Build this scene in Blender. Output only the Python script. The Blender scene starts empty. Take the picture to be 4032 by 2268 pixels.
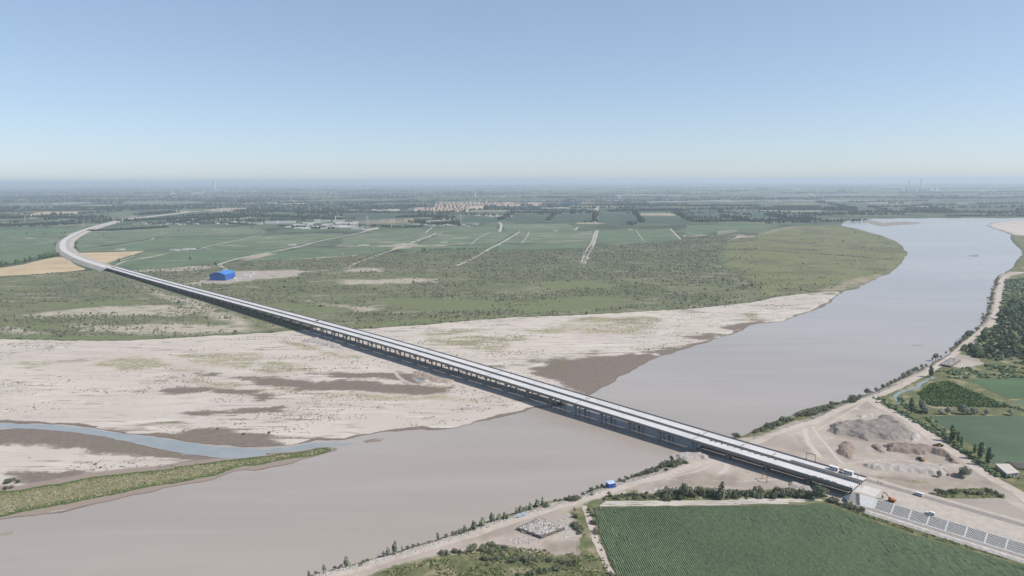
import bpy, math, random
import numpy as np
from mathutils import Matrix, Vector

random.seed(7)
RNG = np.random.default_rng(7)
scene = bpy.context.scene
C = scene.collection

# ------------------------------------------------------------------ camera
SRC_W, SRC_H, FPX = 4032, 2268, 2724.0
CAM_H = 210.0
PITCH = math.atan((1134 - 712) / FPX)
ROLL = math.radians(0.225)
cam_data = bpy.data.cameras.new('camera')
cam = bpy.data.objects.new('camera', cam_data)
C.objects.link(cam)
cam.matrix_world = (Matrix.Translation((0, 0, CAM_H)) @ Matrix.Rotation(math.pi / 2 - PITCH, 4, 'X')
                    @ Matrix.Rotation(-ROLL, 4, 'Z'))
cam_data.sensor_fit = 'HORIZONTAL'
cam_data.sensor_width = 36.0
cam_data.lens = FPX / SRC_W * 36.0
cam_data.clip_start = 1.0
cam_data.clip_end = 200000.0
scene.camera = cam

# ------------------------------------------------------------------ sky, sun, exposure
SUN_EL = math.radians(45)
SUN_AZ = math.atan2(0.98, -0.20)            # clockwise from +Y
world = bpy.data.worlds.new('World')
scene.world = world
world.use_nodes = True
wn = world.node_tree
for n_ in list(wn.nodes):
    wn.nodes.remove(n_)
sky = wn.nodes.new('ShaderNodeTexSky')
sky.sky_type = 'NISHITA'
sky.sun_disc = False
sky.sun_elevation = SUN_EL
sky.sun_rotation = SUN_AZ
sky.altitude = 1800
sky.air_density = 0.95
sky.dust_density = 2.0
sky.ozone_density = 6.0
bg = wn.nodes.new('ShaderNodeBackground')
bg.inputs['Strength'].default_value = 0.150
wo = wn.nodes.new('ShaderNodeOutputWorld')
gam = wn.nodes.new('ShaderNodeGamma')                  # tone curve on the sky colour, evens out its gradient
gam.inputs['Gamma'].default_value = 0.60
hsv = wn.nodes.new('ShaderNodeHueSaturation')
hsv.inputs['Hue'].default_value = 0.50
hsv.inputs['Saturation'].default_value = 0.98
hsv.inputs['Value'].default_value = 1.45
wn.links.new(sky.outputs[0], gam.inputs['Color'])
wn.links.new(gam.outputs[0], hsv.inputs['Color'])
wn.links.new(hsv.outputs[0], bg.inputs['Color'])
wn.links.new(bg.outputs[0], wo.inputs['Surface'])
sun_data = bpy.data.lights.new('sun', 'SUN')
sun_data.energy = 4.8
sun_data.angle = math.radians(0.53)
sun_data.color = (1.0, 0.93, 0.85)
sun = bpy.data.objects.new('sun', sun_data)
C.objects.link(sun)
S_DIR = Vector((math.sin(SUN_AZ) * math.cos(SUN_EL), math.cos(SUN_AZ) * math.cos(SUN_EL), math.sin(SUN_EL)))
sun.rotation_euler = S_DIR.to_track_quat('Z', 'Y').to_euler()
scene.view_settings.view_transform = 'Standard'
scene.view_settings.look = 'None'
scene.view_settings.exposure = 0.36
scene.view_settings.gamma = 1.0
scene.render.engine = 'CYCLES'
scene.cycles.use_denoising = True
scene.cycles.max_bounces = 5
scene.cycles.diffuse_bounces = 1
scene.cycles.glossy_bounces = 2
scene.cycles.transmission_bounces = 2
scene.cycles.volume_bounces = 0
scene.cycles.transparent_max_bounces = 6
scene.cycles.caustics_reflective = False
scene.cycles.caustics_refractive = False

# ------------------------------------------------------------------ pixel -> place on the ground
REG = dict(S=(0, 0, 1.0), F0=(0, 0, .6389), A=(0, 650, 1.908), B=(1350, 650, 1.908), C=(2700, 650, 1.934),
           D=(0, 1100, 2.576), E=(1000, 1100, 2.576), F=(2000, 1100, 2.576), G=(3000, 1000, 2.4147),
           I=(0, 1600, 2.169), J=(1000, 1600, 2.169), K=(1900, 1700, 2.551), L=(2600, 1600, 2.8975),
           M=(3200, 1500, 2.898), N=(3200, 1750, 2.797), O=(3400, 1000, 2.634), Q=(2000, 1450, 5.152))

def P(reg, pts, z=1.5):
    x0, y0, s = REG[reg]
    p = np.atleast_2d(np.asarray(pts, float))
    x = x0 + p[:, 0] / s
    y = y0 + p[:, 1] / s
    u = (x - SRC_W / 2) / FPX
    v = (y - SRC_H / 2) / FPX
    c, s_ = math.cos(ROLL), math.sin(ROLL)
    u2 = u * c - v * s_
    v2 = u * s_ + v * c
    cp, sp = math.cos(PITCH), math.sin(PITCH)
    dz = -sp - v2 * cp
    t = (z - CAM_H) / np.minimum(dz, -1e-4)
    return np.stack([u2 * t, (cp - v2 * sp) * t], 1)

def P1(reg, x, y, z=1.5):
    q = P(reg, [(x, y)], z)[0]
    return float(q[0]), float(q[1])

def metres(reg, hpx, x, y, z=1.5):
    """height in metres of something hpx tall in the region's pixels standing at x, y"""
    X, Y = P1(reg, x, y, z)
    dist = math.hypot(math.hypot(X, Y), CAM_H - z)
    depth = Y * math.cos(PITCH) + (CAM_H - z) * math.sin(PITCH)
    return hpx / REG[reg][2] * depth / FPX * dist / math.hypot(X, Y) * 0.98

# ------------------------------------------------------------------ numpy helpers
def hash2(ix, iy, seed=0):
    h = (ix.astype(np.int64) * 374761393 + iy.astype(np.int64) * 668265263 + seed * 974711) & 0xffffffff
    h = ((h ^ (h >> 13)) * 1274126177) & 0xffffffff
    return ((h ^ (h >> 16)) & 0xffff) / 65535.0

def vnoise(x, y, seed=0):
    ix, iy = np.floor(x), np.floor(y)
    fx, fy = x - ix, y - iy
    fx = fx * fx * (3 - 2 * fx)
    fy = fy * fy * (3 - 2 * fy)
    a = hash2(ix, iy, seed); b = hash2(ix + 1, iy, seed)
    c = hash2(ix, iy + 1, seed); d = hash2(ix + 1, iy + 1, seed)
    return (a * (1 - fx) + b * fx) * (1 - fy) + (c * (1 - fx) + d * fx) * fy

def fbm(x, y, octaves=4, seed=0):
    r, amp, tot = 0, 1.0, 0
    for k in range(octaves):
        r = r + amp * vnoise(x * 2 ** k, y * 2 ** k, seed + k)
        tot += amp
        amp *= .5
    return r / tot

def rough(pts, step=12.0, amp=0.12, closed=True, seed=1, maxamp=8.0):
    """subdivide a polyline and push it about by fractal midpoint steps"""
    r = np.random.default_rng(seed)
    pts = [np.array(p, float) for p in pts]
    n = len(pts)
    out = []
    def rec(a, b, lvl):
        L = np.linalg.norm(b - a)
        if L < step or lvl > 6:
            return [a]
        m = (a + b) / 2
        t = np.array([-(b - a)[1], (b - a)[0]]) / L
        m = m + t * np.clip(r.normal() * amp * L, -maxamp, maxamp)
        return rec(a, m, lvl + 1) + rec(m, b, lvl + 1)
    for i in range(n if closed else n - 1):
        out += rec(pts[i], pts[(i + 1) % n], 0)
    if not closed:
        out.append(pts[-1])
    return np.array(out)

def sdf(pts, poly, far=120.0):
    """signed distance, positive inside"""
    pts = np.asarray(pts, np.float64)
    res = np.full(len(pts), -far)
    lo, hi = poly.min(0) - far, poly.max(0) + far
    idx = np.nonzero((pts[:, 0] > lo[0]) & (pts[:, 0] < hi[0]) & (pts[:, 1] > lo[1]) & (pts[:, 1] < hi[1]))[0]
    if len(idx) == 0:
        return res
    q = pts[idx].astype(np.float32)
    x, y = q[:, 0], q[:, 1]
    d2 = np.full(len(idx), far * far, np.float32)
    ins = np.zeros(len(idx), bool)
    pl = poly.astype(np.float32)
    for k in range(len(pl)):
        ax, ay = pl[k]
        bx, by = pl[(k + 1) % len(pl)]
        ex, ey = bx - ax, by - ay
        L2 = ex * ex + ey * ey
        if L2 < 1e-9:
            continue
        t = np.clip(((x - ax) * ex + (y - ay) * ey) / L2, 0, 1)
        dx, dy = x - ax - t * ex, y - ay - t * ey
        np.minimum(d2, dx * dx + dy * dy, out=d2)
        if ey != 0:
            cr = ((ay > y) != (by > y)) & (x < (y - ay) * ex / ey + ax)
            ins ^= cr
    d = np.sqrt(d2)
    res[idx] = np.where(ins, d, -d)
    return res

def linedist(pts, line, far=60.0):
    """distance to an open polyline, as far - distance capped at 0"""
    pts = np.asarray(pts, np.float64)
    res = np.full(len(pts), far)
    lo, hi = line.min(0) - far, line.max(0) + far
    idx = np.nonzero((pts[:, 0] > lo[0]) & (pts[:, 0] < hi[0]) & (pts[:, 1] > lo[1]) & (pts[:, 1] < hi[1]))[0]
    if len(idx) == 0:
        return res
    x, y = pts[idx, 0], pts[idx, 1]
    d2 = np.full(len(idx), far * far)
    for k in range(len(line) - 1):
        ax, ay = line[k]; bx, by = line[k + 1]
        ex, ey = bx - ax, by - ay
        L2 = ex * ex + ey * ey + 1e-12
        t = np.clip(((x - ax) * ex + (y - ay) * ey) / L2, 0, 1)
        d2 = np.minimum(d2, (x - ax - t * ex) ** 2 + (y - ay - t * ey) ** 2)
    res[idx] = np.sqrt(d2)
    return res

def sstep(a, b, x):
    t = np.clip((x - a) / (b - a), 0, 1)
    return t * t * (3 - 2 * t)

# ------------------------------------------------------------------ object helpers
def tag(o, label=None, cat=None, group=None, kind=None):
    if label: o['label'] = label
    if cat: o['category'] = cat
    if group: o['group'] = group
    if kind: o['kind'] = kind
    return o

def thing(name, label, cat, loc=(0, 0, 0), rz=0.0, group=None):
    o = bpy.data.objects.new(name, None)
    o.empty_display_size = 0.5
    C.objects.link(o)
    o.location = loc
    o.rotation_euler = (0, 0, rz)
    return tag(o, label, cat, group)

def obj(name, me, parent=None, loc=None):
    o = bpy.data.objects.new(name, me)
    C.objects.link(o)
    if parent is not None:
        o.parent = parent
    if loc is not None:
        o.location = loc
    return o

def mesh_np(name, V, F, mat, smooth=False, attrs=None):
    """V (n,3); F (m,3) or (m,4) array of equal sized faces"""
    V = np.asarray(V, np.float32)
    F = np.asarray(F, np.int32)
    me = bpy.data.meshes.new(name)
    k = F.shape[1]
    me.vertices.add(len(V)); me.vertices.foreach_set('co', V.ravel())
    me.loops.add(F.size); me.loops.foreach_set('vertex_index', F.ravel())
    me.polygons.add(len(F))
    me.polygons.foreach_set('loop_start', np.arange(0, F.size, k, dtype=np.int32))
    me.polygons.foreach_set('loop_total', np.full(len(F), k, np.int32))
    me.polygons.foreach_set('use_smooth', np.full(len(F), smooth, bool))
    me.update(calc_edges=True)
    if attrs:
        for nm, a in attrs.items():
            at = me.attributes.new(nm, 'FLOAT', 'POINT')
            at.data.foreach_set('value', np.asarray(a, np.float32))
    if mat: me.materials.append(mat)
    return me

class MB:
    """collects boxes, prisms and tubes into one mesh"""
    def __init__(self): self.v = []; self.f = []
    def poly(self, vs, fs):
        b = len(self.v)
        self.v += [tuple(map(float, q)) for q in vs]
        self.f += [tuple(b + i for i in f) for f in fs]
        return self
    def box(self, c, s, rz=0.0, ry=0.0):
        hx, hy, hz = s[0] / 2, s[1] / 2, s[2] / 2
        m = Matrix.Rotation(rz, 3, 'Z') @ Matrix.Rotation(ry, 3, 'Y')
        vs = [Vector(c) + m @ Vector((x * hx, y * hy, z * hz)) for z in (-1, 1) for x, y in ((-1, -1), (1, -1), (1, 1), (-1, 1))]
        return self.poly(vs, [(3, 2, 1, 0), (4, 5, 6, 7), (0, 1, 5, 4), (1, 2, 6, 5), (2, 3, 7, 6), (3, 0, 4, 7)])
    def prism(self, prof, y0, y1):
        """profile in x,z pushed along y"""
        n = len(prof)
        vs = [(x, y0, z) for x, z in prof] + [(x, y1, z) for x, z in prof]
        fs = [tuple(range(n)), tuple(range(2 * n - 1, n - 1, -1))]
        fs += [(i, i + n, (i + 1) % n + n, (i + 1) % n) for i in range(n)]
        return self.poly(vs, fs)
    def tube(self, p, q, r0, r1=None, n=8):
        r1 = r0 if r1 is None else r1
        p, q = Vector(p), Vector(q)
        d = (q - p).normalized()
        a = d.orthogonal().normalized(); b = d.cross(a)
        vs = []
        for c, r in ((p, r0), (q, r1)):
            for k in range(n):
                t = 2 * math.pi * k / n
                vs.append(c + a * (r * math.cos(t)) + b * (r * math.sin(t)))
        fs = [(k, (k + 1) % n, n + (k + 1) % n, n + k) for k in range(n)]
        fs += [tuple(range(n - 1, -1, -1)), tuple(range(n, 2 * n))]
        return self.poly(vs, fs)
    def bar(self, p, q, w, h):
        p, q = Vector(p), Vector(q)
        d = (q - p).normalized()
        up = Vector((0, 0, 1)) if abs(d.z) < .95 else Vector((1, 0, 0))
        a = d.cross(up).normalized(); b = a.cross(d).normalized()
        vs = [c + a * (i * w / 2) + b * (j * h / 2) for c in (p, q) for i, j in ((-1, -1), (1, -1), (1, 1), (-1, 1))]
        return self.poly(vs, [(3, 2, 1, 0), (4, 5, 6, 7), (0, 1, 5, 4), (1, 2, 6, 5), (2, 3, 7, 6), (3, 0, 4, 7)])
    def mesh(self, name, mat):
        me = bpy.data.meshes.new(name)
        me.from_pydata(self.v, [], self.f)
        me.update()
        if mat: me.materials.append(mat)
        return me
    def build(self, name, mat, parent=None):
        return obj(name, self.mesh(name, mat), parent)

def sheet(name, pts, z, mat, label=None):
    me = bpy.data.meshes.new(name)
    pts = np.asarray(pts)
    a = 0.5 * np.sum(pts[:, 0] * np.roll(pts[:, 1], -1) - np.roll(pts[:, 0], -1) * pts[:, 1])
    if a < 0: pts = pts[::-1]
    zz = np.full(len(pts), z) if np.isscalar(z) else z
    me.from_pydata([(float(p[0]), float(p[1]), float(k)) for p, k in zip(pts, zz)], [], [tuple(range(len(pts)))])
    me.update()
    me.materials.append(mat)
    o = obj(name, me)
    return tag(o, label=label, kind='structure')

def smooth_line(pts, step=6.0):
    pts = np.asarray(pts, float)
    p = np.vstack([2 * pts[0] - pts[1], pts, 2 * pts[-1] - pts[-2]])
    out = []
    for i in range(1, len(p) - 2):
        L = np.linalg.norm(p[i + 1] - p[i])
        m = max(2, int(L / step))
        for t in np.arange(m) / m:
            out.append(.5 * ((2 * p[i]) + (-p[i - 1] + p[i + 1]) * t + (2 * p[i - 1] - 5 * p[i] + 4 * p[i + 1] - p[i + 2]) * t * t
                             + (-p[i - 1] + 3 * p[i] - 3 * p[i + 1] + p[i + 2]) * t ** 3))
    out.append(p[-2])
    return np.array(out)

def normals2(line):
    t = np.gradient(line, axis=0)
    t /= np.linalg.norm(t, axis=1)[:, None] + 1e-9
    return np.stack([-t[:, 1], t[:, 0]], 1)

def ribbon(name, line, width, z, mat, wob=0.4, seed=3, label=None):
    nrm = normals2(line)
    r = np.random.default_rng(seed)
    n = len(line)
    wl = width / 2 + r.normal(size=n) * wob
    wr = width / 2 + r.normal(size=n) * wob
    z = np.full(n, z) if np.isscalar(z) else z
    a = line + nrm * wl[:, None]; b = line - nrm * wr[:, None]
    V = np.concatenate([np.column_stack([a, z]), np.column_stack([b, z])])
    i = np.arange(n - 1)
    F = np.stack([i, i + n, i + n + 1, i + 1], 1)
    return tag(obj(name, mesh_np(name, V, F, mat)), label=label, kind='structure')

# ------------------------------------------------------------------ materials
ALB = 0.74                      # all colours below were picked under a weaker sun
def alb(c): return tuple(q * ALB for q in c[:3])
class NT:
    def __init__(self, name, rough=0.9, spec=0.2):
        self.mat = bpy.data.materials.new(name)
        self.mat.use_nodes = True
        self.t = self.mat.node_tree
        self.b = self.t.nodes['Principled BSDF']
        self.b.inputs['Roughness'].default_value = rough
        self.b.inputs['Specular IOR Level'].default_value = spec
        self._pos = None
    def n(self, typ): return self.t.nodes.new(typ)
    def l(self, a, b): self.t.links.new(a, b)
    def set(self, sock, v):
        if hasattr(v, 'is_linked') or hasattr(v, 'links'): self.l(v, sock)
        else: sock.default_value = v
    @property
    def pos(self):
        if self._pos is None: self._pos = self.n('ShaderNodeNewGeometry').outputs['Position']
        return self._pos
    def vec(self, scale=(1, 1, 1), rot=0.0, src=None):
        m = self.n('ShaderNodeMapping')
        self.l(src or self.pos, m.inputs['Vector'])
        m.inputs['Scale'].default_value = scale
        m.inputs['Rotation'].default_value = (0, 0, rot)
        return m.outputs[0]
    def noise(self, scale, detail=4.0, rough=0.55, vec=None, dist=0.0):
        k = self.n('ShaderNodeTexNoise')
        self.l(vec or self.pos, k.inputs['Vector'])
        k.inputs['Scale'].default_value = scale
        k.inputs['Detail'].default_value = detail
        k.inputs['Roughness'].default_value = rough
        k.inputs['Distortion'].default_value = dist
        return k.outputs['Fac']
    def attr(self, name):
        k = self.n('ShaderNodeAttribute'); k.attribute_name = name
        return k.outputs['Fac']
    def math(self, op, a, b=0.0, c=None):
        k = self.n('ShaderNodeMath'); k.operation = op
        self.set(k.inputs[0], a); self.set(k.inputs[1], b)
        if c is not None: self.set(k.inputs[2], c)
        return k.outputs[0]
    def rng(self, x, a, b, c=0.0, d=1.0, smooth=True):
        k = self.n('ShaderNodeMapRange')
        if smooth: k.interpolation_type = 'SMOOTHSTEP'
        self.set(k.inputs['Value'], x)
        for nm, v in (('From Min', a), ('From Max', b), ('To Min', c), ('To Max', d)):
            k.inputs[nm].default_value = v
        return k.outputs[0]
    def mix(self, f, a, b):
        k = self.n('ShaderNodeMix'); k.data_type = 'RGBA'
        self.set(k.inputs[0], f)
        for s, v in ((k.inputs[6], a), (k.inputs[7], b)):
            if isinstance(v, tuple): s.default_value = (*alb(v), 1)
            else: self.l(v, s)
        return k.outputs[2]
    def ramp(self, f, stops):
        k = self.n('ShaderNodeValToRGB')
        e = k.color_ramp.elements
        while len(e) < len(stops): e.new(0.5)
        for q, (p, c) in zip(e, stops):
            q.position = p; q.color = (*alb(c), 1)
        self.l(f, k.inputs[0])
        return k.outputs[0]
    def bump(self, h, strength=0.4, dist=0.3):
        k = self.n('ShaderNodeBump')
        k.inputs['Strength'].default_value = strength
        k.inputs['Distance'].default_value = dist
        self.l(h, k.inputs['Height'])
        self.l(k.outputs[0], self.b.inputs['Normal'])
    def out(self, col):
        if isinstance(col, tuple): self.b.inputs['Base Color'].default_value = (*alb(col), 1)
        else: self.l(col, self.b.inputs['Base Color'])
        return self.mat

MATS = {}
def plain(name, col, rough=0.75, var=0.12, scale=0.8, spec=0.25, metal=0.0):
    """one colour with grain and weathering"""
    if name in MATS: return MATS[name]
    t = NT(name, rough, spec)
    f = t.noise(scale, 5, 0.6)
    c0 = tuple(max(0, c * (1 - var)) for c in col); c1 = tuple(min(1, c * (1 + var)) for c in col)
    t.b.inputs['Metallic'].default_value = metal
    m = t.out(t.mix(t.rng(f, .3, .7), c0, c1))
    MATS[name] = m
    return m

def foliage(name, dark, light, scale=0.5):
    if name in MATS: return MATS[name]
    t = NT(name, 0.75, 0.15)
    oi = t.n('ShaderNodeObjectInfo').outputs['Random']
    f = t.math('ADD', t.math('MULTIPLY', t.noise(scale, 3), 0.75), t.math('MULTIPLY', oi, 0.35))
    m = t.out(t.mix(t.rng(f, .25, .8), dark, light))
    MATS[name] = m
    return m

def tinted(name, stops, rough=0.85):
    if name in MATS: return MATS[name]
    t = NT(name, rough, 0.1)
    m = t.out(t.ramp(t.attr('tint'), stops))
    MATS[name] = m
    return m

# ================================================================== TERRAIN
ZL, ZR = 1.5, 2.0                     # level of the left plain and of the right bank
def cat_(*parts, z=0.0):
    return np.vstack([P(r, p, z) for r, p in parts])

shore_left = cat_(
    ('I', [(0, 970), (130, 950), (300, 935), (440, 918), (530, 910), (640, 880), (760, 850), (900, 820), (1040, 785), (1130, 760), (1280, 740), (1400, 700), (1520, 680), (1640, 660), (1720, 650), (1830, 625), (1920, 585), (2010, 555), (2090, 545), (2180, 552), (2270, 530), (2386, 510)]),
    ('J', [(60, 545), (150, 520), (250, 505), (370, 470), (480, 440), (600, 405), (680, 385), (720, 370), (690, 355), (620, 347), (540, 352), (450, 370), (330, 390), (200, 395), (100, 400)]),
    ('I', [(2280, 415), (2150, 430), (2050, 440), (1920, 442), (1700, 412), (1560, 400), (1450, 385), (1350, 360), (1250, 340), (1170, 322), (1100, 300), (1000, 285), (850, 250), (700, 230), (500, 205), (330, 195), (150, 185), (0, 200), (-300, 205), (-300, 138), (0, 140), (150, 150), (400, 152), (600, 160), (760, 180), (900, 205), (950, 215), (1050, 232), (1200, 245), (1350, 265), (1480, 280), (1600, 305), (1750, 325), (1850, 332), (2000, 340), (2150, 348)]),
    ('J', [(0, 350), (130, 345), (300, 335), (430, 315), (540, 285), (570, 290), (620, 292), (720, 290), (830, 275), (900, 255), (1000, 240), (1150, 215), (1300, 205), (1440, 195), (1530, 205), (1600, 200), (1740, 185), (1850, 155), (1950, 125), (2050, 105)]),
    ('Q', [(0, 960), (100, 940), (200, 910), (350, 880), (450, 820), (550, 800), (650, 795), (780, 800), (1100, 770), (1670, 540), (1750, 500), (1900, 400)]),
    ('F', [(1100, 1010), (1190, 965), (1270, 920), (1330, 880), (1420, 835), (1500, 800), (1600, 765), (1720, 725), (1850, 695), (1950, 660), (2010, 645), (2080, 610), (2180, 580), (2280, 555), (2380, 520), (2430, 480), (2500, 460)]),
    ('G', [(0, 660), (100, 652), (200, 640), (260, 615), (330, 590), (400, 570), (500, 535), (580, 505), (640, 470), (680, 435), (705, 405), (770, 360), (850, 340), (930, 318), (970, 295), (1020, 265), (1090, 235), (1180, 200), (1230, 170), (1290, 120), (1330, 80), (1370, 40)]),
    ('C', [(1620, 755), (1665, 710), (1690, 680), (1680, 655), (1640, 610), (1590, 575), (1500, 540), (1400, 515), (1300, 485), (1220, 470), (1185, 462), (1195, 440), (1220, 425), (1260, 412), (1400, 408), (1800, 405), (2100, 402), (2300, 405), (2576, 403), (3000, 402), (3000, 409)]))
shore_right = cat_(
    ('C', [(2576, 417), (2420, 428), (2350, 440), (2280, 460), (2350, 485), (2430, 510), (2480, 530), (2470, 550), (2490, 590), (2530, 625), (2560, 665), (2540, 710), (2500, 760)]),
    ('G', [(2400, 110), (2330, 165), (2260, 200), (2230, 240), (2210, 300), (2180, 370), (2165, 430), (2150, 500), (2125, 570), (2110, 625), (2080, 665), (2030, 710), (1960, 770), (1890, 830), (1830, 880), (1780, 925), (1690, 995), (1610, 1040), (1500, 1100), (1390, 1150), (1300, 1190), (1200, 1240), (1130, 1275), (1040, 1320), (960, 1350), (900, 1375), (750, 1410), (600, 1430)]),
    ('L', [(1735, 12), (1500, 105), (1300, 170), (1150, 240), (1000, 310), (900, 345), (840, 358), (600, 430)]),
    ('K', [(2250, 120), (2040, 205), (1930, 230), (1900, 255), (1885, 290), (1800, 330), (1650, 390), (1580, 418), (1500, 450), (1380, 485), (1340, 495), (1230, 535), (1070, 580), (990, 632), (850, 665), (700, 695), (640, 700), (500, 735), (380, 795), (310, 815), (120, 870), (30, 905)]),
    ('J', [(1850, 1030), (1750, 1085), (1690, 1100), (1620, 1112), (1530, 1150), (1400, 1182), (1290, 1215), (1230, 1245), (1110, 1280), (1000, 1305), (930, 1325), (840, 1350), (740, 1375), (640, 1400), (560, 1420), (440, 1455)]),
    ('S', [(900, 2400), (300, 2600), (-700, 2500)]))
river_poly = np.vstack([rough(shore_left, 9, .07, False, 11, 2.5), rough(shore_right, 9, .06, False, 12, 2.0)])
RB = P('S', [(-700, 2900), (500, 2450), (1500, 1950), (2300, 1760), (2900, 1580), (3300, 1400), (3700, 1150), (3850, 1000), (3875, 950), (3850, 880), (4600, 868), (6200, 900), (6200, 4200), (-700, 4200)], 1)

scrub_poly = np.vstack([
    P('A', [(-400, 835), (0, 835), (640, 795), (850, 772), (1000, 790), (1560, 750), (1840, 730), (2300, 705), (2576, 690)]),
    P('B', [(290, 660), (440, 655), (1060, 645), (1160, 642), (1820, 630), (1880, 607), (2200, 600), (2530, 568)]),
    P('C', [(0, 550), (200, 530), (400, 540), (300, 590), (280, 650), (220, 720), (350, 800), (520, 890), (640, 985)]),
    P('F', [(2576, 205), (2500, 225), (2300, 250), (1860, 295), (1500, 315), (1100, 340), (700, 360), (300, 375), (0, 385)]),
    P('E', [(2350, 405), (2020, 430), (1500, 475), (1250, 490), (1050, 500), (700, 480), (250, 530), (180, 540)]),
    P('D', [(2576, 545), (2300, 562), (2000, 577), (1600, 600), (1200, 620), (850, 618), (560, 612), (250, 610), (0, 605), (-900, 590)])])
scrub_poly = rough(scrub_poly, 20, .05, True, 21, 4)
meadow_poly = np.vstack([
    P('C', [(330, 560), (500, 545), (620, 500), (780, 470), (900, 460), (1190, 465), (1400, 500), (1590, 560), (1720, 670), (1620, 800), (1400, 900), (1230, 960)]),
    P('G', [(760, 350), (560, 360), (350, 380), (150, 405), (0, 430)]),
    P('F', [(2560, 205)]),
    P('C', [(520, 890), (350, 800), (220, 720), (280, 650)])])
meadow_poly = rough(meadow_poly, 20, .05, True, 22, 5)
sand_poly = np.vstack([
    P('D', [(-900, 590), (0, 605), (560, 612), (1200, 620), (1600, 600), (2000, 577), (2576, 545)]),
    P('E', [(250, 530), (700, 480), (1050, 500), (1500, 475), (2020, 430)]),
    P('F', [(0, 385), (700, 360), (1500, 315), (1860, 295), (2300, 250), (2576, 215)]),
    P('G', [(0, 440), (150, 405), (350, 380), (560, 360), (760, 350), (900, 420)]),
    P('S', [(3100, 1350), (2400, 1560), (1500, 1900), (0, 2300), (-900, 2300)])])
sand2_poly = P('C', [(3000, 405), (2576, 412), (2420, 424), (2350, 436), (2260, 460), (2350, 490), (2430, 515), (2480, 532), (2576, 538), (3000, 560)])
isl_poly = np.vstack([
    P('I', [(-300, 740), (0, 720), (180, 715), (400, 672), (600, 640), (800, 605), (1000, 582), (1300, 552), (1600, 507), (1900, 457), (2050, 442), (2386, 400)], .6),
    P('J', [(330, 393), (540, 356), (620, 350), (680, 366), (600, 395), (480, 420), (300, 447), (150, 472), (0, 505)], .6),
    P('I', [(2100, 500), (1900, 560), (1700, 612), (1500, 652), (1200, 700), (900, 765), (700, 800), (500, 840), (300, 880), (0, 945), (-300, 990)], .6)])
isl_poly = rough(isl_poly, 8, .06, True, 23, 1.5)
wet_polys = [rough(p, 8, .10, True, 30 + i, 4) for i, p in enumerate([
    P('I', [(-300, 200), (0, 190), (150, 180), (330, 188), (500, 198), (850, 245), (1100, 296), (1180, 320), (1450, 380), (1640, 400), (1930, 432), (1800, 455), (1640, 470), (1300, 432), (1100, 412), (830, 366), (760, 352), (500, 342), (340, 317), (0, 320), (-300, 330)], .5),
    P('I', [(80, 565), (300, 575), (500, 590), (640, 560), (800, 570), (800, 585), (600, 622), (400, 660), (200, 650), (130, 600)], .5),
    P('F', [(230, 910), (350, 885), (480, 825), (800, 795), (1000, 785), (1220, 755), (1450, 740), (1500, 765), (1700, 690), (1990, 640), (2030, 650), (1850, 705), (1500, 810), (1270, 930), (1000, 1085), (830, 1175), (640, 1110), (560, 1060), (400, 1000), (270, 960)], .5),
    P('F', [(1700, 585), (1850, 570), (2150, 555), (2240, 560), (2050, 600), (1800, 597)], .5),
    P('F', [(2180, 490), (2330, 460), (2400, 440), (2576, 430), (2576, 450), (2400, 510), (2250, 508)], .5),
    P('E', [(0, 1000), (150, 990), (350, 1010), (640, 1050), (900, 1020), (1300, 1060), (1700, 1080), (2000, 1105), (1900, 1150), (1500, 1150), (1000, 1120), (450, 1130), (200, 1090), (0, 1060)], .5),
    P('E', [(560, 960), (900, 955), (1450, 940), (1700, 1000), (1650, 1060), (1200, 1000), (800, 985)], .5),
    P('D', [(1700, 1112), (2000, 1110), (2250, 1120), (2000, 1136), (1700, 1132)], .5),
    P('D', [(2190, 1140), (2400, 1130), (2576, 1150), (2576, 1172), (2350, 1165)], .5),
    P('E', [(0, 1165), (150, 1170), (170, 1215), (60, 1240), (0, 1250)], .5),
    P('D', [(2000, 958), (2150, 956), (2220, 965), (2150, 974), (2000, 970)], .5),
    P('D', [(2440, 985), (2576, 984), (2576, 1012), (2500, 1015)], .5),
    P('I', [(1560, 70), (1780, 42), (2000, 35), (2250, 30), (2386, 10), (2386, 22), (2150, 58), (1900, 68), (1600, 82)], .5),
    P('E', [(2330, 470), (2576, 448), (2576, 462), (2300, 480)], .6),
    P('I', [(1350, 268), (1480, 250), (1700, 205), (1950, 200), (2200, 225), (2300, 270), (2386, 310), (2386, 352), (2000, 350), (1800, 335)], .5),
])]
pud_polys = [P('E', [(1600, 985), (1660, 1005), (1740, 1020), (1740, 1050), (1680, 1048), (1610, 1020)], .4)]
green_polys = [rough(p, 12, .10, True, 60 + i, 6) for i, p in enumerate([
    P('D', [(0, 420), (300, 430), (680, 480), (720, 510), (400, 520), (200, 500), (0, 470)]),
    P('D', [(0, 540), (400, 560), (900, 570), (1300, 590), (1700, 580), (2500, 535), (2500, 550), (1600, 603), (850, 620), (0, 606)]),
    P('D', [(0, 75), (300, 85), (400, 105), (200, 115), (0, 105)]),
    P('D', [(300, 255), (700, 225), (1300, 215), (1500, 235), (1100, 262), (500, 290)]),
    P('E', [(150, 240), (450, 230), (900, 290), (860, 340), (520, 320)]),
    P('E', [(900, 200), (1600, 185), (2300, 200), (2576, 230), (2576, 300), (1700, 320), (1400, 250)]),
    P('E', [(900, 450), (1500, 420), (2500, 360), (2576, 370), (2000, 425), (1250, 488), (1000, 490)]),
    P('F', [(0, 230), (400, 200), (900, 170), (1200, 260), (800, 320), (200, 350), (0, 330)]),
    P('F', [(300, 30), (900, 20), (1100, 80), (700, 110), (350, 90)]),
])]
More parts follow.
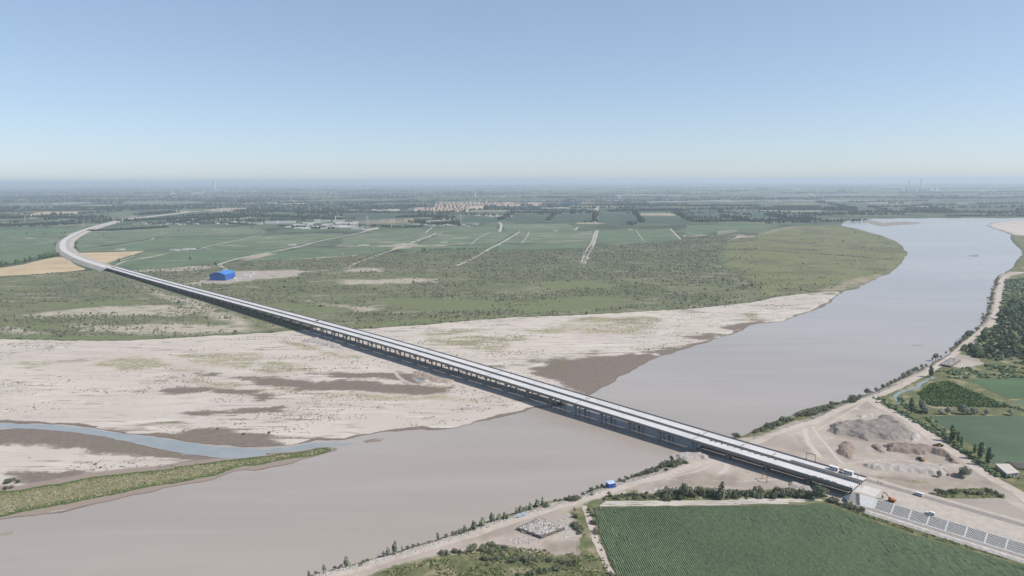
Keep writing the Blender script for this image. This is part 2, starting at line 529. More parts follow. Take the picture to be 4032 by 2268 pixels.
tan_polys = [rough(p, 12, .10, True, 80 + i, 6) for i, p in enumerate([
    P('D', [(200, 370), (700, 310), (1100, 270), (1800, 270), (2050, 320), (1800, 370), (1300, 365), (700, 380)]),
    P('D', [(700, 455), (1200, 470), (1900, 450), (2500, 470), (2560, 520), (2000, 555), (1400, 560), (900, 530)]),
    P('D', [(0, 480), (250, 500), (450, 550), (250, 550), (0, 520)]),
    P('D', [(1350, 40), (1500, 75), (1800, 180), (2100, 260), (2420, 400), (2560, 420), (2576, 520), (2200, 400), (1900, 290), (1600, 170)]),
    P('E', [(550, 215), (900, 260), (1300, 290), (1100, 330), (820, 270)]),
    P('A', [(1000, 775), (1300, 765), (1560, 750), (1640, 760), (1560, 790), (1300, 800), (950, 800)]),
    P('A', [(1380, 895), (1560, 850), (1760, 800), (2300, 790), (2200, 840), (1900, 860), (1700, 890), (1450, 905)]),
    P('B', [(0, 770), (300, 770), (300, 800), (0, 805)]),
    P('B', [(0, 860), (700, 850), (700, 880), (0, 900)]),
    P('C', [(250, 560), (560, 520), (700, 480), (820, 465), (860, 470), (700, 500), (520, 550)]),
    P('C', [(1190, 880), (1400, 850), (1560, 800), (1640, 760), (1600, 810), (1330, 925), (1100, 967), (1000, 960)]),
])]
sgreen_polys = [rough(p, 12, .12, True, 90 + i, 6) for i, p in enumerate([
    P('D', [(850, 880), (1300, 790), (1500, 790), (1650, 860), (1950, 880), (2050, 930), (1500, 920), (1250, 915)], .7),
    P('D', [(1700, 770), (2576, 740), (2576, 890), (2100, 870)], .7), P('D', [(240, 830), (500, 810), (640, 870), (300, 900)], .7),
    P('E', [(0, 850), (300, 850), (620, 900), (600, 930), (0, 930)], .7), P('E', [(0, 1110), (1000, 1150), (1900, 1170), (2450, 1230), (1800, 1210), (400, 1160)], .7),
    P('E', [(300, 620), (500, 650), (760, 720), (1100, 800), (900, 800), (500, 720)], .7), P('E', [(1650, 560), (2100, 500), (2420, 500), (2200, 540), (1800, 580)], .7), P('E', [(1700, 590), (2100, 560), (2576, 580), (2576, 720), (2200, 720), (1900, 660)], .7),
    P('F', [(0, 510), (500, 480), (800, 380), (1400, 370), (1600, 430), (1300, 540), (800, 560), (600, 540), (300, 560)], .7),
    P('F', [(2350, 350), (2576, 310), (2576, 425), (2400, 415)], .7), P('F', [(0, 560), (200, 570), (160, 620), (0, 625)], .7), P('D', [(1780, 1030), (2000, 1010), (2300, 1040), (2450, 1080), (2250, 1100), (1900, 1045)], .7)])]
dirt_polys = [rough(p, 8, .05, True, 100 + i, 2) for i, p in enumerate([
    np.vstack([P('K', [(2060, 190), (1900, 250), (2060, 310), (1700, 400), (1400, 500), (1330, 500), (1240, 560), (1000, 640), (800, 690), (650, 740), (450, 810), (0, 930)], 2),
               P('J', [(1600, 1140), (1200, 1260), (500, 1449), (650, 1600), (1000, 1449), (1420, 1310), (1640, 1270), (1900, 1215), (2169, 1190)], 2),
               P('K', [(400, 1190), (620, 1230), (980, 1235), (960, 1100), (1000, 1000), (880, 800), (1000, 760), (1120, 680), (1450, 615), (1900, 640), (2551, 600)], 2),
               P('L', [(1700, 960), (1900, 1040), (2318, 1200)], 2), P('N', [(700, 790), (2500, 1350), (2600, 900)], 2),
               P('M', [(2411, 1370), (2000, 1030), (1700, 820), (1560, 690), (1300, 540), (1050, 390), (800, 275), (720, 190), (1030, 60), (1120, 0)], 2),
               P('G', [(1400, 1190), (1650, 1080), (1760, 1060), (1900, 1085), (2130, 1050), (1990, 970), (1860, 950), (1960, 870), (2110, 860), (2020, 830), (2100, 750), (2230, 660), (2240, 560), (2300, 250), (2420, 195), (2600, 170), (2260, 170), (2200, 340), (2110, 640), (1900, 840), (1500, 1100), (1100, 1290)], 2),
               P('M', [(600, 180), (300, 330), (0, 460)], 2), P('L', [(1700, 130), (1250, 290), (860, 370)], 2)])])]
weed_polys = [rough(p, 8, .08, True, 120 + i, 2) for i, p in enumerate([
    P('N', [(1250, 550), (1500, 495), (1900, 470), (2100, 550), (2090, 590), (1400, 590), (1280, 580)], 2),
    P('N', [(130, 610), (300, 660), (700, 800), (1250, 970), (2327, 1310), (2327, 1350), (1250, 1035), (500, 780), (130, 650)], 2),
    P('N', [(730, 350), (900, 365), (1100, 395), (1260, 415), (1250, 430), (1050, 410), (720, 365)], 2),
    P('K', [(0, 1120), (200, 1130), (250, 1200), (230, 1250), (0, 1260)], 2),
    P('K', [(1450, 580), (1550, 575), (1600, 610), (1480, 620)], 2),
])]

dry_polys = [rough(p, 8, .10, True, 140 + i, 3) for i, p in enumerate([
    P('M', [(560, 1050), (760, 1080), (1100, 1100), (1500, 1090), (1700, 1120), (2000, 1130), (2150, 1210), (1900, 1200), (1350, 1260), (1000, 1230), (850, 1150)], 2),
    P('M', [(200, 560), (330, 470), (700, 450), (1080, 520), (1150, 640), (950, 720), (600, 700), (300, 640)], 2), P('M', [(780, 740), (1300, 740), (1650, 900), (1500, 950), (1100, 870)], 2),
    P('K', [(2100, 420), (2551, 400), (2551, 560), (1700, 600), (1750, 520)], 2), P('K', [(640, 1100), (980, 1080), (985, 1235), (620, 1230)], 2), P('K', [(0, 1000), (300, 930), (330, 1000), (100, 1060), (0, 1090)], 2), P('L', [(1560, 330), (1700, 480), (1690, 560), (1600, 480)], 2)])]
def inside_any(pts, polys, far=120.0):
    r = np.full(len(pts), -far)
    for p in polys:
        r = np.maximum(r, sdf(pts, p, far))
    return r

def ground_z(pts, sr=None, sc=None, rb=None):
    pts = np.asarray(pts, float)
    sr = sdf(pts, river_poly) if sr is None else sr
    sc = np.maximum(sdf(pts, scrub_poly), sdf(pts, meadow_poly)) if sc is None else sc
    rb = sdf(pts, RB) if rb is None else rb
    sa = np.maximum(sdf(pts, sand_poly), sdf(pts, sand2_poly))
    left = np.where(sa > -1, 0.75, ZL)
    left = np.where(sa > -1, left + (ZL - .75) * sstep(-1.5, 1.5, sc), left)
    bump = (fbm(pts[:, 0] / 40, pts[:, 1] / 14, 4, 5) - .5) * .5
    zl = np.clip(-sr * .05, -1.6, 1.0) * left + np.where((sr < 0) & (sa > 0), bump * sstep(0, 15, -sr), 0)
    zr = np.where(sr > 0, np.maximum(-sr * .4, -2.0), np.minimum(-sr * .42, ZR))
    z = np.where(rb > 0, zr, np.where(sr > 0, np.maximum(-sr * .05, -1.6), zl))
    return z

# polar sheet round the foot of the camera, finer where the photograph looks
rows = np.concatenate([np.linspace(2640, 1500, 210, endpoint=False), np.linspace(1500, 900, 130, endpoint=False), np.linspace(900, 722, 55)])
yv = (rows - SRC_H / 2) / FPX
rad = CAM_H * (math.cos(PITCH) - yv * math.sin(PITCH)) / (math.sin(PITCH) + yv * math.cos(PITCH))
rad = np.concatenate([[60, 120, 180, 220], rad[rad > 235], [80000.0, 120000.0]])
ang = np.concatenate([np.radians(np.arange(-180, -44, 4.0)), np.radians(np.linspace(-44, 44, 760)), np.radians(np.arange(48, 180, 4.0))])
RR, AA = np.meshgrid(rad, ang, indexing='ij')
gx, gy = (RR * np.sin(AA)).ravel(), (RR * np.cos(AA)).ravel()
gp = np.stack([gx, gy], 1)
a_river = sdf(gp, river_poly); a_scrub = sdf(gp, scrub_poly); a_meadow = sdf(gp, meadow_poly)
a_rb = sdf(gp, RB)
gz = ground_z(gp, a_river, np.maximum(a_scrub, a_meadow), a_rb)
tracks = [smooth_line(P(r, p, 2), 5) for r, p in [
    ('L', [(620, 610), (450, 680), (200, 760), (0, 830)]), ('L', [(700, 620), (560, 680), (350, 760), (60, 810), (-150, 790)]),
    ('L', [(735, 640), (745, 690), (690, 750), (560, 820), (520, 835)]), ('L', [(765, 640), (770, 695), (715, 760), (590, 830), (550, 850)]),
    ('L', [(80, 830), (400, 845), (700, 860), (1000, 850), (1350, 830)]),
    ('L', [(1640, 250), (1650, 330), (1690, 430), (1760, 520), (1800, 580)]), ('L', [(1665, 250), (1675, 330), (1715, 430), (1790, 520), (1840, 590)]),
    ('M', [(0, 520), (60, 620), (150, 720), (260, 860), (330, 930)]), ('M', [(480, 320), (600, 330), (800, 340), (950, 380)]),
    ('M', [(300, 960), (500, 930), (900, 900), (1300, 935), (1700, 960)]), ('M', [(640, 200), (500, 300), (250, 450), (60, 560)]),
    ('N', [(1500, 415), (1800, 420), (2000, 440)]), ('K', [(1040, 760), (1080, 880), (1130, 1080), (1190, 1200), (1260, 1440)]),
    ('E', [(230, 555), (330, 590), (520, 640), (760, 710), (1000, 790), (1300, 880), (1430, 930), (1470, 980), (1600, 1045), (1900, 1080)]),
    ('E', [(300, 490), (260, 540), (230, 555)]), ('C', [(280, 640), (240, 690), (200, 720), (260, 750), (310, 810), (420, 880), (530, 950)]), ('C', [(1080, 880), (1200, 830), (1300, 780), (1330, 690), (1410, 590), (1380, 560)]), ('C', [(1040, 460), (1060, 520), (1100, 580), (1180, 620)]), ('C', [(1400, 890), (1330, 830), (1370, 760), (1430, 740)])]]
a_track = np.full(len(gp), 60.0)
for t_ in tracks: a_track = np.minimum(a_track, linedist(gp, t_))
sdattr = dict(river=a_river, scrub=a_scrub, meadow=a_meadow, rb=a_rb,
              sand=np.maximum(sdf(gp, sand_poly), sdf(gp, sand2_poly)), isl=sdf(gp, isl_poly, 60),
              wet=inside_any(gp, wet_polys, 60), green=inside_any(gp, green_polys, 60), tan=inside_any(gp, tan_polys, 60), sgreen=inside_any(gp, sgreen_polys, 60),
              dirt=inside_any(gp, dirt_polys, 60), weed=inside_any(gp, weed_polys, 60), dry=inside_any(gp, dry_polys, 40), pud=inside_any(gp, pud_polys, 30), track=a_track)
gz -= .35 * sstep(-1.5, 1.5, sdattr['pud'])
nR, nA = len(rad), len(ang)
ii, jj = np.meshgrid(np.arange(nR - 1), np.arange(nA), indexing='ij')
j2 = (jj + 1) % nA
gF = np.stack([(ii * nA + jj).ravel(), (ii * nA + j2).ravel(), ((ii + 1) * nA + j2).ravel(), ((ii + 1) * nA + jj).ravel()], 1)[:, ::-1]
gF4 = gF
centre = len(gp)
gV = np.column_stack([gp, gz])

# ---- ground material: every cover type has its own albedo, edges broken up by noise
t = NT('ground_cover', 0.95, 0.1)
flow = t.vec((0.35, 1.0, 1.0), 0.16)
n_big = t.noise(0.006, 4); n_mid = t.noise(0.03, 5, .6); n_fine = t.noise(0.22, 5, .65)
streak = t.noise(0.045, 6, .62, flow, .8); streak2 = t.noise(0.012, 6, .6, flow, 1.2)
def mask(name, amp, w, nz=None, off=0.0):
    nz = n_mid if nz is None else nz
    x = t.math('ADD', t.attr(name), t.math('MULTIPLY', t.math('SUBTRACT', nz, .5), amp))
    return t.rng(x, -w + off, w + off)
# far plain: patchwork of fields
vor = t.n('ShaderNodeTexVoronoi'); vor.distance = 'CHEBYCHEV'; vor.feature = 'F1'
t.l(t.vec((1 / 420, 1 / 230, 0.0), 0.12), vor.inputs['Vector']); vor.inputs['Scale'].default_value = 1.0
cellr = t.n('ShaderNodeSeparateColor'); t.l(vor.outputs['Color'], cellr.inputs[0])
patch = t.ramp(cellr.outputs[0], [(0.0, (.085, .135, .080)), (.3, (.11, .155, .09)), (.55, (.14, .165, .105)), (.72, (.07, .10, .06)), (.86, (.17, .185, .12)), (.95, (.42, .37, .28))])
far_col = t.mix(t.rng(t.noise(.004, 5, .6), .46, .62), patch, (.055, .078, .05))
far_col = t.mix(t.math('MULTIPLY', t.rng(n_mid, .5, .75), .35), far_col, (.13, .13, .09))
# scrub floodplain
grass = t.mix(t.rng(n_big, .3, .7), (.150, .172, .094), (.200, .212, .120))
grass = t.mix(t.math('MULTIPLY', t.rng(n_fine, .4, .75), .7), grass, (.115, .130, .080))
soil = t.mix(t.rng(n_fine, .3, .7), (.30, .265, .215), (.40, .36, .30))
scr = t.mix(t.math('MULTIPLY', t.rng(streak, .52, .68), .75), grass, soil)
scr = t.mix(mask('green', 14, 6), scr, t.mix(t.rng(n_fine, .3, .75), (.150, .180, .088), (.195, .215, .115)))
tanm = t.math('MULTIPLY', mask('tan', 40, 12), t.rng(t.noise(.12, 5, .6, flow), .33, .52))
scr = t.mix(tanm, scr, t.mix(t.rng(n_fine, .3, .7), (.40, .35, .28), (.52, .47, .40)))
scr = t.mix(t.math('MULTIPLY', t.rng(t.attr('scrub'), 5.0, 0.5), t.rng(n_mid, .40, .52)), scr, (.060, .082, .036))
# meadow on the inside of the bend
mea = t.mix(t.rng(n_big, .3, .7), (.178, .196, .092), (.240, .240, .125))
mea = t.mix(t.rng(t.noise(.02, 5, .6, flow), .5, .75), mea, (.115, .130, .068))
mea = t.mix(t.math('MULTIPLY', t.rng(t.noise(.009, 5, .65, None, 1.5), .58, .72), .8), mea, (.26, .22, .14))
mea = t.mix(t.math('MULTIPLY', t.rng(t.noise(.006, 5, .6), .48, .60), .75), mea, (.125, .130, .085))
mea = t.mix(t.rng(t.noise(.35, 3), .6, .75), mea, (.085, .10, .055))
mea = t.mix(t.math('MULTIPLY', mask('tan', 24, 5), t.rng(t.noise(.10, 5, .6, flow), .38, .56)), mea, (.34, .30, .22))
mea = t.mix(t.math('MULTIPLY', t.rng(t.attr('track'), 3.0, 1.0), t.math('MULTIPLY', t.rng(n_mid, .42, .6), .55)), mea, (.36, .33, .26))
# sand
sand = t.mix(t.rng(streak2, .3, .72), (.52, .468, .412), (.625, .572, .512))
sand = t.mix(t.math('MULTIPLY', t.rng(n_big, .4, .65), .5), sand, (.50, .45, .41))
sand = t.mix(t.math('MULTIPLY', t.rng(streak, .56, .70), t.rng(n_big, .35, .6)), sand, (.30, .265, .215))
sand = t.mix(t.math('MULTIPLY', t.rng(t.noise(.5, 4, .7), .56, .68), t.rng(t.noise(.022, 4, .6, flow), .48, .62)), sand, (.29, .27, .195))
sand = t.mix(t.math('MULTIPLY', t.rng(streak2, .60, .68), t.rng(n_mid, .35, .6)), sand, (.20, .185, .12))
sg_n = t.math('ADD', t.math('MULTIPLY', streak, .5), t.math('MULTIPLY', n_fine, .5))
sand = t.mix(t.math('MULTIPLY', mask('sgreen', 22, 6), t.rng(sg_n, .40, .56)), sand, t.mix(t.rng(n_big, .35, .65), (.30, .285, .175), (.40, .365, .25)))
thin = t.noise(.16, 6, .6, t.vec((.10, 1.0, 1.0), .13), .6)
sand = t.mix(t.math('MULTIPLY', t.rng(thin, .565, .63), t.math('MULTIPLY', t.rng(streak2, .38, .56), .85)), sand, (.235, .195, .16))
thin2 = t.noise(.09, 6, .6, t.vec((.14, 1.0, 1.0), .05), .6)
sand = t.mix(t.math('MULTIPLY', t.rng(thin2, .56, .66), .6), sand, (.68, .63, .565))
wetn = t.math('ADD', t.math('MULTIPLY', streak, .7), t.math('MULTIPLY', n_fine, .3))
wetc = t.mix(t.rng(n_fine, .3, .7), (.185, .150, .128), (.235, .195, .165))
wetc = t.mix(t.math('MULTIPLY', t.rng(t.noise(.01, 3), .5, .6), .6), wetc, (.19, .175, .12))
sand = t.mix(mask('wet', 50, 4, wetn, -2.0), sand, wetc)
damp = t.math('ADD', t.attr('river'), t.math('MULTIPLY', t.math('SUBTRACT', t.noise(.018, 4, .6), .38), 34.0))
sand = t.mix(t.rng(damp, -1.5, 1.0), sand, wetc)
sand = t.mix(t.rng(t.math('ADD', t.attr('isl'), t.math('MULTIPLY', t.math('SUBTRACT', n_mid, .5), 6.0)), -11, -6), sand, (.31, .255, .215))
isl = t.mix(t.rng(n_fine, .3, .7), (.20, .205, .105), (.30, .285, .17))
isl = t.mix(t.rng(t.noise(.06, 4), .5, .7), isl, (.37, .33, .23))
isl = t.mix(t.rng(t.math('ADD', t.attr('isl'), t.math('MULTIPLY', n_mid, 3.0)), 5.0, 2.0), isl, (.085, .135, .045))
sand = t.mix(mask('isl', 3, .6), sand, isl)
# right bank: weeds, bare earth and rubble
wee = t.mix(t.rng(n_fine, .3, .7), (.105, .128, .058), (.185, .190, .098))
wee = t.mix(t.rng(t.noise(.05, 5, .65), .5, .66), wee, (.33, .285, .185))
dirt = t.mix(t.rng(n_mid, .3, .7), (.40, .345, .295), (.51, .455, .40))
dirt = t.mix(t.math('MULTIPLY', t.rng(n_fine, .5, .75), .6), dirt, (.32, .275, .235))
dirt = t.mix(t.math('MULTIPLY', t.rng(t.noise(.012, 4, .6), .5, .65), .7), dirt, (.33, .29, .255))
dirt = t.mix(t.math('MULTIPLY', t.rng(t.attr('track'), 1.5, .5), t.rng(n_fine, .25, .5)), dirt, (.56, .51, .45))
dirt = t.mix(t.math('MULTIPLY', mask('dry', 10, 3), t.rng(n_fine, .25, .6, .45, .95)), dirt, t.mix(t.rng(n_mid, .35, .65), (.285, .245, .205), (.35, .305, .255)))
rbc = t.mix(mask('dirt', 5, .8), wee, dirt)
rbc = t.mix(mask('weed', 6, .8), rbc, wee)
rbc = t.mix(t.math('MULTIPLY', t.rng(t.attr('river'), -7.0, -3.0), t.rng(n_fine, .35, .6)), rbc, (.16, .155, .11))
# assemble
col = far_col
col = t.mix(mask('scrub', 10, 2), col, scr)
col = t.mix(mask('meadow', 90, 18), col, mea)
sand_t = t.mix(t.math('MULTIPLY', t.rng(t.attr('track'), 3.0, 1.0), .8), sand, (.55, .49, .43))
notscr = t.math('MULTIPLY', mask('sand', 1, .5), t.math('SUBTRACT', 1.0, t.math('MAXIMUM', mask('scrub', 3, .6), mask('meadow', 10, 3))))
col = t.mix(notscr, col, sand_t)
col = t.mix(t.math('MULTIPLY', t.rng(t.attr('rb'), -1, 1), t.math('SUBTRACT', 1.0, mask('sand', 1, .5))), col, rbc)
col = t.mix(t.math('MULTIPLY', t.rng(t.attr('river'), -2.2, -.4), .85), col, (.15, .12, .10))
t.bump(t.math('ADD', n_fine, t.math('MULTIPLY', n_mid, 2.0)), .35, .6)
M_GROUND = t.out(col)
ground = obj('ground', mesh_np('ground', gV, gF4, M_GROUND, True, sdattr))
tag(ground, 'river plain with sand bars, scrub, bare earth and far farmland', None, None, 'structure')

# ---- water
t = NT('river_water', 0.16, 0.5)
t.b.inputs['IOR'].default_value = 1.33
w1 = t.noise(.004, 4, .5, t.vec((.4, 1, 1), .3)); w2 = t.noise(.05, 4)
w3 = t.noise(.02, 5, .6, t.vec((.12, 1, 1), .75), 1.0)
mud = t.mix(t.rng(t.math('ADD', t.math('MULTIPLY', w1, .6), t.math('MULTIPLY', w3, .4)), .35, .65), (.370, .330, .290), (.440, .397, .352))
t.bump(t.math('ADD', t.noise(.9, 3, .6, t.vec((.6, 1, 1), .7)), t.math('MULTIPLY', t.noise(.10, 4, .6, t.vec((.5, 1, 1), .9)), 1.6)), .22, .35)
M_WATER = t.out(mud)
wp = np.vstack([river_poly])
lo, hi = wp.min(0) - 60, wp.max(0) + 60
river = sheet('river', [(lo[0], lo[1]), (hi[0], lo[1]), (hi[0], hi[1]), (lo[0], hi[1])], 0.0, M_WATER, 'wide muddy grey-brown river bending away under the bridge')
# clear blue-green backwater beside the island, a sheet just over the muddy water
t = NT('clear_water', 0.10, 0.5)
M_CLEAR = t.out(t.mix(t.rng(t.noise(.05, 3), .3, .7), (.285, .32, .32), (.34, .36, .35)))
back = np.vstack([P('I', [(-280, 150), (0, 148), (400, 158), (760, 188), (950, 222), (1200, 252), (1480, 288), (1750, 332), (1900, 352), (2386, 372)], 0), P('J', [(130, 362), (300, 352), (480, 315), (700, 305), (880, 318), (700, 345), (620, 342), (450, 362), (330, 384), (100, 395)], 0),
                  P('I', [(2280, 418), (2050, 445), (1920, 448), (1560, 403), (1350, 362), (1180, 325), (1000, 288), (700, 232), (330, 198), (0, 185), (-280, 190)], 0)])
sheet('backwater', rough(back, 8, .04, True, 41, 1), 0.03, M_CLEAR, 'blue-green backwater channel beside the grassy island')
sheet('puddle', pud_polys[0], 0.46, M_CLEAR, 'small green-grey puddle on the sand beside the bridge')
t = NT('canal_water', 0.12, 0.5)
M_CANAL = t.out((.26, .30, .29))
# sand bars that break the water
t = NT('sandbar', 0.9, 0.2)
M_BAR = t.out(t.mix(t.rng(t.noise(.06, 5, .6, t.vec((.4, 1, 1))), .35, .65), (.235, .195, .165), (.36, .32, .28)))
def lowbar(name, pts, label, h=.35):
    pts = rough(pts, 8, .08, True, 45, 2)
    c = pts.mean(0)
    n = len(pts)
    V = [(x, y, -.05) for x, y in pts] + [(c[0] + (x - c[0]) * .8, c[1] + (y - c[1]) * .8, h) for x, y in pts]
    F = [(i, (i + 1) % n, n + (i + 1) % n, n + i) for i in range(n)]
    a = 0.5 * np.sum(pts[:, 0] * np.roll(pts[:, 1], -1) - np.roll(pts[:, 0], -1) * pts[:, 1])
    F.append(tuple(range(n, 2 * n)))
    if a < 0: F = [f[::-1] for f in F]
    me = bpy.data.meshes.new(name); me.from_pydata(V, [], F); me.update(); me.materials.append(M_BAR)
    tag(obj(name, me), label=label, kind='structure')
lowbar('sandbar', P('C', [(1350, 430), (1380, 420), (1450, 425), (1480, 440), (1560, 438), (1640, 430), (1810, 438), (1760, 450), (1600, 460), (1490, 468), (1410, 450)], 0), 'long low sandbar in the far bend of the river')
lowbar('sandbar', P('C', [(2130, 690), (2180, 684), (2240, 682), (2235, 695), (2190, 698)], 0), 'small sandbar island in the upper river')
lowbar('sandbar', P('J', [(925, 300), (980, 283), (1060, 270), (1000, 290), (1130, 270), (1090, 300), (960, 315)], 0), 'thin mud bar just off the island tip')
lowbar('sandbar', P('I', [(-60, 1120), (0, 1085), (90, 1072), (165, 1058), (110, 1090), (0, 1120)], 0), 'mud spit at the left edge of the river')
lowbar('sandbar', P('G', [(1420, 862), (1450, 870), (1540, 868), (1530, 876), (1430, 874)], 0), 'tiny mud bar in midstream near the bank road', .2)

# ================================================================== FIELDS, ROADS, CANAL
def crop(name, base, rowdir=0.3, bare=0.0, tan=False):
    if name in MATS: return MATS[name]
    t = NT(name, .9, .1)
    f = t.noise(.012, 4, .55); g = t.noise(.25, 4, .65, t.vec((.15, 1, 1), rowdir))
    lo = tuple(c * .82 for c in base); hi = tuple(c * 1.18 for c in base)
    c = t.mix(t.rng(f, .3, .7), lo, hi)
    c = t.mix(t.math('MULTIPLY', t.rng(g, .35, .65), .35), c, tuple(q * (1.25 if tan else .75) for q in base))
    if bare:
        h = t.noise(.03, 5, .6, t.vec((.22, 1.2, 1), .1))
        c = t.mix(t.math('MULTIPLY', t.rng(h, .72 - bare, .76 - bare), .7), c, (.36, .33, .27))
    m = t.out(c); MATS[name] = m
    return m
GREEN1 = crop('cotton_field', (.138, .190, .112), .3, .09)
GREEN2 = crop('cotton_field_gappy', (.148, .196, .118), .2, .165)
GREEN3 = crop('orchard_field', (.075, .112, .075), .1, 0)
TAN = crop('stubble_field', (.50, .395, .255), .5, 0, True)
TAN2 = crop('fallow_field', (.36, .31, .24), .5, 0, True)
PALE = crop('salt_patch', (.50, .47, .42), .5, 0, True)
fields = [
    ('A', TAN, [(0, 770), (60, 765), (180, 745), (300, 715), (420, 690), (470, 690), (520, 715), (560, 745), (600, 765), (640, 785), (560, 795), (400, 810), (200, 825), (-300, 840), (-300, 800)], 'golden stubble field left of the road embankment'),
    ('A', TAN, [(590, 660), (800, 655), (1090, 645), (1000, 675), (900, 705), (810, 738), (730, 745), (680, 715), (620, 680)], 'golden stubble field inside the road curve'),
    ('A', GREEN1, [(800, 745), (1010, 680), (1110, 645), (1290, 640), (1270, 660), (1110, 690), (900, 725), (830, 750)], None),
    ('A', GREEN1, [(850, 760), (960, 725), (1150, 690), (1350, 650), (1510, 640), (2060, 632), (2190, 628), (2010, 660), (1850, 690), (1640, 735), (1560, 745), (1300, 765), (1000, 785), (900, 775)], None),
    ('A', GREEN1, [(590, 645), (700, 630), (900, 605), (1130, 560), (1240, 542), (1750, 537), (1960, 530), (1800, 555), (1640, 590), (1500, 622), (1300, 632), (900, 642)], None),
    ('A', GREEN2, [(600, 548), (1000, 541), (1180, 545), (1060, 565), (850, 590), (660, 622), (600, 632), (570, 600)], None),
    ('A', GREEN2, [(650, 505), (1250, 472), (1890, 464), (2000, 490), (1990, 515), (1240, 533), (620, 545), (610, 530)], None),
    ('A', GREEN2, [(2000, 530), (2576, 515), (2576, 535), (2400, 560), (2230, 600), (2190, 620), (1520, 630), (1660, 595), (1880, 545)], None),
    ('A', GREEN1, [(1840, 725), (2010, 680), (2250, 628), (2576, 618), (2576, 683), (2300, 700), (2000, 720)], None),
    ('A', GREEN1, [(-300, 560), (0, 560), (260, 552), (390, 555), (360, 570), (150, 600), (0, 612), (-300, 625)], None),
    ('A', GREEN1, [(-300, 632), (0, 620), (200, 602), (395, 577), (405, 600), (412, 640), (410, 655), (0, 660), (-300, 662)], None),
    ('A', GREEN1, [(-300, 670), (0, 668), (200, 662), (310, 660), (290, 690), (150, 720), (50, 745), (-300, 760)], None),
    ('A', GREEN1, [(-300, 500), (0, 495), (300, 475), (560, 470), (690, 452), (610, 490), (490, 520), (430, 545), (0, 550), (-300, 553)], None),
    ('A', GREEN1, [(140, 430), (520, 405), (600, 415), (350, 455), (120, 460)], None),
    ('A', GREEN1, [(800, 390), (840, 362), (1020, 350), (1030, 380), (950, 390)], None),
    ('A', GREEN2, [(920, 290), (960, 270), (1400, 270), (1500, 280), (1500, 300), (1200, 300)], None),
    ('A', TAN, [(220, 400), (230, 370), (290, 355), (600, 350), (600, 362), (300, 368), (270, 400)], 'pale gold stubble field between distant tree belts'),
    ('A', TAN2, [(1520, 340), (1640, 325), (1720, 320), (1900, 322), (1760, 345), (1700, 355), (1650, 350)], 'bare tan field behind the village trees'),
    ('B', GREEN1, [(0, 620), (250, 612), (400, 615), (290, 655), (150, 675), (0, 680)], None),
    ('B', GREEN2, [(0, 545), (150, 515), (700, 511), (630, 540), (490, 593), (400, 603), (0, 610)], None),
    ('B', GREEN1, [(210, 510), (300, 490), (640, 477), (610, 508)], None),
    ('B', GREEN1, [(640, 508), (680, 477), (1150, 460), (1165, 485), (1150, 499)], None),
    ('B', GREEN2, [(750, 511), (1150, 504), (1300, 502), (1200, 560), (1150, 592), (550, 602), (620, 565)], None),
    ('B', GREEN1, [(440, 650), (530, 613), (1130, 605), (1080, 630), (1060, 640), (700, 650)], None),
    ('B', GREEN2, [(1210, 480), (1200, 445), (1500, 440), (1690, 440), (1750, 470), (1740, 490), (1250, 495)], None),
    ('B', GREEN2, [(1330, 502), (1740, 497), (1885, 497), (1870, 570), (1840, 582), (1200, 590), (1250, 550)], None),
    ('B', GREEN1, [(1170, 602), (1840, 594), (1820, 625), (1160, 640)], None),
    ('B', GREEN1, [(1920, 497), (2460, 482), (2490, 510), (2530, 558), (2330, 568), (1890, 578), (1900, 530)], None),
    ('B', GREEN1, [(1880, 600), (2200, 582), (2180, 595), (1990, 605)], None),
    ('B', GREEN3, [(1210, 425), (1300, 372), (1560, 370), (1530, 425)], None),
    ('B', GREEN3, [(1560, 425), (1610, 370), (1880, 367), (1880, 430), (1600, 432)], None),
    ('B', GREEN3, [(1910, 430), (1905, 362), (2190, 367), (2240, 440), (1990, 440)], None),
    ('B', GREEN3, [(2260, 398), (2500, 393), (2620, 400), (2620, 440), (2270, 440)], None),
    ('B', TAN2, [(2230, 378), (2240, 362), (2470, 362), (2500, 380)], 'pale bare field between the dark orchards'),
    ('B', GREEN3, [(0, 365), (200, 362), (560, 372), (560, 390), (300, 400), (0, 402)], None),
    ('B', GREEN3, [(840, 402), (1170, 392), (1170, 430), (900, 440)], None),
    ('B', crop('salt_streaks', (.13, .18, .115), .2, .25), [(1780, 500), (1880, 496), (1870, 545), (1800, 550), (1690, 545)], 'pale salty bare patch in the middle field'),
    ('C', GREEN1, [(0, 458), (600, 453), (720, 462), (600, 480), (300, 488), (0, 482)], None),
    ('C', GREEN1, [(0, 490), (220, 492), (200, 515), (60, 540), (0, 545)], None),
    ('C', GREEN3, [(40, 372), (280, 367), (390, 405), (80, 405)], None),
    ('C', GREEN3, [(500, 367), (620, 372), (760, 405), (500, 410)], None),
    ('C', crop('salt_streaks', (.13, .18, .115), .2, .25), [(240, 505), (350, 492), (400, 500), (370, 515), (240, 528)], 'pale bare earth yard by the scrub edge'),
]
for i, (r, m, pts, lab) in enumerate(fields):
    q = rough(P(r, pts, ZL), 25, .012, True, 200 + i, 3)
    sheet('field', q, ZL + .08 + .004 * i, m, lab or 'flat green crop field on the far bank plain')
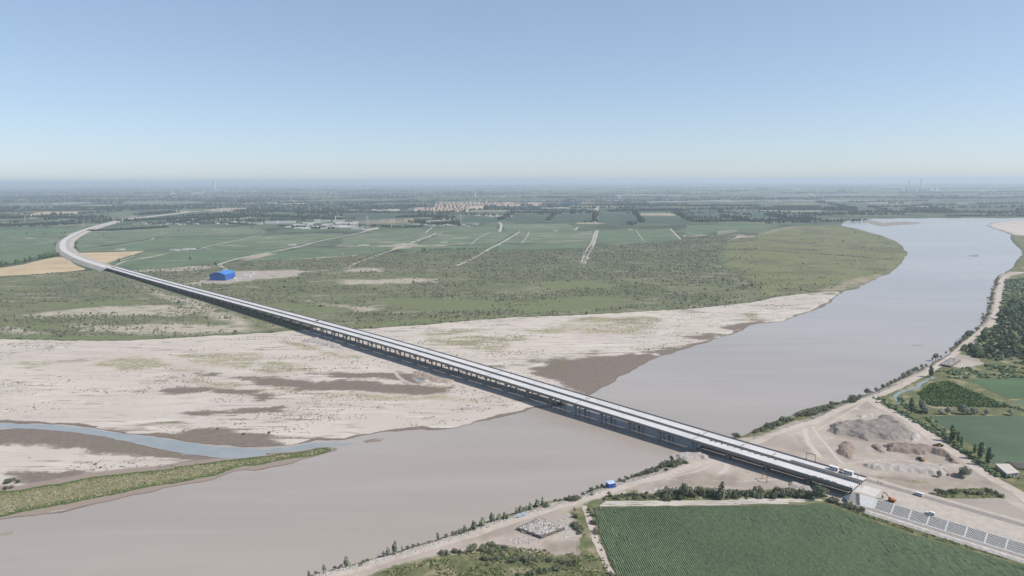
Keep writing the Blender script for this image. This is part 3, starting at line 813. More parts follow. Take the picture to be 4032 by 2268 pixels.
# right bank fields
sheet('field', rough(P('M', [(1310, 395), (2700, 405), (2700, 1150), (2330, 1000), (2080, 945), (2000, 850), (1640, 620), (1500, 520)], ZR), 10, .02, True, 301, 1), ZR + .10, crop('bean_field', (.105, .150, .095), 0.0, .03), 'dark green crop field behind the row of poplars')
sheet('field', rough(P('G', [(1960, 1195), (2700, 1175), (2700, 1372), (2330, 1372), (2200, 1310), (2050, 1240)], ZR), 10, .02, True, 302, 1), ZR + .10, crop('bean_field_two', (.095, .155, .080), 0.4, .02), 'green field beyond the vineyard')
sheet('field', rough(P('M', [(2480, 210), (2700, 205), (2700, 260), (2411, 300), (2240, 225)], ZR), 10, .02, True, 303, 1), ZR + .10, GREEN1, 'narrow green strip field at the right edge')
PLOUGH = crop('bare_gravel', (.35, .31, .275), .8, 0, True)
sheet('field', rough(P('N', [(1430, 592), (2080, 592), (2220, 680), (2420, 790), (2420, 900), (1700, 690), (1560, 650)], ZR), 6, .03, True, 304, 1), ZR + .06, PLOUGH, 'bare ploughed plot between the embankment and the dirt road')
# cotton field in front with its plants in rows
cot = np.vstack([P('K', [(1100, 760), (1300, 757), (2551, 742)], ZR), P('L', [(1400, 1128), (1870, 1112), (2000, 1155)], ZR),
                 P('N', [(130, 648), (250, 685), (500, 785), (750, 875), (1000, 965), (1250, 1040), (1500, 1105), (1800, 1185), (2100, 1275), (2327, 1335), (2700, 1440), (2500, 1800), (-200, 1700)], ZR),
                 P('K', [(1500, 1700), (1340, 1449), (1250, 1250), (1190, 1080), (1140, 900)], ZR)])
sheet('field', rough(cot, 6, .01, True, 305, .4), ZR + .05, crop('cotton_soil', (.10, .115, .07), .4, 0), 'cotton field soil in front of the approach embankment')
strip = np.vstack([P('K', [(1150, 752), (1180, 735), (1240, 700), (2551, 690)], ZR), P('L', [(1500, 1065), (1870, 1068), (1860, 1100), (1400, 1120)], ZR), P('K', [(2551, 735), (1300, 750)], ZR)])
sheet('field', rough(strip, 6, .02, True, 306, .5), ZR + .09, crop('weedy_strip', (.20, .21, .13), .4, .1), 'weedy strip along the top of the cotton field')
for k in range(3):
    y_ = 700 + k * 17
    ln_ = smooth_line(np.vstack([P('K', [(1230 - k * 25, y_ + 8), (1800, y_ + 2), (2551, y_ - 4)], ZR), P('L', [(900, 1064 + k * 19), (1400 - k * 60, 1064 + k * 19), (1840 - k * 190, 1068 + k * 18)], ZR)]), 4)
    ribbon('mulch_strip', ln_, 2.2, ZR + .13 + .004 * k, PALE, .35, 330 + k, ['first white plastic-mulched strip counted from the hedge', 'second white plastic-mulched strip counted from the hedge', 'third white plastic-mulched strip counted from the hedge'][k])

def pts_in(poly, n, seed):
    r = np.random.default_rng(seed)
    lo, hi = poly.min(0), poly.max(0)
    out = np.zeros((0, 2))
    while len(out) < n:
        q = r.uniform(lo, hi, (n * 2, 2))
        out = np.vstack([out, q[sdf(q, poly, 5) > 0]])
    return out[:n]

# cotton rows: dense ridges of foliage cut off at the field edge, with gaps
row_a = np.array(P1('K', 1700, 800, ZR)); row_b = np.array(P1('K', 2090, 1400, ZR))
rd = (row_b - row_a) / np.linalg.norm(row_b - row_a); rn = np.array([-rd[1], rd[0]])
if rn[0] < 0: rn = -rn
uv = np.stack([(cot - row_a) @ rd, (cot - row_a) @ rn], 1)
STEP = .75
V, F, T = [], [], []
base = 0
rr = np.random.default_rng(5)
ROWP = 1.2
for k, v0 in enumerate(np.arange(uv[:, 1].min(), uv[:, 1].max(), ROWP)):
    us = np.arange(uv[:, 0].min(), uv[:, 0].max(), 1.5)
    c = row_a + us[:, None] * rd + v0 * rn
    ins = (sdf(c, cot, 5) > 0.4) & (c[:, 1] > 285)
    if ins.sum() < 3: continue
    gap = fbm(c[:, 0] / 7, c[:, 1] / 7, 3, 9) + .25 * fbm(c[:, 0] / 60, c[:, 1] / 60, 2, 19)
    ins &= (gap < .93) & (fbm(us / 9, np.full(len(us), v0 / 2.6), 3, 77) + .3 * fbm(c[:, 0] / 45, c[:, 1] / 45, 2, 78) < .93)
    w = np.where(ins, .47 + .09 * rr.normal(size=len(us)), 0.0).clip(0, .72)
    h = np.where(ins, .62 + .10 * rr.normal(size=len(us)), 0.0).clip(0.0, 1.1)
    L = c - rn * w[:, None]; R_ = c + rn * w[:, None]; Tt = c + rn * (rr.normal(size=len(us)) * .1)[:, None]
    z0 = np.full(len(us), ZR + .04)
    ring = np.stack([np.column_stack([L, z0]), np.column_stack([L * .45 + Tt * .55, z0 + h * .85]), np.column_stack([R_ * .45 + Tt * .55, z0 + h * .9 + .05 * ins]), np.column_stack([R_, z0])], 1)
    n = len(us)
    seg = np.nonzero(ins[:-1] | ins[1:])[0]
    V.append(ring.reshape(-1, 3))
    T.append(np.repeat(np.clip(.5 + .25 * rr.normal(size=n) + .6 * (fbm(c[:, 0] / 30, c[:, 1] / 30, 3, 29) - .5), 0, 1), 4))
    for q in range(3):
        F.append(np.stack([base + seg * 4 + q, base + seg * 4 + q + 1, base + (seg + 1) * 4 + q + 1, base + (seg + 1) * 4 + q], 1)[:, ::-1])
    base += n * 4
COTTON = tinted('cotton_leaves', [(0, (.150, .205, .112)), (.5, (.205, .270, .150)), (1, (.255, .318, .188))])
cotton = obj('cotton_crop', mesh_np('cotton_crop', np.vstack(V), np.vstack(F), COTTON, False, dict(tint=np.concatenate(T))))
tag(cotton, 'dense rows of dark green cotton plants in the near field', 'crop', None, 'stuff')

# dirt roads
t = NT('dirt_road', .95, .1)
DROAD = t.out(t.mix(t.rng(t.noise(.25, 5, .65), .3, .7), t.mix(t.rng(t.noise(.03, 3), .4, .6), (.43, .375, .325), (.50, .445, .39)), (.56, .50, .44)))
lev1 = smooth_line(np.vstack([P('J', [(300, 1560), (650, 1449), (900, 1385), (1200, 1290), (1500, 1205), (1800, 1115)], ZR), P('K', [(0, 1000), (300, 895), (600, 800), (900, 715), (1100, 655), (1300, 588), (1500, 528), (1700, 475), (1850, 435), (2000, 378), (2200, 318), (2350, 280)], ZR),
                              P('L', [(820, 500), (1080, 415), (1250, 335), (1450, 263), (1650, 200)], ZR), P('M', [(0, 478), (200, 375), (400, 285), (640, 193), (800, 142), (950, 82)], ZR),
                              P('G', [(1500, 1162), (1620, 1100), (1750, 1012), (1850, 932), (1950, 842), (2060, 752), (2150, 690), (2190, 640), (2225, 560), (2255, 400), (2290, 230), (2400, 193), (2600, 165)], ZR)]), 5)
ribbon('bank_road', lev1, 7.0, ZR + .07, DROAD, .35, 3, 'pale dirt road along the right bank of the river')
site = smooth_line(np.vstack([P('M', [(640, 205), (760, 295), (950, 375), (1100, 455), (1250, 565), (1400, 690), (1600, 810), (1750, 905), (1900, 1015), (2100, 1140), (2300, 1255), (2480, 1385), (2700, 1560)], ZR)]), 5)
ribbon('site_road', site, 9.0, ZR + .09, DROAD, .4, 4, 'wide dirt road past the earth mounds and poplars')
ribbon('field_track', smooth_line(P('K', [(1020, 745), (1060, 850), (1110, 1000), (1160, 1150), (1230, 1300), (1300, 1449), (1420, 1700)], ZR), 5), 4.0, ZR + .08, DROAD, .35, 5, 'narrow dirt track between the weeds and the cotton field')
TRACK = plain('farm_track', (.46, .43, .37), .95, .15, .05)
for i, (r, pts, w) in enumerate([
        ('B', [(-340, 805), (0, 780), (80, 745), (250, 680), (450, 612), (600, 550), (740, 508)], 9), ('B', [(860, 755), (1000, 690), (1100, 630), (1180, 590), (1330, 500)], 10),
        ('B', [(1790, 740), (1830, 640), (1870, 580), (1900, 490)], 7), ('B', [(1815, 740), (1862, 640), (1890, 580), (1915, 490)], 9),
        ('B', [(0, 612), (400, 606), (1150, 598), (1850, 588), (2300, 573)], 6), ('B', [(-380, 530), (150, 512), (1160, 500), (1890, 492), (2480, 478)], 6),
        ('A', [(860, 755), (950, 722), (1130, 690), (1340, 648), (1500, 636)], 8), ('A', [(590, 648), (900, 642), (1500, 634), (2190, 624), (2576, 613)], 6),
        ('A', [(600, 640), (900, 602), (1130, 562), (1240, 540), (1960, 524), (2576, 512)], 7), ('A', [(1640, 745), (1850, 690), (2200, 622), (2430, 565), (2576, 540)], 12),
        ('A', [(1640, 745), (1690, 790), (1600, 850)], 12), ('A', [(1500, 628), (1650, 592), (1960, 528)], 8),
        ('A', [(-200, 556), (390, 552), (430, 550)], 9), ('A', [(-100, 620), (200, 600), (400, 573)], 8), ('A', [(-100, 664), (420, 658)], 5),
        ('B', [(1178, 500), (1190, 450), (1175, 430)], 14), ('B', [(1900, 400), (1905, 330), (1915, 290)], 30), ('B', [(2460, 480), (2540, 560)], 8),
        ('A', [(620, 545), (1000, 538), (1240, 534)], 5), ('A', [(1010, 680), (900, 722)], 5), ('A', [(2200, 625), (2300, 612), (2576, 600)], 5), ('A', [(2000, 526), (2200, 521), (2576, 512)], 6), ('B', [(700, 508), (650, 540), (560, 575), (480, 600)], 5), ('B', [(1170, 598), (1130, 606), (600, 612)], 5), ('B', [(1400, 500), (1380, 545), (1340, 588)], 4), ('B', [(1100, 504), (1020, 550), (960, 596)], 4), ('B', [(2200, 486), (2230, 530), (2260, 572)], 4), ('B', [(300, 492), (640, 476), (1160, 458)], 6),
        ('C', [(820, 170), (900, 200), (1000, 238)], 40), ('B', [(0, 535), (120, 512), (190, 492), (260, 470)], 14), ('B', [(620, 510), (670, 470)], 10), ('B', [(1745, 490), (1765, 465)], 10)]):
    ribbon('farm_track', smooth_line(P(r, pts, ZL), 20), w * .85, ZL + .30 + .004 * i, TRACK, w * .08, 20 + i, 'pale dirt farm track crossing the far fields')
# canal on the right bank
can = smooth_line(np.vstack([P('G', [(1640, 1170), (1500, 1235)], ZR), P('M', [(1200, 72), (1030, 120), (955, 165), (958, 215), (1040, 275), (1110, 320)], ZR)]), 3)
ribbon('irrigation_canal', can, 3.8, ZR + .13, M_CANAL, .25, 8, 'narrow blue-grey irrigation canal beside the vineyard')
for k, pts in enumerate([[(2385, 255), (2430, 270), (2492, 300), (2492, 340), (2440, 330), (2400, 300)], [(2390, 330), (2440, 345), (2480, 370), (2420, 365), (2385, 350)], [(2310, 400), (2370, 395), (2350, 420), (2300, 418)], [(2350, 450), (2345, 500), (2310, 540), (2330, 480)]]):
    sheet('pond', rough(P('G', pts, ZR), 5, .1, True, 310 + k, 2), ZR + .1, M_CANAL, 'shallow pale pond among the trees on the right bank')

# ================================================================== BRIDGE
BA = np.array([-573.685, 1234.346]); BD = np.array([.70074, -.713416]); BN = np.array([.713416, .70074])
zs_k = np.array([-640, -577, -296, 0, 108, 374, 500, 600, 720, 800, 960, 1040, 1133, 1200, 1500]); zs_v = np.array([7.0, 7.5, 8.0, 10.2, 11.3, 13.7, 14.5, 14.6, 13.8, 12.6, 10.4, 9.4, 8.6, 8.4, 8.2])
_ss = np.arange(-700, 1600, 5.0)
_zz = np.interp(_ss, zs_k, zs_v)
_zz = np.convolve(np.pad(_zz, 15, mode='edge'), np.ones(31) / 31, 'valid')
def zdeck(s): return np.interp(s, _ss, _zz)
def BP(s, off): return BA + np.asarray(s)[..., None] * BD + np.asarray(off)[..., None] * BN
S0, S1, SPAN = -577.0, 1133.0, 30.0
OFF0 = 4.0
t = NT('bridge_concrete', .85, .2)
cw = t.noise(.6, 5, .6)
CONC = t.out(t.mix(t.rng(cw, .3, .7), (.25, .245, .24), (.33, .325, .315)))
t = NT('deck_concrete', .8, .25)
dv = t.vec((.05, 1, 1), math.atan2(-BD[1], BD[0]))
dn = t.noise(.5, 5, .6, dv); dn2 = t.noise(.05, 4, .6)
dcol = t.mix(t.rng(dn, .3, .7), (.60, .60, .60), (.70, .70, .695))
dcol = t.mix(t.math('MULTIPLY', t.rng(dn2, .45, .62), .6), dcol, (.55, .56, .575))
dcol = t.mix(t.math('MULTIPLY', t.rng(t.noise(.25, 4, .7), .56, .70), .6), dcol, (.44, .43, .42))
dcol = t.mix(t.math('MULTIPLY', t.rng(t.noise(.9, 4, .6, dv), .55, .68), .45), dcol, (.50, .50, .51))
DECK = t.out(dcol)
bridge = thing('road_bridge', 'long twin concrete girder road bridge crossing the sandy river', 'bridge', (float(BP(S1, 17)[0]), float(BP(S1, 17)[1]), 0))
bx, by = bridge.location.x, bridge.location.y
def along(name, prof, mat, s0=S0, s1=S1, ds=7.5, parent=bridge):
    """push an (off, dz) profile along the bridge, following its vertical curve"""
    ss = np.arange(s0, s1 + .01, ds); m = len(prof)
    V = []
    for s in ss:
        z = float(zdeck(s))
        for o, dz in prof:
            q = BP(s, o); V.append((q[0] - bx, q[1] - by, z + dz))
    F = []
    for i in range(len(ss) - 1):
        for k in range(m):
            F.append((i * m + k, (i + 1) * m + k, (i + 1) * m + (k + 1) % m, i * m + (k + 1) % m))
    F.append(tuple(range(m))[::-1]); F.append(tuple((len(ss) - 1) * m + k for k in range(m)))
    me = bpy.data.meshes.new(name); me.from_pydata(V, [], F); me.update(); me.materials.append(mat)
    import bmesh
    b = bmesh.new(); b.from_mesh(me); bmesh.ops.recalc_face_normals(b, faces=b.faces); b.to_mesh(me); b.free()
    return obj(name, me, parent)
CW = 12.3                                  # width of one carriageway; a slot of open air lies between the two
for c0 in (OFF0, OFF0 + CW + 1.4):
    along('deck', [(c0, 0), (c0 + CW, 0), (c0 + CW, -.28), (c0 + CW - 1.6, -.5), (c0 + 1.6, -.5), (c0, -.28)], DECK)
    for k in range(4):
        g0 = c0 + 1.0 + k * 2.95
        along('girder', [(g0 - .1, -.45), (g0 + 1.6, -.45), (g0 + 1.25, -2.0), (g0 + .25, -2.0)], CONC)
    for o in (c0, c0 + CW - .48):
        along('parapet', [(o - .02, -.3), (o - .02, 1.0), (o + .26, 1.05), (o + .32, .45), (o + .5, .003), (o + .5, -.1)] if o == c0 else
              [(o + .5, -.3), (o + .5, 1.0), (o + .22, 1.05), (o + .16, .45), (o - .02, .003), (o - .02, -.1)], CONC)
JOINT = plain('joint_rubber', (.10, .10, .10), .9, .2, 1.0)
for c0 in (OFF0, OFF0 + CW + 1.4):
    for k in range(1, 15):
        s_j = S1 - 120.0 * k
        along('expansion_joint', [(c0 + .5, .004), (c0 + CW - .5, .004), (c0 + CW - .5, .02), (c0 + .5, .02)], JOINT, s_j - .3, s_j + .3, .6)
caps = {}
ns = int(round((S1 - S0) / SPAN))
rb_ = math.atan2(BN[1], BN[0])
capm = MB().poly([(x, y, z) for x, z in ((-5.6, 0), (-5.6, -.7), (-4.2, -1.5), (4.2, -1.5), (5.6, -.7), (5.6, 0)) for y in (-.95, .95)],
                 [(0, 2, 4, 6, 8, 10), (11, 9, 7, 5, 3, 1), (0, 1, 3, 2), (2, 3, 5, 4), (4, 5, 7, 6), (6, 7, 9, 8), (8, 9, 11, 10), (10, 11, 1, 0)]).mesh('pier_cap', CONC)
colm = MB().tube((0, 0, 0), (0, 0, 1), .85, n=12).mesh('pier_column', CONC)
plm = MB().box((0, 0, 0), (.7, .7, .25)).mesh('bearing_block', CONC)
for k in range(1, ns):
    s = S0 + k * SPAN
    for c0 in (OFF0, OFF0 + CW + 1.4):
        q = BP(s, c0 + CW / 2); zt = float(zdeck(s)) - 2.22
        cap = obj('pier_cap', capm, bridge, (q[0] - bx, q[1] - by, zt)); cap.rotation_euler = (0, 0, rb_)
        for o in (-3.0, 3.0):
            p_ = BP(s, c0 + CW / 2 + o)
            zg = min(float(ground_z([p_])[0]), 1.0) - 1.2
            col_ = obj('pier_column', colm, cap, (o, 0, zg - zt)); col_.scale = (1, 1, -1.45 - (zg - zt))
        for j in range(4):
            obj('bearing_block', plm, cap, (c0 + 1.0 + j * 2.95 + .75 - (c0 + CW / 2), 0, .11))

# ---- approach embankment on the near side
EMB = (1133.0, 1500.0)
t = NT('embankment_earth', .95, .1)
EEARTH = t.out(t.mix(t.rng(t.noise(.3, 5, .65), .3, .7), (.43, .385, .335), (.53, .48, .425)))
def strip_mesh(name, prof, mat, s0, s1, ds=5.0, z=None, kind='structure', label=None, parent=None):
    ss = np.linspace(s0, s1, max(2, int((s1 - s0) / ds) + 1)); m = len(prof); V = []; F = []
    for s in ss:
        zz = float(zdeck(s))
        for o, zv, absz in prof:
            q = BP(s, o); V.append((q[0], q[1], zv if absz else zz + zv))
    for i in range(len(ss) - 1):
        for k in range(m - 1):
            F.append((i * m + k, (i + 1) * m + k, (i + 1) * m + k + 1, i * m + k + 1))
    me = bpy.data.meshes.new(name); me.from_pydata(V, [], F); me.update(); me.materials.append(mat)
    o = obj(name, me, parent)
    if parent is None: tag(o, label=label, kind=kind)
    return o
strip_mesh('approach_embankment', [(-10.2, ZR - .6, 1), (-8.6, 2.6, 1), (-5.4, 4.0, 1), (1.0, -.12, 0), (1.4, -.02, 0), (16, .02, 0), (32.6, -.02, 0), (33.2, -.2, 0), (43.5, ZR - .6, 1)], EEARTH, 1134, 1500, label='raised earth embankment leading to the bridge')
ASPH = plain('asphalt_strip', (.29, .265, .245), .95, .16, .6)
strip_mesh('gravel_lane', [(23.2, .035, 0), (26.2, .04, 0), (28.6, .035, 0)], ASPH, 1134, 1500, label='dark gravel strip along the middle of the approach road')
strip_mesh('retaining_kerb', [(-10.9, 1.8, 1), (-9.0, 3.1, 1), (-8.0, 3.3, 1), (-7.4, 2.9, 1)], plain('old_concrete', (.64, .60, .55), .9, .2, .5), 1140, 1500, label='rough concrete toe wall at the foot of the embankment')
# slope cladding: plain slabs beside the abutment, then lattice panels
WCONC = plain('white_concrete', (.92, .89, .845), .8, .10, .7)
DIRTF = plain('lattice_earth', (.17, .145, .125), .95, .2, .8)
GREYC = plain('grey_stair_concrete', (.29, .27, .255), .9, .15, .8)
def slope_pt(s, u, lift=0.0):
    """u 0 at the top edge .. 1 at the foot of the cladding"""
    zt, zb = float(zdeck(s)) - .12, 4.0
    o = 1.0 + (-5.4 - 1.0) * u; z = zt + (zb - zt) * u
    q = BP(s, o)
    nl = Vector((-BN[0] * .56, -BN[1] * .56, .83)) * lift
    return Vector((q[0], q[1], z)) + nl
clad = thing('slope_cladding', 'white concrete lattice cladding on the embankment slope', 'slope cladding', tuple(slope_pt(1190, 1)))
cl0 = clad.location.copy()
def slab_on_slope(mb, s0, u0, s1, u1, w, lift):
    """a bar across the slope between two slope points"""
    a, b = slope_pt(s0, u0), slope_pt(s1, u1)
    nl = Vector((-BN[0] * .56, -BN[1] * .56, .83))
    d = (b - a).normalized(); sd = d.cross(nl).normalized() * (w / 2)
    vs = [a - sd, a + sd, b + sd, b - sd]
    vs = [v - cl0 for v in vs] + [v + nl * lift - cl0 for v in vs]
    mb.poly(vs, [(4, 5, 6, 7), (0, 1, 5, 4), (1, 2, 6, 5), (2, 3, 7, 6), (3, 0, 4, 7)])
for k in range(16):
    s0 = 1149.5 + k * 9.85; s1 = s0 + 9.85
    mb = MB(); quad = [slope_pt(s, u, .03) - cl0 for s, u in ((s0, 0), (s0, 1), (s1, 1), (s1, 0))]
    mb.poly(quad, [(0, 1, 2, 3)]); panel = mb.build('lattice_panel', DIRTF, clad)
    fr = MB()
    slab_on_slope(fr, s0, 0, s0, 1, .8, .22); slab_on_slope(fr, s0, .985, s1, .985, .7, .22); slab_on_slope(fr, s0, .015, s1, .015, .35, .20)
    fr.build('rib_frame', WCONC, panel)
    lt = MB(); nd = 7; L = 8.6
    for d_ in (-1, 1):
        for q in range(-8, nd + 8):
            pts = []
            for j in range(25):
                u = j / 24; sx = s0 + (q + .5) * (9.85 / nd) + d_ * (u - .5) * L * .95
                if s0 + .2 < sx < s1 - .2: pts.append((sx, u))
            if len(pts) > 1: slab_on_slope(lt, pts[0][0], pts[0][1], pts[-1][0], pts[-1][1], .22, .15 + .01 * d_)
    lt.build('lattice', WCONC, panel)
# flare of plain slabs that wraps the abutment
cone = thing('abutment_slope', 'smooth pale concrete cone slope beneath the bridge end', 'slope', tuple(slope_pt(1140, 1)))
c0_ = cone.location.copy()
mb = MB()
A_, B_, C_, D_ = slope_pt(1149.4, 0, .12), slope_pt(1149.4, 1, .12), slope_pt(1141.5, 1.05, .12), slope_pt(1138.5, 0, .12)
mb.poly([v - c0_ for v in (A_, B_, C_, D_)], [(3, 2, 1, 0)]).build('slab', WCONC, cone)
mb = MB()
E_, F_ = slope_pt(1140.0, 1.05, .13), slope_pt(1136.8, 0, .13)
G_ = slope_pt(1131.0, .72, .0); H_ = Vector((*BP(1131.0, 2.0), 4.2)); I_ = Vector((*BP(1134.0, 5.0), 7.6)); J_ = Vector((*BP(1129.5, 0.5), 3.2))
mb.poly([v - c0_ for v in (F_, E_, slope_pt(1133.5, 1.0, .0), J_, I_)], [(4, 3, 2, 1, 0), ]).build('slab', WCONC, cone)
mb = MB(); mb.poly([v - c0_ for v in (D_ + Vector((0, 0, .05)), C_ + Vector((0, 0, .05)), E_ + Vector((0, 0, .05)), F_ + Vector((0, 0, .05)))], [(3, 2, 1, 0)]).build('stair', GREYC, cone)
for k in range(10):
    a = D_.lerp(C_, (k + .5) / 10); b = F_.lerp(E_, (k + .5) / 10)
    MB().bar(a - c0_ + Vector((0, 0, .1)), b - c0_ + Vector((0, 0, .1)), .45, .22).build('step', GREYC, cone)
abut = thing('abutment', 'concrete abutment wall carrying the near end of the bridge', 'abutment', (float(BP(1134, 17)[0]), float(BP(1134, 17)[1]), 0))
wl = MB()
q0, q1 = BP(1134.4, 4.2), BP(1134.4, 30.2)
wl.bar((q0[0] - abut.location.x, q0[1] - abut.location.y, 4.3), (q1[0] - abut.location.x, q1[1] - abut.location.y, 4.3), 1.6, 8.0)
wl.build('wall', CONC, abut)
ASLAB = plain('approach_slab', (.60, .58, .55), .85, .10, .5)
strip_mesh('fresh_asphalt', [(19.6, .02, 0), (23.4, .022, 0)], plain('new_asphalt', (.115, .11, .108), .9, .18, .5), 1084, 1134, label='fresh dark asphalt laid on the deck beside the site cabins')
strip_mesh('approach_slab', [(3.2, .05, 0), (16.2, .07, 0)], ASLAB, 1134.5, 1147.0, label='pale concrete approach slab at the bridge end')

# ---- far road embankment, sweeping off to the left and into the distance
ff = np.vstack([[BP(-560.0, 16.0), BP(-600.0, 16.0)], P('A', [(650, 716), (560, 676), (500, 640), (485, 600), (500, 562), (570, 518), (660, 480), (780, 444), (910, 412), (1010, 396), (1150, 380), (1300, 363), (1410, 350)], 6.0)])
fl = smooth_line(ff, 15); fn = normals2(fl); nn = len(fl)
if fn[3] @ BN < 0: fn = -fn
fz = np.interp(np.linspace(0, 1, nn), [0, .25, .6, 1], [7.4, 6.5, 5.5, 3.5])
def far_strip(name, prof, mat, label):
    m = len(prof); V = []; F = []
    for i in range(nn):
        for o, dz, ab in prof:
            q = fl[i] + fn[i] * o; V.append((q[0], q[1], dz if ab else fz[i] + dz))
    for i in range(nn - 1):
        for k in range(m - 1): F.append((i * m + k, i * m + k + 1, (i + 1) * m + k + 1, (i + 1) * m + k))
    me = bpy.data.meshes.new(name); me.from_pydata(V, [], F); me.update(); me.materials.append(mat)
    tag(obj(name, me), label=label, kind='structure')
far_strip('road_embankment', [(-26, 1.2, 1), (-15, -.1, 0), (15, -.1, 0), (28, 1.2, 1)], plain('far_gravel', (.42, .385, .35), .95, .14, .05), 'curving gravel embankment of the new road beyond the bridge')
far_strip('road_surface', [(-13, .06, 0), (2.5, .08, 0)], plain('far_pavement', (.60, .585, .56), .9, .08, .05), 'pale paved carriageway on the curving embankment')

# ================================================================== VEGETATION
def ico():
    p = (1 + 5 ** .5) / 2
    v = np.array([(-1, p, 0), (1, p, 0), (-1, -p, 0), (1, -p, 0), (0, -1, p), (0, 1, p), (0, -1, -p), (0, 1, -p), (p, 0, -1), (p, 0, 1), (-p, 0, -1), (-p, 0, 1)], float)
    v /= np.linalg.norm(v[0])
    f = np.array([(0, 11, 5), (0, 5, 1), (0, 1, 7), (0, 7, 10), (0, 10, 11), (1, 5, 9), (5, 11, 4), (11, 10, 2), (10, 7, 6), (7, 1, 8), (3, 9, 4), (3, 4, 2), (3, 2, 6), (3, 6, 8), (3, 8, 9), (4, 9, 5), (2, 4, 11), (6, 2, 10), (8, 6, 7), (9, 8, 1)])
    return v, f
def octa():
    v = np.array([(1, 0, -.1), (0, 1, -.2), (-1, 0, 0), (0, -1, -.1), (0, 0, 1), (0, 0, -1)], float)
    f = np.array([(0, 1, 4), (1, 2, 4), (2, 3, 4), (3, 0, 4), (1, 0, 5), (2, 1, 5), (3, 2, 5), (0, 3, 5)])
    return v, f

def scatter(name, label, cat, pts, rad, hgt, mat, proto='ico', seed=1, tint=None, cone=0.0, jit=.35, parent=None):
    """many small plants as one mesh: jagged clumps of differing size, turn and tint"""
    r = np.random.default_rng(seed)
    v, f = ico() if proto == 'ico' else octa()
    N, nv = len(pts), len(v)
    S = v[None].repeat(N, 0) * (1 + jit * r.normal(size=(N, nv, 1))).clip(.45, 1.6)
    a = r.uniform(0, 6.28, N)
    ca, sa = np.cos(a)[:, None], np.sin(a)[:, None]
    zz = S[:, :, 2]
    tap = 1 - cone * np.clip((zz + 1) / 2, 0, 1)
    ax = r.uniform(.75, 1.3, (N, 1))
    X = (S[:, :, 0] * ca - S[:, :, 1] * sa) * tap * rad[:, None] * ax
    Y = (S[:, :, 0] * sa + S[:, :, 1] * ca) * tap * rad[:, None] / ax
    Z = np.maximum((zz + .72) / 1.72, -.08) * hgt[:, None]
    V = np.stack([X + pts[:, 0:1], Y + pts[:, 1:2], Z + pts[:, 2:3]], 2).reshape(-1, 3)
    F = (f[None] + (np.arange(N) * nv)[:, None, None]).reshape(-1, 3)
    tint = r.uniform(0, 1, N) if tint is None else tint
    T = np.clip(np.repeat(tint, nv) + .10 * r.normal(size=N * nv), 0, 1)
    o = obj(name, mesh_np(name, V, F, mat, False, dict(tint=T)), parent)
    return tag(o, label, cat, None, 'stuff')

def with_z(p, z=None):
    p = np.asarray(p)
    return np.column_stack([p, ground_z(p) if z is None else np.full(len(p), z)])

LEAF_SCRUB = tinted('scrub_leaves', [(0, (.085, .097, .066)), (.4, (.150, .162, .115)), (.75, (.215, .225, .165)), (1, (.29, .29, .22))])
LEAF_DARK = tinted('wood_leaves', [(0, (0.031, 0.050, 0.031)), (.5, (0.056, 0.081, 0.050)), (1, (0.095, 0.123, 0.073))])
LEAF_BUSH = tinted('bush_leaves', [(0, (0.057, 0.095, 0.046)), (.5, (0.113, 0.161, 0.080)), (1, (0.217, 0.265, 0.136))])
LEAF_BELT = tinted('belt_leaves', [(0, (.020, .032, .020)), (.5, (.036, .050, .032)), (1, (.060, .078, .048))])
LEAF_DRY = tinted('tuft_leaves', [(0, (0.140, 0.140, 0.084)), (.5, (0.224, 0.210, 0.126)), (1, (0.350, 0.315, 0.210))])
ROCK = tinted('rubble_stone', [(0, (.36, .335, .31)), (.5, (.52, .49, .46)), (1, (.66, .635, .60))])

far_field_polys = [P(r, pts, ZL) for r, m, pts, lab in fields]
def keep_off_fields(p):
    ok = np.ones(len(p), bool)
    for q in far_field_polys: ok &= sdf(p, q, 30) < 1
    q = np.stack([(p - BA) @ BD, (p - BA) @ BN], 1)
    ok &= ~((q[:, 0] > -640) & (q[:, 0] < 1500) & (q[:, 1] > -9) & (q[:, 1] < 34))
    ok &= linedist(p, fl, 60) > 32
    ok &= sdf(p, hang_yard, 10) < 0
    return ok
hang_yard = P('A', [(1560, 830), (1690, 785), (1960, 790), (2250, 780), (2230, 840), (1900, 885), (1740, 890), (1560, 885)], ZL)

# floodplain scrub
q = pts_in(scrub_poly, 95000, 3)
q = q[(np.abs(np.degrees(np.arctan2(q[:, 0], q[:, 1]))) < 40)]
den = .85 * fbm(q[:, 0] / 170, q[:, 1] / 70, 4, 3) + .6 * fbm(q[:, 0] / 28, q[:, 1] / 14, 3, 8)
den -= .22 * sstep(-4, 12, inside_any(q, green_polys, 60)) + .10 * sstep(-4, 12, inside_any(q, tan_polys, 60))
den += .16 * sstep(1300, 1800, q[:, 1])
q = q[(den + RNG.uniform(-.13, .13, len(q)) > .68) & keep_off_fields(q)]
n = len(q)
rr = RNG.lognormal(-.22, .48, n).clip(.35, 3.2)
scatter('scrub', 'grey-green scrub bushes covering the floodplain behind the bridge', 'scrub', with_z(q, ZL - .05), rr, rr * RNG.uniform(.9, 1.7, n), LEAF_SCRUB, 'octa', 3, np.clip(RNG.normal(.42, .22, n), 0, 1))
print('scrub', n)
q = pts_in(meadow_poly, 9000, 13)
dm = sdf(q, scrub_poly, 200)
den = fbm(q[:, 0] / 60, q[:, 1] / 25, 4, 14) + .25 * sstep(-150, 0, dm)
q = q[(den > .66) & (sdf(q, river_poly, 40) < -12)]; n = len(q)
rr = RNG.lognormal(-.1, .4, n).clip(.4, 2.4)
scatter('scrub', 'sparse bushes thinning out over the meadow edge', 'scrub', with_z(q, ZL - .05), rr, rr * RNG.uniform(.8, 1.5, n), LEAF_SCRUB, 'ico', 15)
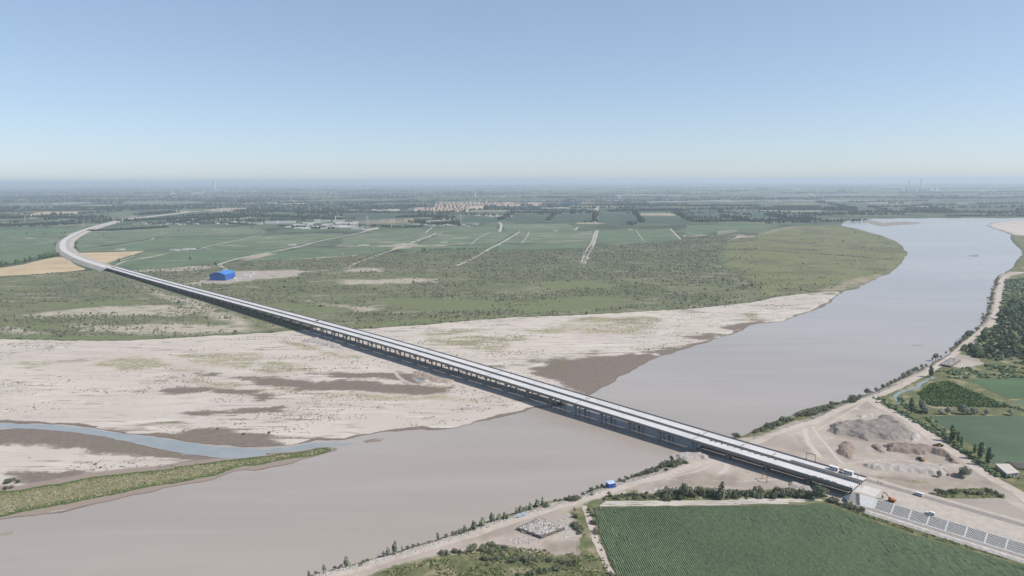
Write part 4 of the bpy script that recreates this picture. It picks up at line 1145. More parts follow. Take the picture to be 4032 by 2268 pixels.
# taller saplings standing out of the scrub, in drifts
drift = [('D', [(150, 150), (500, 120), (900, 100), (1350, 95), (1450, 105)], 26, 3), ('D', [(250, 370), (600, 410), (1000, 380), (1500, 380), (1900, 390), (2400, 400)], 75, 7), ('D', [(300, 430), (900, 440), (1300, 500), (1700, 520)], 45, 8), ('E', [(950, 350), (1400, 360), (1800, 345), (2300, 340), (2576, 330)], 90, 6),
         ('F', [(0, 320), (300, 340), (800, 330), (1200, 290), (1700, 240), (2100, 210), (2470, 190)], 110, 9), ('E', [(0, 130), (500, 110), (1000, 160), (1600, 150), (2400, 180)], 90, 18), ('B', [(0, 740), (800, 770), (1300, 770), (1800, 740), (2300, 700)], 60, 18), ('E', [(600, 340), (850, 370), (1000, 330)], 18, 4)]
sp = []
for k, (r_, pts_, cnt, spread) in enumerate(drift):
    ln = smooth_line(P(r_, pts_, ZL), 4)
    ix = RNG.integers(0, len(ln), cnt)
    sp.append(ln[ix] + RNG.normal(size=(cnt, 2)) * spread * .7)
sp = np.vstack(sp); sp = sp[keep_off_fields(sp)]

def leaf_crown(lobes, nleaf, size, seed):
    """crown of small leaf-clump quads through the volume of several lobes"""
    r = np.random.default_rng(seed)
    w = np.array([l[3] * l[4] for l in lobes]); w = w / w.sum()
    ix = r.choice(len(lobes), nleaf, p=w)
    L = np.array(lobes)[ix]
    d = r.normal(size=(nleaf, 3)); d /= np.linalg.norm(d, axis=1)[:, None]
    rad_ = r.uniform(.35, 1.0, (nleaf, 1)) ** .45
    c = L[:, :3] + d * rad_ * np.stack([L[:, 3], L[:, 3], L[:, 4]], 1)
    nrm = d + .55 * r.normal(size=(nleaf, 3)); nrm[:, 2] += .25
    nrm /= np.linalg.norm(nrm, axis=1)[:, None]
    a = np.cross(nrm, r.normal(size=(nleaf, 3))); a /= np.linalg.norm(a, axis=1)[:, None]
    b = np.cross(nrm, a)
    s = size * r.uniform(.6, 1.4, (nleaf, 1))
    V = np.stack([c - a * s - b * s * .7, c + a * s - b * s * .6, c + a * s * .8 + b * s * .8, c - a * s * .7 + b * s], 1).reshape(-1, 3)
    F = np.arange(nleaf * 4).reshape(-1, 4)
    return V, F
BARK = plain('bark', (.16, .13, .10), .95, .25, 2.0)
def trunk_mesh(name, h, r0, limbs, seed):
    r = random.Random(seed); mb = MB()
    mb.tube((0, 0, -.2), (.04 * h * r.uniform(-1, 1), 0, h * .55), r0, r0 * .6, 7)
    mb.tube((.02 * h, 0, h * .5), (0, 0, h * .9), r0 * .6, r0 * .2, 6)
    for k in range(limbs):
        a = r.uniform(0, 6.28); z = h * r.uniform(.2, .5)
        mb.tube((0, 0, z), (math.cos(a) * h * .22, math.sin(a) * h * .22, z + h * .25), r0 * .45, r0 * .12, 5)
    return mb.mesh(name, BARK)
PROTO = {}
def proto(kind, var):
    key = (kind, var)
    if key in PROTO: return PROTO[key]
    r = random.Random(hash(kind) % 1000 * 0 + var * 13 + len(kind))
    if kind == 'poplar':      # unit height, narrow
        lobes = [(r.uniform(-.03, .03), r.uniform(-.03, .03), .22 + .15 * k, (.085, .125, .125, .10, .06)[k], .13) for k in range(5)]
        V, F = leaf_crown(lobes, 420, .028, var + 50); tr = trunk_mesh('trunk', .9, .022, 4, var)
    elif kind == 'willow':    # rounded, several lobes
        lobes = [(.24 * math.cos(a) * r.uniform(.6, 1), .24 * math.sin(a) * r.uniform(.6, 1), r.uniform(.42, .62), r.uniform(.2, .28), r.uniform(.22, .3)) for a in (0.3, 1.5, 2.9, 4.2, 5.3)] + [(0, 0, .72, .25, .26)]
        V, F = leaf_crown(lobes, 520, .045, var + 70); tr = trunk_mesh('trunk', .7, .035, 5, var)
    elif kind == 'sapling':   # upright loose
        lobes = [(r.uniform(-.06, .06), r.uniform(-.06, .06), z, w, .2) for z, w in ((.28, .2), (.45, .22), (.62, .17), (.8, .10))]
        lobes += [(.15 * r.uniform(-1, 1), .15 * r.uniform(-1, 1), .3, .14, .18)]
        V, F = leaf_crown(lobes, 300, .045, var + 90); tr = trunk_mesh('trunk', .85, .022, 4, var)
    else:                     # bush: wide, low and ragged
        lobes = [(.5 * math.cos(a) * r.uniform(.2, 1.1), .5 * math.sin(a) * r.uniform(.2, 1.1), r.uniform(.18, .5), r.uniform(.14, .34), r.uniform(.2, .48)) for a in (0, .8, 1.6, 2.5, 3.3, 4.1, 5.0, 5.7)]
        V, F = leaf_crown(lobes, 520, .055, var + 110); tr = trunk_mesh('trunk', .5, .03, 5, var)
    PROTO[key] = (V, F, tr)
    return PROTO[key]
FOL = dict(poplar=foliage('poplar_leaves', (0.075, 0.136, 0.066), (0.204, 0.299, 0.136)), willow=foliage('willow_leaves', (0.185, 0.225, 0.170), (0.481, 0.512, 0.391)),
           sapling=foliage('sapling_leaves', (0.134, 0.176, 0.114), (0.389, 0.425, 0.277)), bush=foliage('bush_crown', (.108, .130, .076), (.235, .255, .165)),
           wood=foliage('woodland_leaves', (0.098, 0.151, 0.086), (0.289, 0.370, 0.185)), scrubt=foliage('scrub_tree_leaves', (0.185, 0.209, 0.150), (0.444, 0.443, 0.320)))
CROWN = {}
NV = 7
def tree(kind, x, y, z, h, name, label, group, fol=None, cat='tree', wide=1.0):
    var = random.randrange(NV); fk = fol or kind
    V, F, tr = proto(kind, var)
    key = (kind, var, fk)
    if key not in CROWN: CROWN[key] = mesh_np('crown', V, F, FOL[fk])
    root = thing(name, label, cat, (x, y, z), random.uniform(0, 6.28), group)
    sc = h; w = h * wide * random.uniform(.85, 1.2)
    a = obj('trunk', tr, root); b = obj('crown', CROWN[key], root)
    a.scale = (sc, sc, sc); b.scale = (w, w, sc)
    return root
ORD = ['first', 'second', 'third', 'fourth', 'fifth', 'sixth', 'seventh', 'eighth', 'ninth', 'tenth', 'eleventh', 'twelfth', 'thirteenth', 'fourteenth', 'fifteenth', 'sixteenth', 'seventeenth', 'eighteenth', 'nineteenth', 'twentieth'] + ['twenty-' + w for w in ('first', 'second', 'third', 'fourth', 'fifth', 'sixth', 'seventh', 'eighth', 'ninth')] + ['thirtieth'] + ['thirty-' + w for w in ('first', 'second', 'third', 'fourth', 'fifth')]
COUNT = {}
def tree_px(reg, kind, pts, z, name, label_, group, fol=None, cat='tree', wide=1.0, k=1.0):
    for x, y, h in pts:
        label = label_
        if '{}' in label_:
            label = label_.format(ORD[COUNT.get(label_, 0)]); COUNT[label_] = COUNT.get(label_, 0) + 1
        X, Y = P1(reg, x, y, z)
        zz = z if z > 0 else float(ground_z([(X, Y)])[0])
        tree(kind, X, Y, min(zz, z) - .05, metres(reg, h, x, y, z) * k, name, label, group, fol, cat, wide)

for i, (x, y) in enumerate(sp[:290]):
    tree('sapling', float(x), float(y), ZL - .05, random.uniform(2.8, 5.6), 'scrub_tree', 'small loose tree standing out of the floodplain scrub', 'small trees dotted through the floodplain scrub', 'scrubt')
# right bank riverside
GR1 = 'riverside trees on the rocky bank below the bridge'; LB1 = '{} small riverside tree from the bottom edge on the rocky bank below the bridge'
tree_px('J', 'sapling', [(470, 1452, 50), (598, 1410, 65), (795, 1370, 90), (1110, 1275, 40), (1150, 1268, 70), (1205, 1250, 95), (1265, 1225, 35), (1570, 1140, 65), (1800, 1075, 65), (1880, 1055, 85), (1950, 1030, 80), (2035, 990, 85), (2100, 970, 60), (2140, 965, 65)], ZR - .6, 'riverside_tree', LB1, GR1, wide=1.1)
tree_px('K', 'sapling', [(10, 935, 75), (95, 905, 95), (160, 895, 70), (215, 885, 75), (255, 880, 60), (345, 830, 75), (375, 815, 75), (410, 805, 55), (440, 800, 60), (485, 790, 85), (545, 760, 90), (605, 745, 90), (640, 770, 70), (660, 760, 60)], ZR - .6, 'riverside_tree', LB1, GR1, wide=1.1)
GB1 = 'low bushes on the rocky bank below the bridge'; LBB = 'low leafy bush on the rocky bank below the bridge'
tree_px('J', 'bush', [(530, 1425, 22), (690, 1380, 22), (740, 1368, 22), (930, 1330, 25), (970, 1318, 22), (1190, 1268, 28), (1310, 1210, 25), (1360, 1195, 25), (1400, 1185, 22), (1640, 1110, 25), (1710, 1100, 42), (1760, 1085, 42), (910, 1362, 25)], ZR - .3, 'riverside_bush', LBB, GB1, cat='bush')
tree_px('K', 'bush', [(850, 690, 50), (900, 692, 65), (950, 682, 50), (1100, 640, 32), (1420, 505, 35), (1010, 625, 25), (1090, 580, 30), (1150, 560, 35), (1200, 545, 35), (1375, 490, 30), (1450, 470, 35), (1570, 445, 48), (1610, 435, 55), (1660, 420, 60), (1700, 410, 60), (1745, 400, 55), (1500, 455, 35), (1540, 445, 35), (1790, 355, 62), (1830, 350, 65), (1880, 345, 75), (1920, 355, 65), (1960, 325, 70), (1990, 315, 60), (1840, 392, 38), (2040, 318, 45), (730, 695, 30), (780, 690, 28)], ZR - .3, 'riverside_bush', LBB, GB1, cat='bush')
GR2 = 'riverside trees on the bank above the bridge'; LB2 = '{} round riverside tree counting upstream from the thicket above the bridge'
tree_px('G', 'willow', [(890, 1375, 30), (930, 1365, 35), (1000, 1335, 65), (1045, 1320, 20), (1085, 1305, 45), (1150, 1285, 55), (1200, 1265, 50), (1225, 1245, 50), (1265, 1220, 40), (1310, 1205, 40), (1350, 1180, 60), (1400, 1160, 65), (1440, 1130, 50), (1470, 1120, 55), (1520, 1090, 50), (1560, 1075, 35), (1620, 1010, 30), (1650, 1005, 70), (1700, 990, 30), (1750, 950, 30), (1790, 920, 28), (1845, 880, 50), (1880, 860, 45), (1920, 820, 60), (1955, 800, 80), (1990, 770, 50), (2035, 720, 30), (2060, 720, 25), (2090, 670, 30), (2105, 640, 25)], ZR - .5, 'riverside_tree', LB2, GR2, 'sapling')
ln = smooth_line(np.vstack([P('L', [(850, 352), (1000, 318), (1200, 250), (1400, 180), (1600, 110), (1800, 55), (2000, 10)], ZR), P('M', [(250, 270), (400, 235), (540, 190)], ZR)]), 2)
for k in range(120):
    p_ = ln[random.randrange(len(ln))] + RNG.normal(size=2) * 1.6
    tree('bush', float(p_[0]), float(p_[1]), 1.0, random.choice((1.6, 2.4, 3.2, 4.4, 5.8)) * random.uniform(.85, 1.15), 'riverside_bush', 'dense green bush in the thicket on the bank upstream of the bridge', 'bushes in the thicket upstream of the bridge', 'bush', 'bush', 1.0)
ln = smooth_line(P('G', [(2250, 210), (2230, 300), (2190, 400), (2160, 520), (2120, 620)], ZR), 2)
for k in range(60):
    p_ = ln[random.randrange(len(ln))] + RNG.normal(size=2) * 2.5
    tree('bush', float(p_[0]), float(p_[1]), 1.5, random.uniform(2.0, 4.0), 'riverside_bush', 'low bush between the water and the far stretch of bank road', 'bushes along the far stretch of bank road', 'sapling', 'bush', 1.0)
# hedge over the cotton field
ln = smooth_line(np.vstack([P('K', [(1240, 680), (1400, 675), (1650, 670), (1900, 668)], ZR), P('L', [(50, 1050), (300, 1040), (700, 1040), (1100, 1040), (1500, 1040), (1700, 1030), (1880, 1045)], ZR)]), 1.5)
for k in range(150):
    p_ = ln[int(len(ln) * (k + random.random()) / 150) % len(ln)] + RNG.normal(size=2) * np.array([.8, 2.2]) + np.array([0, 3.0])
    tree('bush', float(p_[0]), float(p_[1]), ZR - .1, random.choice((1.8, 2.6, 3.2, 4.0, 4.8, 6.0)) * random.uniform(.85, 1.15) * (.55 if k < 38 else 1), 'hedge_bush', 'dark green bush in the hedge between the bridge and the cotton field', 'bushes in the hedge beside the cotton field', 'bush', 'bush', .85)
tree_px('L', 'willow', [(270, 1050, 185)], ZR, 'hedge_tree', 'round tree rising above the left part of the cotton field hedge', None, 'bush', wide=.8)
tree_px('L', 'sapling', [(690, 1055, 200)], ZR, 'hedge_tree', 'slender tree rising above the middle of the cotton field hedge', None, 'bush', wide=1.1)
tree_px('L', 'willow', [(1790, 1060, 190)], ZR, 'hedge_tree', 'tall pale tree in front of the bridge end at the hedge corner', None, 'sapling', wide=.85)
# weedy strips
for reg_, pts_, n_, nm, lb, gr in [('L', [(1880, 1050), (2000, 1100), (2200, 1170), (2318, 1200)], 26, 'verge_bush', 'low bush on the weedy verge below the embankment slope', 'bushes on the verge below the embankment'), ('K', [(900, 770), (960, 820), (990, 880), (960, 960), (1010, 1050)], 16, 'track_bush', 'leafy bush beside the narrow field track', 'bushes beside the field track'),
                                    ('K', [(1060, 760), (1100, 860), (1150, 1000), (1200, 1150), (1280, 1330), (1320, 1440)], 26, 'verge_bush', 'small bush on the verge between field track and cotton', 'bushes between the track and the cotton'), ('K', [(0, 1150), (100, 1160), (200, 1150), (180, 1230), (60, 1240)], 14, 'weed_bush', 'dark green bush by the bare ground in front of the stone stack', 'dark bushes in front of the stone stack'),
                                    ('J', [(1560, 1270), (1680, 1260), (1800, 1240), (1950, 1220), (2100, 1210), (2000, 1270)], 26, 'weed_bush', 'dark green bush in the clump beside the bank road', 'dark bushes in the clump beside the bank road'), ('N', [(1290, 560), (1450, 540), (1600, 530), (1800, 540), (1950, 520), (2070, 570)], 40, 'weed_bush', 'green bush in the patch between embankment and dirt road', 'bushes between the embankment and the dirt road'),
                                    ('K', [(0, 1310), (300, 1300), (600, 1290), (900, 1330), (700, 1400), (300, 1420)], 60, 'weed_bush', 'low dark weed bush in the waste ground at the bottom edge', 'weed bushes on the waste ground')]:
    ln = smooth_line(P(reg_, pts_, ZR), 1)
    for k in range(n_):
        p_ = ln[random.randrange(len(ln))] + RNG.normal(size=2) * 1.5
        tree('bush', float(p_[0]), float(p_[1]), ZR - .1, random.choice((.8, 1.3, 2.0, 3.2)) * random.uniform(.8, 1.2), nm, lb, gr, 'bush', 'bush', 1.1)
# poplars and willows on the right
for (x, y, h), lab in zip([(1590, 690, 215), (1655, 715, 155), (1700, 755, 135), (1845, 835, 135), (1910, 890, 225), (2000, 960, 230), (1125, 372, 205), (1225, 300, 115)],
                          ['tall dark poplar at the far end of the roadside row', 'second poplar from the far end of the roadside row', 'third poplar from the far end of the roadside row', 'short poplar before the gap in the roadside row',
                           'slim tall poplar second from the near end of the row', 'tall forked poplar at the near end of the roadside row', 'slender poplar standing beside the canal bend', 'dark poplar at the corner of the vineyard']):
    tree_px('M', 'poplar', [(x, y, h)], ZR, 'poplar', lab, None, wide=1.25)
tree_px('G', 'poplar', [(1603, 1170, 120)], ZR, 'poplar', 'lone dark poplar beside the bank road by the river', None, wide=1.7)
tree_px('M', 'willow', [(1260, 345, 125), (1290, 370, 120), (1460, 382, 70), (1540, 382, 100), (1700, 378, 125), (1760, 382, 90), (1830, 382, 90), (1870, 375, 80), (1985, 387, 80)], ZR, 'willow', '{} silvery willow from the canal end of the vineyard row', 'willows along the vineyard edge', wide=.95)
tree_px('M', 'willow', [(2260, 392, 80)], ZR, 'willow', 'lone round willow at the right end of the vineyard', None)
tree_px('M', 'willow', [(1735, 1100, 130)], ZR, 'willow', 'large round willow on the dirt beside the earth mounds', None)
tree_px('M', 'willow', [(1690, 1098, 85)], ZR, 'willow', 'small willow leaning against the large round one', None)
tree_px('M', 'willow', [(1440, 1092, 75)], ZR, 'willow', 'small lone round tree on the dirt below the mounds', None)
# woodland on the right edge
wood = P('G', [(2230, 580), (2330, 500), (2492, 430), (2700, 420), (2700, 1020), (2400, 1000), (2330, 1020), (2020, 1000), (1885, 935), (1900, 885), (2050, 850), (2080, 760), (2220, 690)], ZR)
q = pts_in(wood, 150, 31)
for x, y in q:
    tree('willow', float(x), float(y), ZR - .1, random.choice((4.5, 6, 8, 10, 13)) * random.uniform(.85, 1.15), 'woodland_tree', 'dark green tree in the wood on the right bank', 'trees of the wood on the right bank', 'wood', wide=1.0)
q = pts_in(wood, 900, 32)
scatter('undergrowth', 'dark undergrowth filling the wood on the right bank', 'undergrowth', with_z(q, ZR - .1), RNG.uniform(1.2, 3, len(q)), RNG.uniform(1.5, 4, len(q)), LEAF_DARK, 'ico', 33)
q = pts_in(P('G', [(1660, 1120), (1900, 1090), (2140, 1050), (2330, 1040), (2600, 1000), (2700, 1180), (1960, 1190), (1700, 1180)], ZR), 900, 34)
q = q[fbm(q[:, 0] / 14, q[:, 1] / 14, 3, 4) > .46]
scatter('brush', 'green brush on the rough ground below the wood', 'brush', with_z(q, ZR - .1), RNG.uniform(.8, 2.2, len(q)), RNG.uniform(.8, 2.6, len(q)), LEAF_BUSH, 'ico', 35)
q = pts_in(P('G', [(2310, 240), (2600, 230), (2700, 430), (2492, 430), (2330, 500), (2250, 560), (2270, 420)], ZR), 700, 36)
scatter('brush', 'dull green brush round the ponds beside the bank road', 'brush', with_z(q, ZR - .1), RNG.uniform(1, 2.6, len(q)), RNG.uniform(1, 3.2, len(q)), LEAF_BUSH, 'ico', 37)
# vineyard rows
vp = P('M', [(1180, 135), (1345, 25), (1550, 0), (1700, 80), (2100, 230), (2250, 292), (2200, 312), (1900, 302), (1450, 300), (1340, 290), (1250, 230)], ZR)
va = np.array(P1('M', 1300, 60, ZR)); vb = np.array(P1('M', 1900, 300, ZR))
vd = (vb - va) / np.linalg.norm(vb - va); vn_ = np.array([-vd[1], vd[0]])
U, W = np.meshgrid(np.arange(-120, 160, 1.3), np.arange(-120, 120, 2.6))
q = va + U.ravel()[:, None] * vd + W.ravel()[:, None] * vn_ + RNG.normal(size=(U.size, 2)) * .25
q = q[(sdf(q, vp, 5) > 0)]; q = q[RNG.uniform(size=len(q)) > .12]
scatter('vineyard', 'bright green bushy rows of the vineyard on the right bank', 'vineyard', with_z(q, ZR), RNG.uniform(.7, 1.2, len(q)), RNG.uniform(.9, 1.7, len(q)), tinted('vine_leaves', [(0, (.045, .085, .025)), (.5, (.075, .125, .04)), (1, (.13, .175, .065))]), 'ico', 38)
# hedges by the site road
for reg_, pts_, n_, lb in [('M', [(730, 195), (900, 290), (1060, 385), (1250, 500), (1420, 600), (1560, 690)], 260, 'green hedge of weeds along the outer edge of the dirt road'), ('M', [(1560, 700), (1700, 790), (1850, 890), (1990, 1000), (2120, 1080), (2300, 1100)], 260, 'green hedge of weeds beneath the roadside poplars'),
                            ('M', [(1560, 5), (1750, 100), (1950, 190), (2150, 270), (2411, 330)], 200, 'dark hedge between the vineyard and the far field'), ('M', [(1000, 200), (1060, 290), (1130, 330), (1280, 370)], 120, 'bushes along the canal bank'), ('M', [(1300, 420), (1420, 520), (1560, 640)], 100, 'weeds along the corner of the dark green field')]:
    ln = smooth_line(P(reg_, pts_, ZR), 1)
    q = ln[RNG.integers(0, len(ln), n_)] + RNG.normal(size=(n_, 2)) * 1.5
    scatter('hedge', lb, 'hedge', with_z(q, ZR - .1), RNG.uniform(.6, 1.7, n_), RNG.uniform(.6, 2.2, n_), LEAF_BUSH, 'ico', 40 + n_)
# riprap stones along the bank
ln1 = smooth_line(np.vstack([P('J', [(520, 1449), (800, 1385), (1010, 1335), (1250, 1265), (1500, 1185), (1700, 1120), (1850, 1075), (2000, 1020)], ZR), P('K', [(0, 955), (100, 920), (250, 880), (330, 850), (480, 800), (640, 770), (800, 715), (1000, 655), (1200, 590), (1400, 520), (1600, 460), (1800, 400), (1950, 345)], ZR)]), 1.5)
ln2 = smooth_line(np.vstack([P('L', [(1050, 360), (1250, 300), (1450, 230), (1650, 165), (1850, 95)], ZR), P('M', [(0, 410), (200, 330), (400, 255), (600, 185), (800, 105), (950, 40)], ZR)]), 1.5)
q = np.vstack([ln1[RNG.integers(0, len(ln1), 2600)] + RNG.normal(size=(2600, 2)) * 1.1, ln2[RNG.integers(0, len(ln2), 1300)] + RNG.normal(size=(1300, 2)) * 1.2])
q = q[~((np.abs((q - BA) @ BN - 17) < 14))]
n = len(q)
scatter('riprap', 'pale broken stones heaped along the edge of the bank road', 'stones', with_z(q), RNG.uniform(.2, .55, n), RNG.uniform(.2, .6, n), ROCK, 'octa', 51)
# tufts on sand bars and island
q = pts_in(sand_poly, 60000, 52)
q = q[np.abs(np.degrees(np.arctan2(q[:, 0], q[:, 1]))) < 40]
sr_ = sdf(q, river_poly, 40)
sc_ = np.maximum(sdf(q, scrub_poly, 20), sdf(q, meadow_poly, 20))
den = .6 * fbm(q[:, 0] / 90, q[:, 1] / 26, 4, 53) + .4 * fbm(q[:, 0] / 15, q[:, 1] / 7, 3, 54)
den += .10 * sstep(-6, 10, inside_any(q, sgreen_polys, 30))
ob = (q - BA) @ BN
q = q[(sr_ < -8) & (sc_ < 0) & (den + RNG.uniform(-.09, .09, len(q)) > .60) & ((ob < -8) | (ob > 34)) & (inside_any(q, wet_polys, 10) < 0)]
n = len(q); print('tufts', n)
scatter('tufts', 'small tufts of tamarisk and grass scattered over the sand', 'tufts', with_z(q), RNG.lognormal(-.62, .4, n).clip(.25, 1.6), RNG.lognormal(-.85, .4, n).clip(.2, 1.3), tinted('sand_tuft_leaves', [(0, (.15, .145, .10)), (.5, (.22, .205, .145)), (1, (.30, .27, .20))]), 'octa', 55)
q = pts_in(isl_poly, 3900, 56); n = len(q)
edge = sdf(q, isl_poly, 20)
scatter('island_grass', 'yellow-green grass clumps covering the long island', 'grass', with_z(q), RNG.uniform(.35, .9, n), RNG.uniform(.25, .8, n), tinted('island_leaves', [(0, (.07, .12, .035)), (.4, (.15, .165, .075)), (.75, (.25, .24, .14)), (1, (.36, .325, .22))]), 'octa', 57, np.clip(sstep(0, 9, edge) * .75 + RNG.normal(size=n) * .2, 0, 1))
tree_px('I', 'bush', [(65, 655, 45), (100, 640, 35), (155, 650, 35), (50, 705, 30), (98, 697, 30)], .9, 'island_bush', 'round bush on the sand at the left edge of the island', 'bushes at the left edge of the island', cat='bush')
tree_px('I', 'bush', [(1860, 195, 18), (2080, 240, 22), (2300, 230, 22), (820, 495, 18)], .8, 'sand_bush', 'small lone bush growing on the open sand', 'lone bushes on the open sand', cat='bush')
# meadow dots
q = pts_in(meadow_poly, 5000, 58)
den = fbm(q[:, 0] / 60, q[:, 1] / 20, 4, 59)
q = q[(den > .55) & (sdf(q, river_poly, 30) < -4)]; n = len(q)
scatter('meadow_tufts', 'darker tufts scattered over the green meadow inside the bend', 'tufts', with_z(q, ZL), RNG.uniform(.5, 1.4, n), RNG.uniform(.4, 1.2, n), LEAF_SCRUB, 'octa', 60)
ln = smooth_line(P('C', [(280, 640), (600, 650), (900, 670), (1200, 690), (1400, 705), (1580, 720)], ZL), 3)
q = ln[RNG.integers(0, len(ln), 260)] + RNG.normal(size=(260, 2)) * 3
scatter('meadow_hedge', 'thin line of dark bushes crossing the meadow', 'hedge', with_z(q, ZL), RNG.uniform(.8, 2, 260), RNG.uniform(.8, 2.2, 260), LEAF_SCRUB, 'ico', 61, RNG.uniform(0, .5, 260))
q = np.vstack([pts_in(P('N', [(1250, 550), (1500, 495), (1900, 470), (2100, 550), (2090, 590), (1400, 590)], ZR), 260, 62), pts_in(P('N', [(130, 615), (700, 800), (1250, 970), (2327, 1310), (2327, 1345), (1250, 1030), (500, 778)], ZR), 700, 63), pts_in(P('J', [(900, 1449), (1200, 1385), (1640, 1265), (2169, 1190), (2800, 1250), (3050, 1300), (3100, 1600), (900, 1600)], ZR), 3000, 64), pts_in(P('K', [(1240, 640), (1450, 615), (1900, 640), (2551, 640), (2551, 690), (1240, 695)], ZR), 500, 65)])
q = q[fbm(q[:, 0] / 9, q[:, 1] / 9, 3, 66) > .44]; q = q[(sdf(q, cot, 5) < -1.0) & (linedist(q, lev1, 20) > 5)]; n = len(q)
scatter('weeds', 'mixed green and straw-coloured weeds on the waste ground', 'weeds', with_z(q, ZR - .05), RNG.uniform(.3, 1.0, n), RNG.uniform(.25, .9, n), tinted('weed_leaves', [(0, (.045, .085, .025)), (.45, (.10, .125, .05)), (.75, (.20, .19, .10)), (1, (.32, .28, .18))]), 'octa', 67)

# ================================================================== TREES OF THE FAR PLAIN
tree_px('A', 'poplar', [(122, 742, 40), (140, 738, 38), (190, 728, 38), (232, 722, 44), (300, 706, 40), (325, 703, 35), (342, 700, 45), (360, 697, 45), (380, 693, 45), (400, 690, 40), (420, 690, 42), (440, 688, 40)], ZL, 'poplar', '{} dark poplar from the left in the row above the golden field', 'poplars between the left fields', wide=2.0)
tree_px('A', 'willow', [(20, 770, 60), (45, 760, 45), (-20, 775, 55)], ZL, 'field_tree', 'broad dark tree at the left edge of the golden field', 'broad trees at the left edge', 'wood')
tree_px('A', 'willow', [(1435, 710, 38)], ZL, 'field_tree', 'lone tree in the middle of a green field', None, 'wood')
tree_px('A', 'poplar', [(895, 732, 36)], ZL, 'field_tree', 'lone narrow tree at the tip of the golden field', None, 'wood', wide=2.0)
tree_px('A', 'willow', [(1622, 755, 32)], ZL, 'field_tree', 'dark tree where the farm track leaves the blue hall', None, 'wood')
tree_px('A', 'willow', [(572, 632, 34)], ZL, 'field_tree', 'dark tree against the inside of the road curve', None, 'wood')
tree_px('B', 'poplar', [(600, 655, 38), (618, 652, 35)], ZL, 'field_tree', 'pair of tall dark poplars on the edge of the scrub', 'poplars on the edge of the scrub', 'wood', wide=2.0)
tree_px('B', 'poplar', [(650 + k * 13, 645 - k * .4, random.choice((14, 17, 21))) for k in range(34) if k not in (5, 14, 15, 22, 28)], ZL, 'field_tree', 'small poplar in the thin row along the last green field', 'thin row of poplars along the last green field', 'wood', wide=2.0)
tree_px('A', 'willow', [(110, 520, 16), (200, 518, 16), (330, 522, 18), (345, 520, 18), (390, 518, 15), (420, 517, 15), (460, 515, 18), (490, 514, 18), (360, 470, 18), (780, 530, 15), (1345, 498, 18), (1380, 500, 14), (1890, 478, 26), (910, 430, 18), (880, 437, 12), (935, 430, 12)], ZL, 'field_tree', 'small round tree standing in the green fields by the curving road', 'small round trees in the green fields', 'wood')
def belt_pts(reg, pts, width, n):
    ln = smooth_line(P(reg, pts, ZL), 8)
    seg = np.r_[0, np.cumsum(np.linalg.norm(np.diff(ln, axis=0), axis=1))]
    s = RNG.uniform(0, seg[-1], n)
    p = np.stack([np.interp(s, seg, ln[:, 0]), np.interp(s, seg, ln[:, 1])], 1)
    return p + RNG.normal(size=(n, 2)) * width * .4
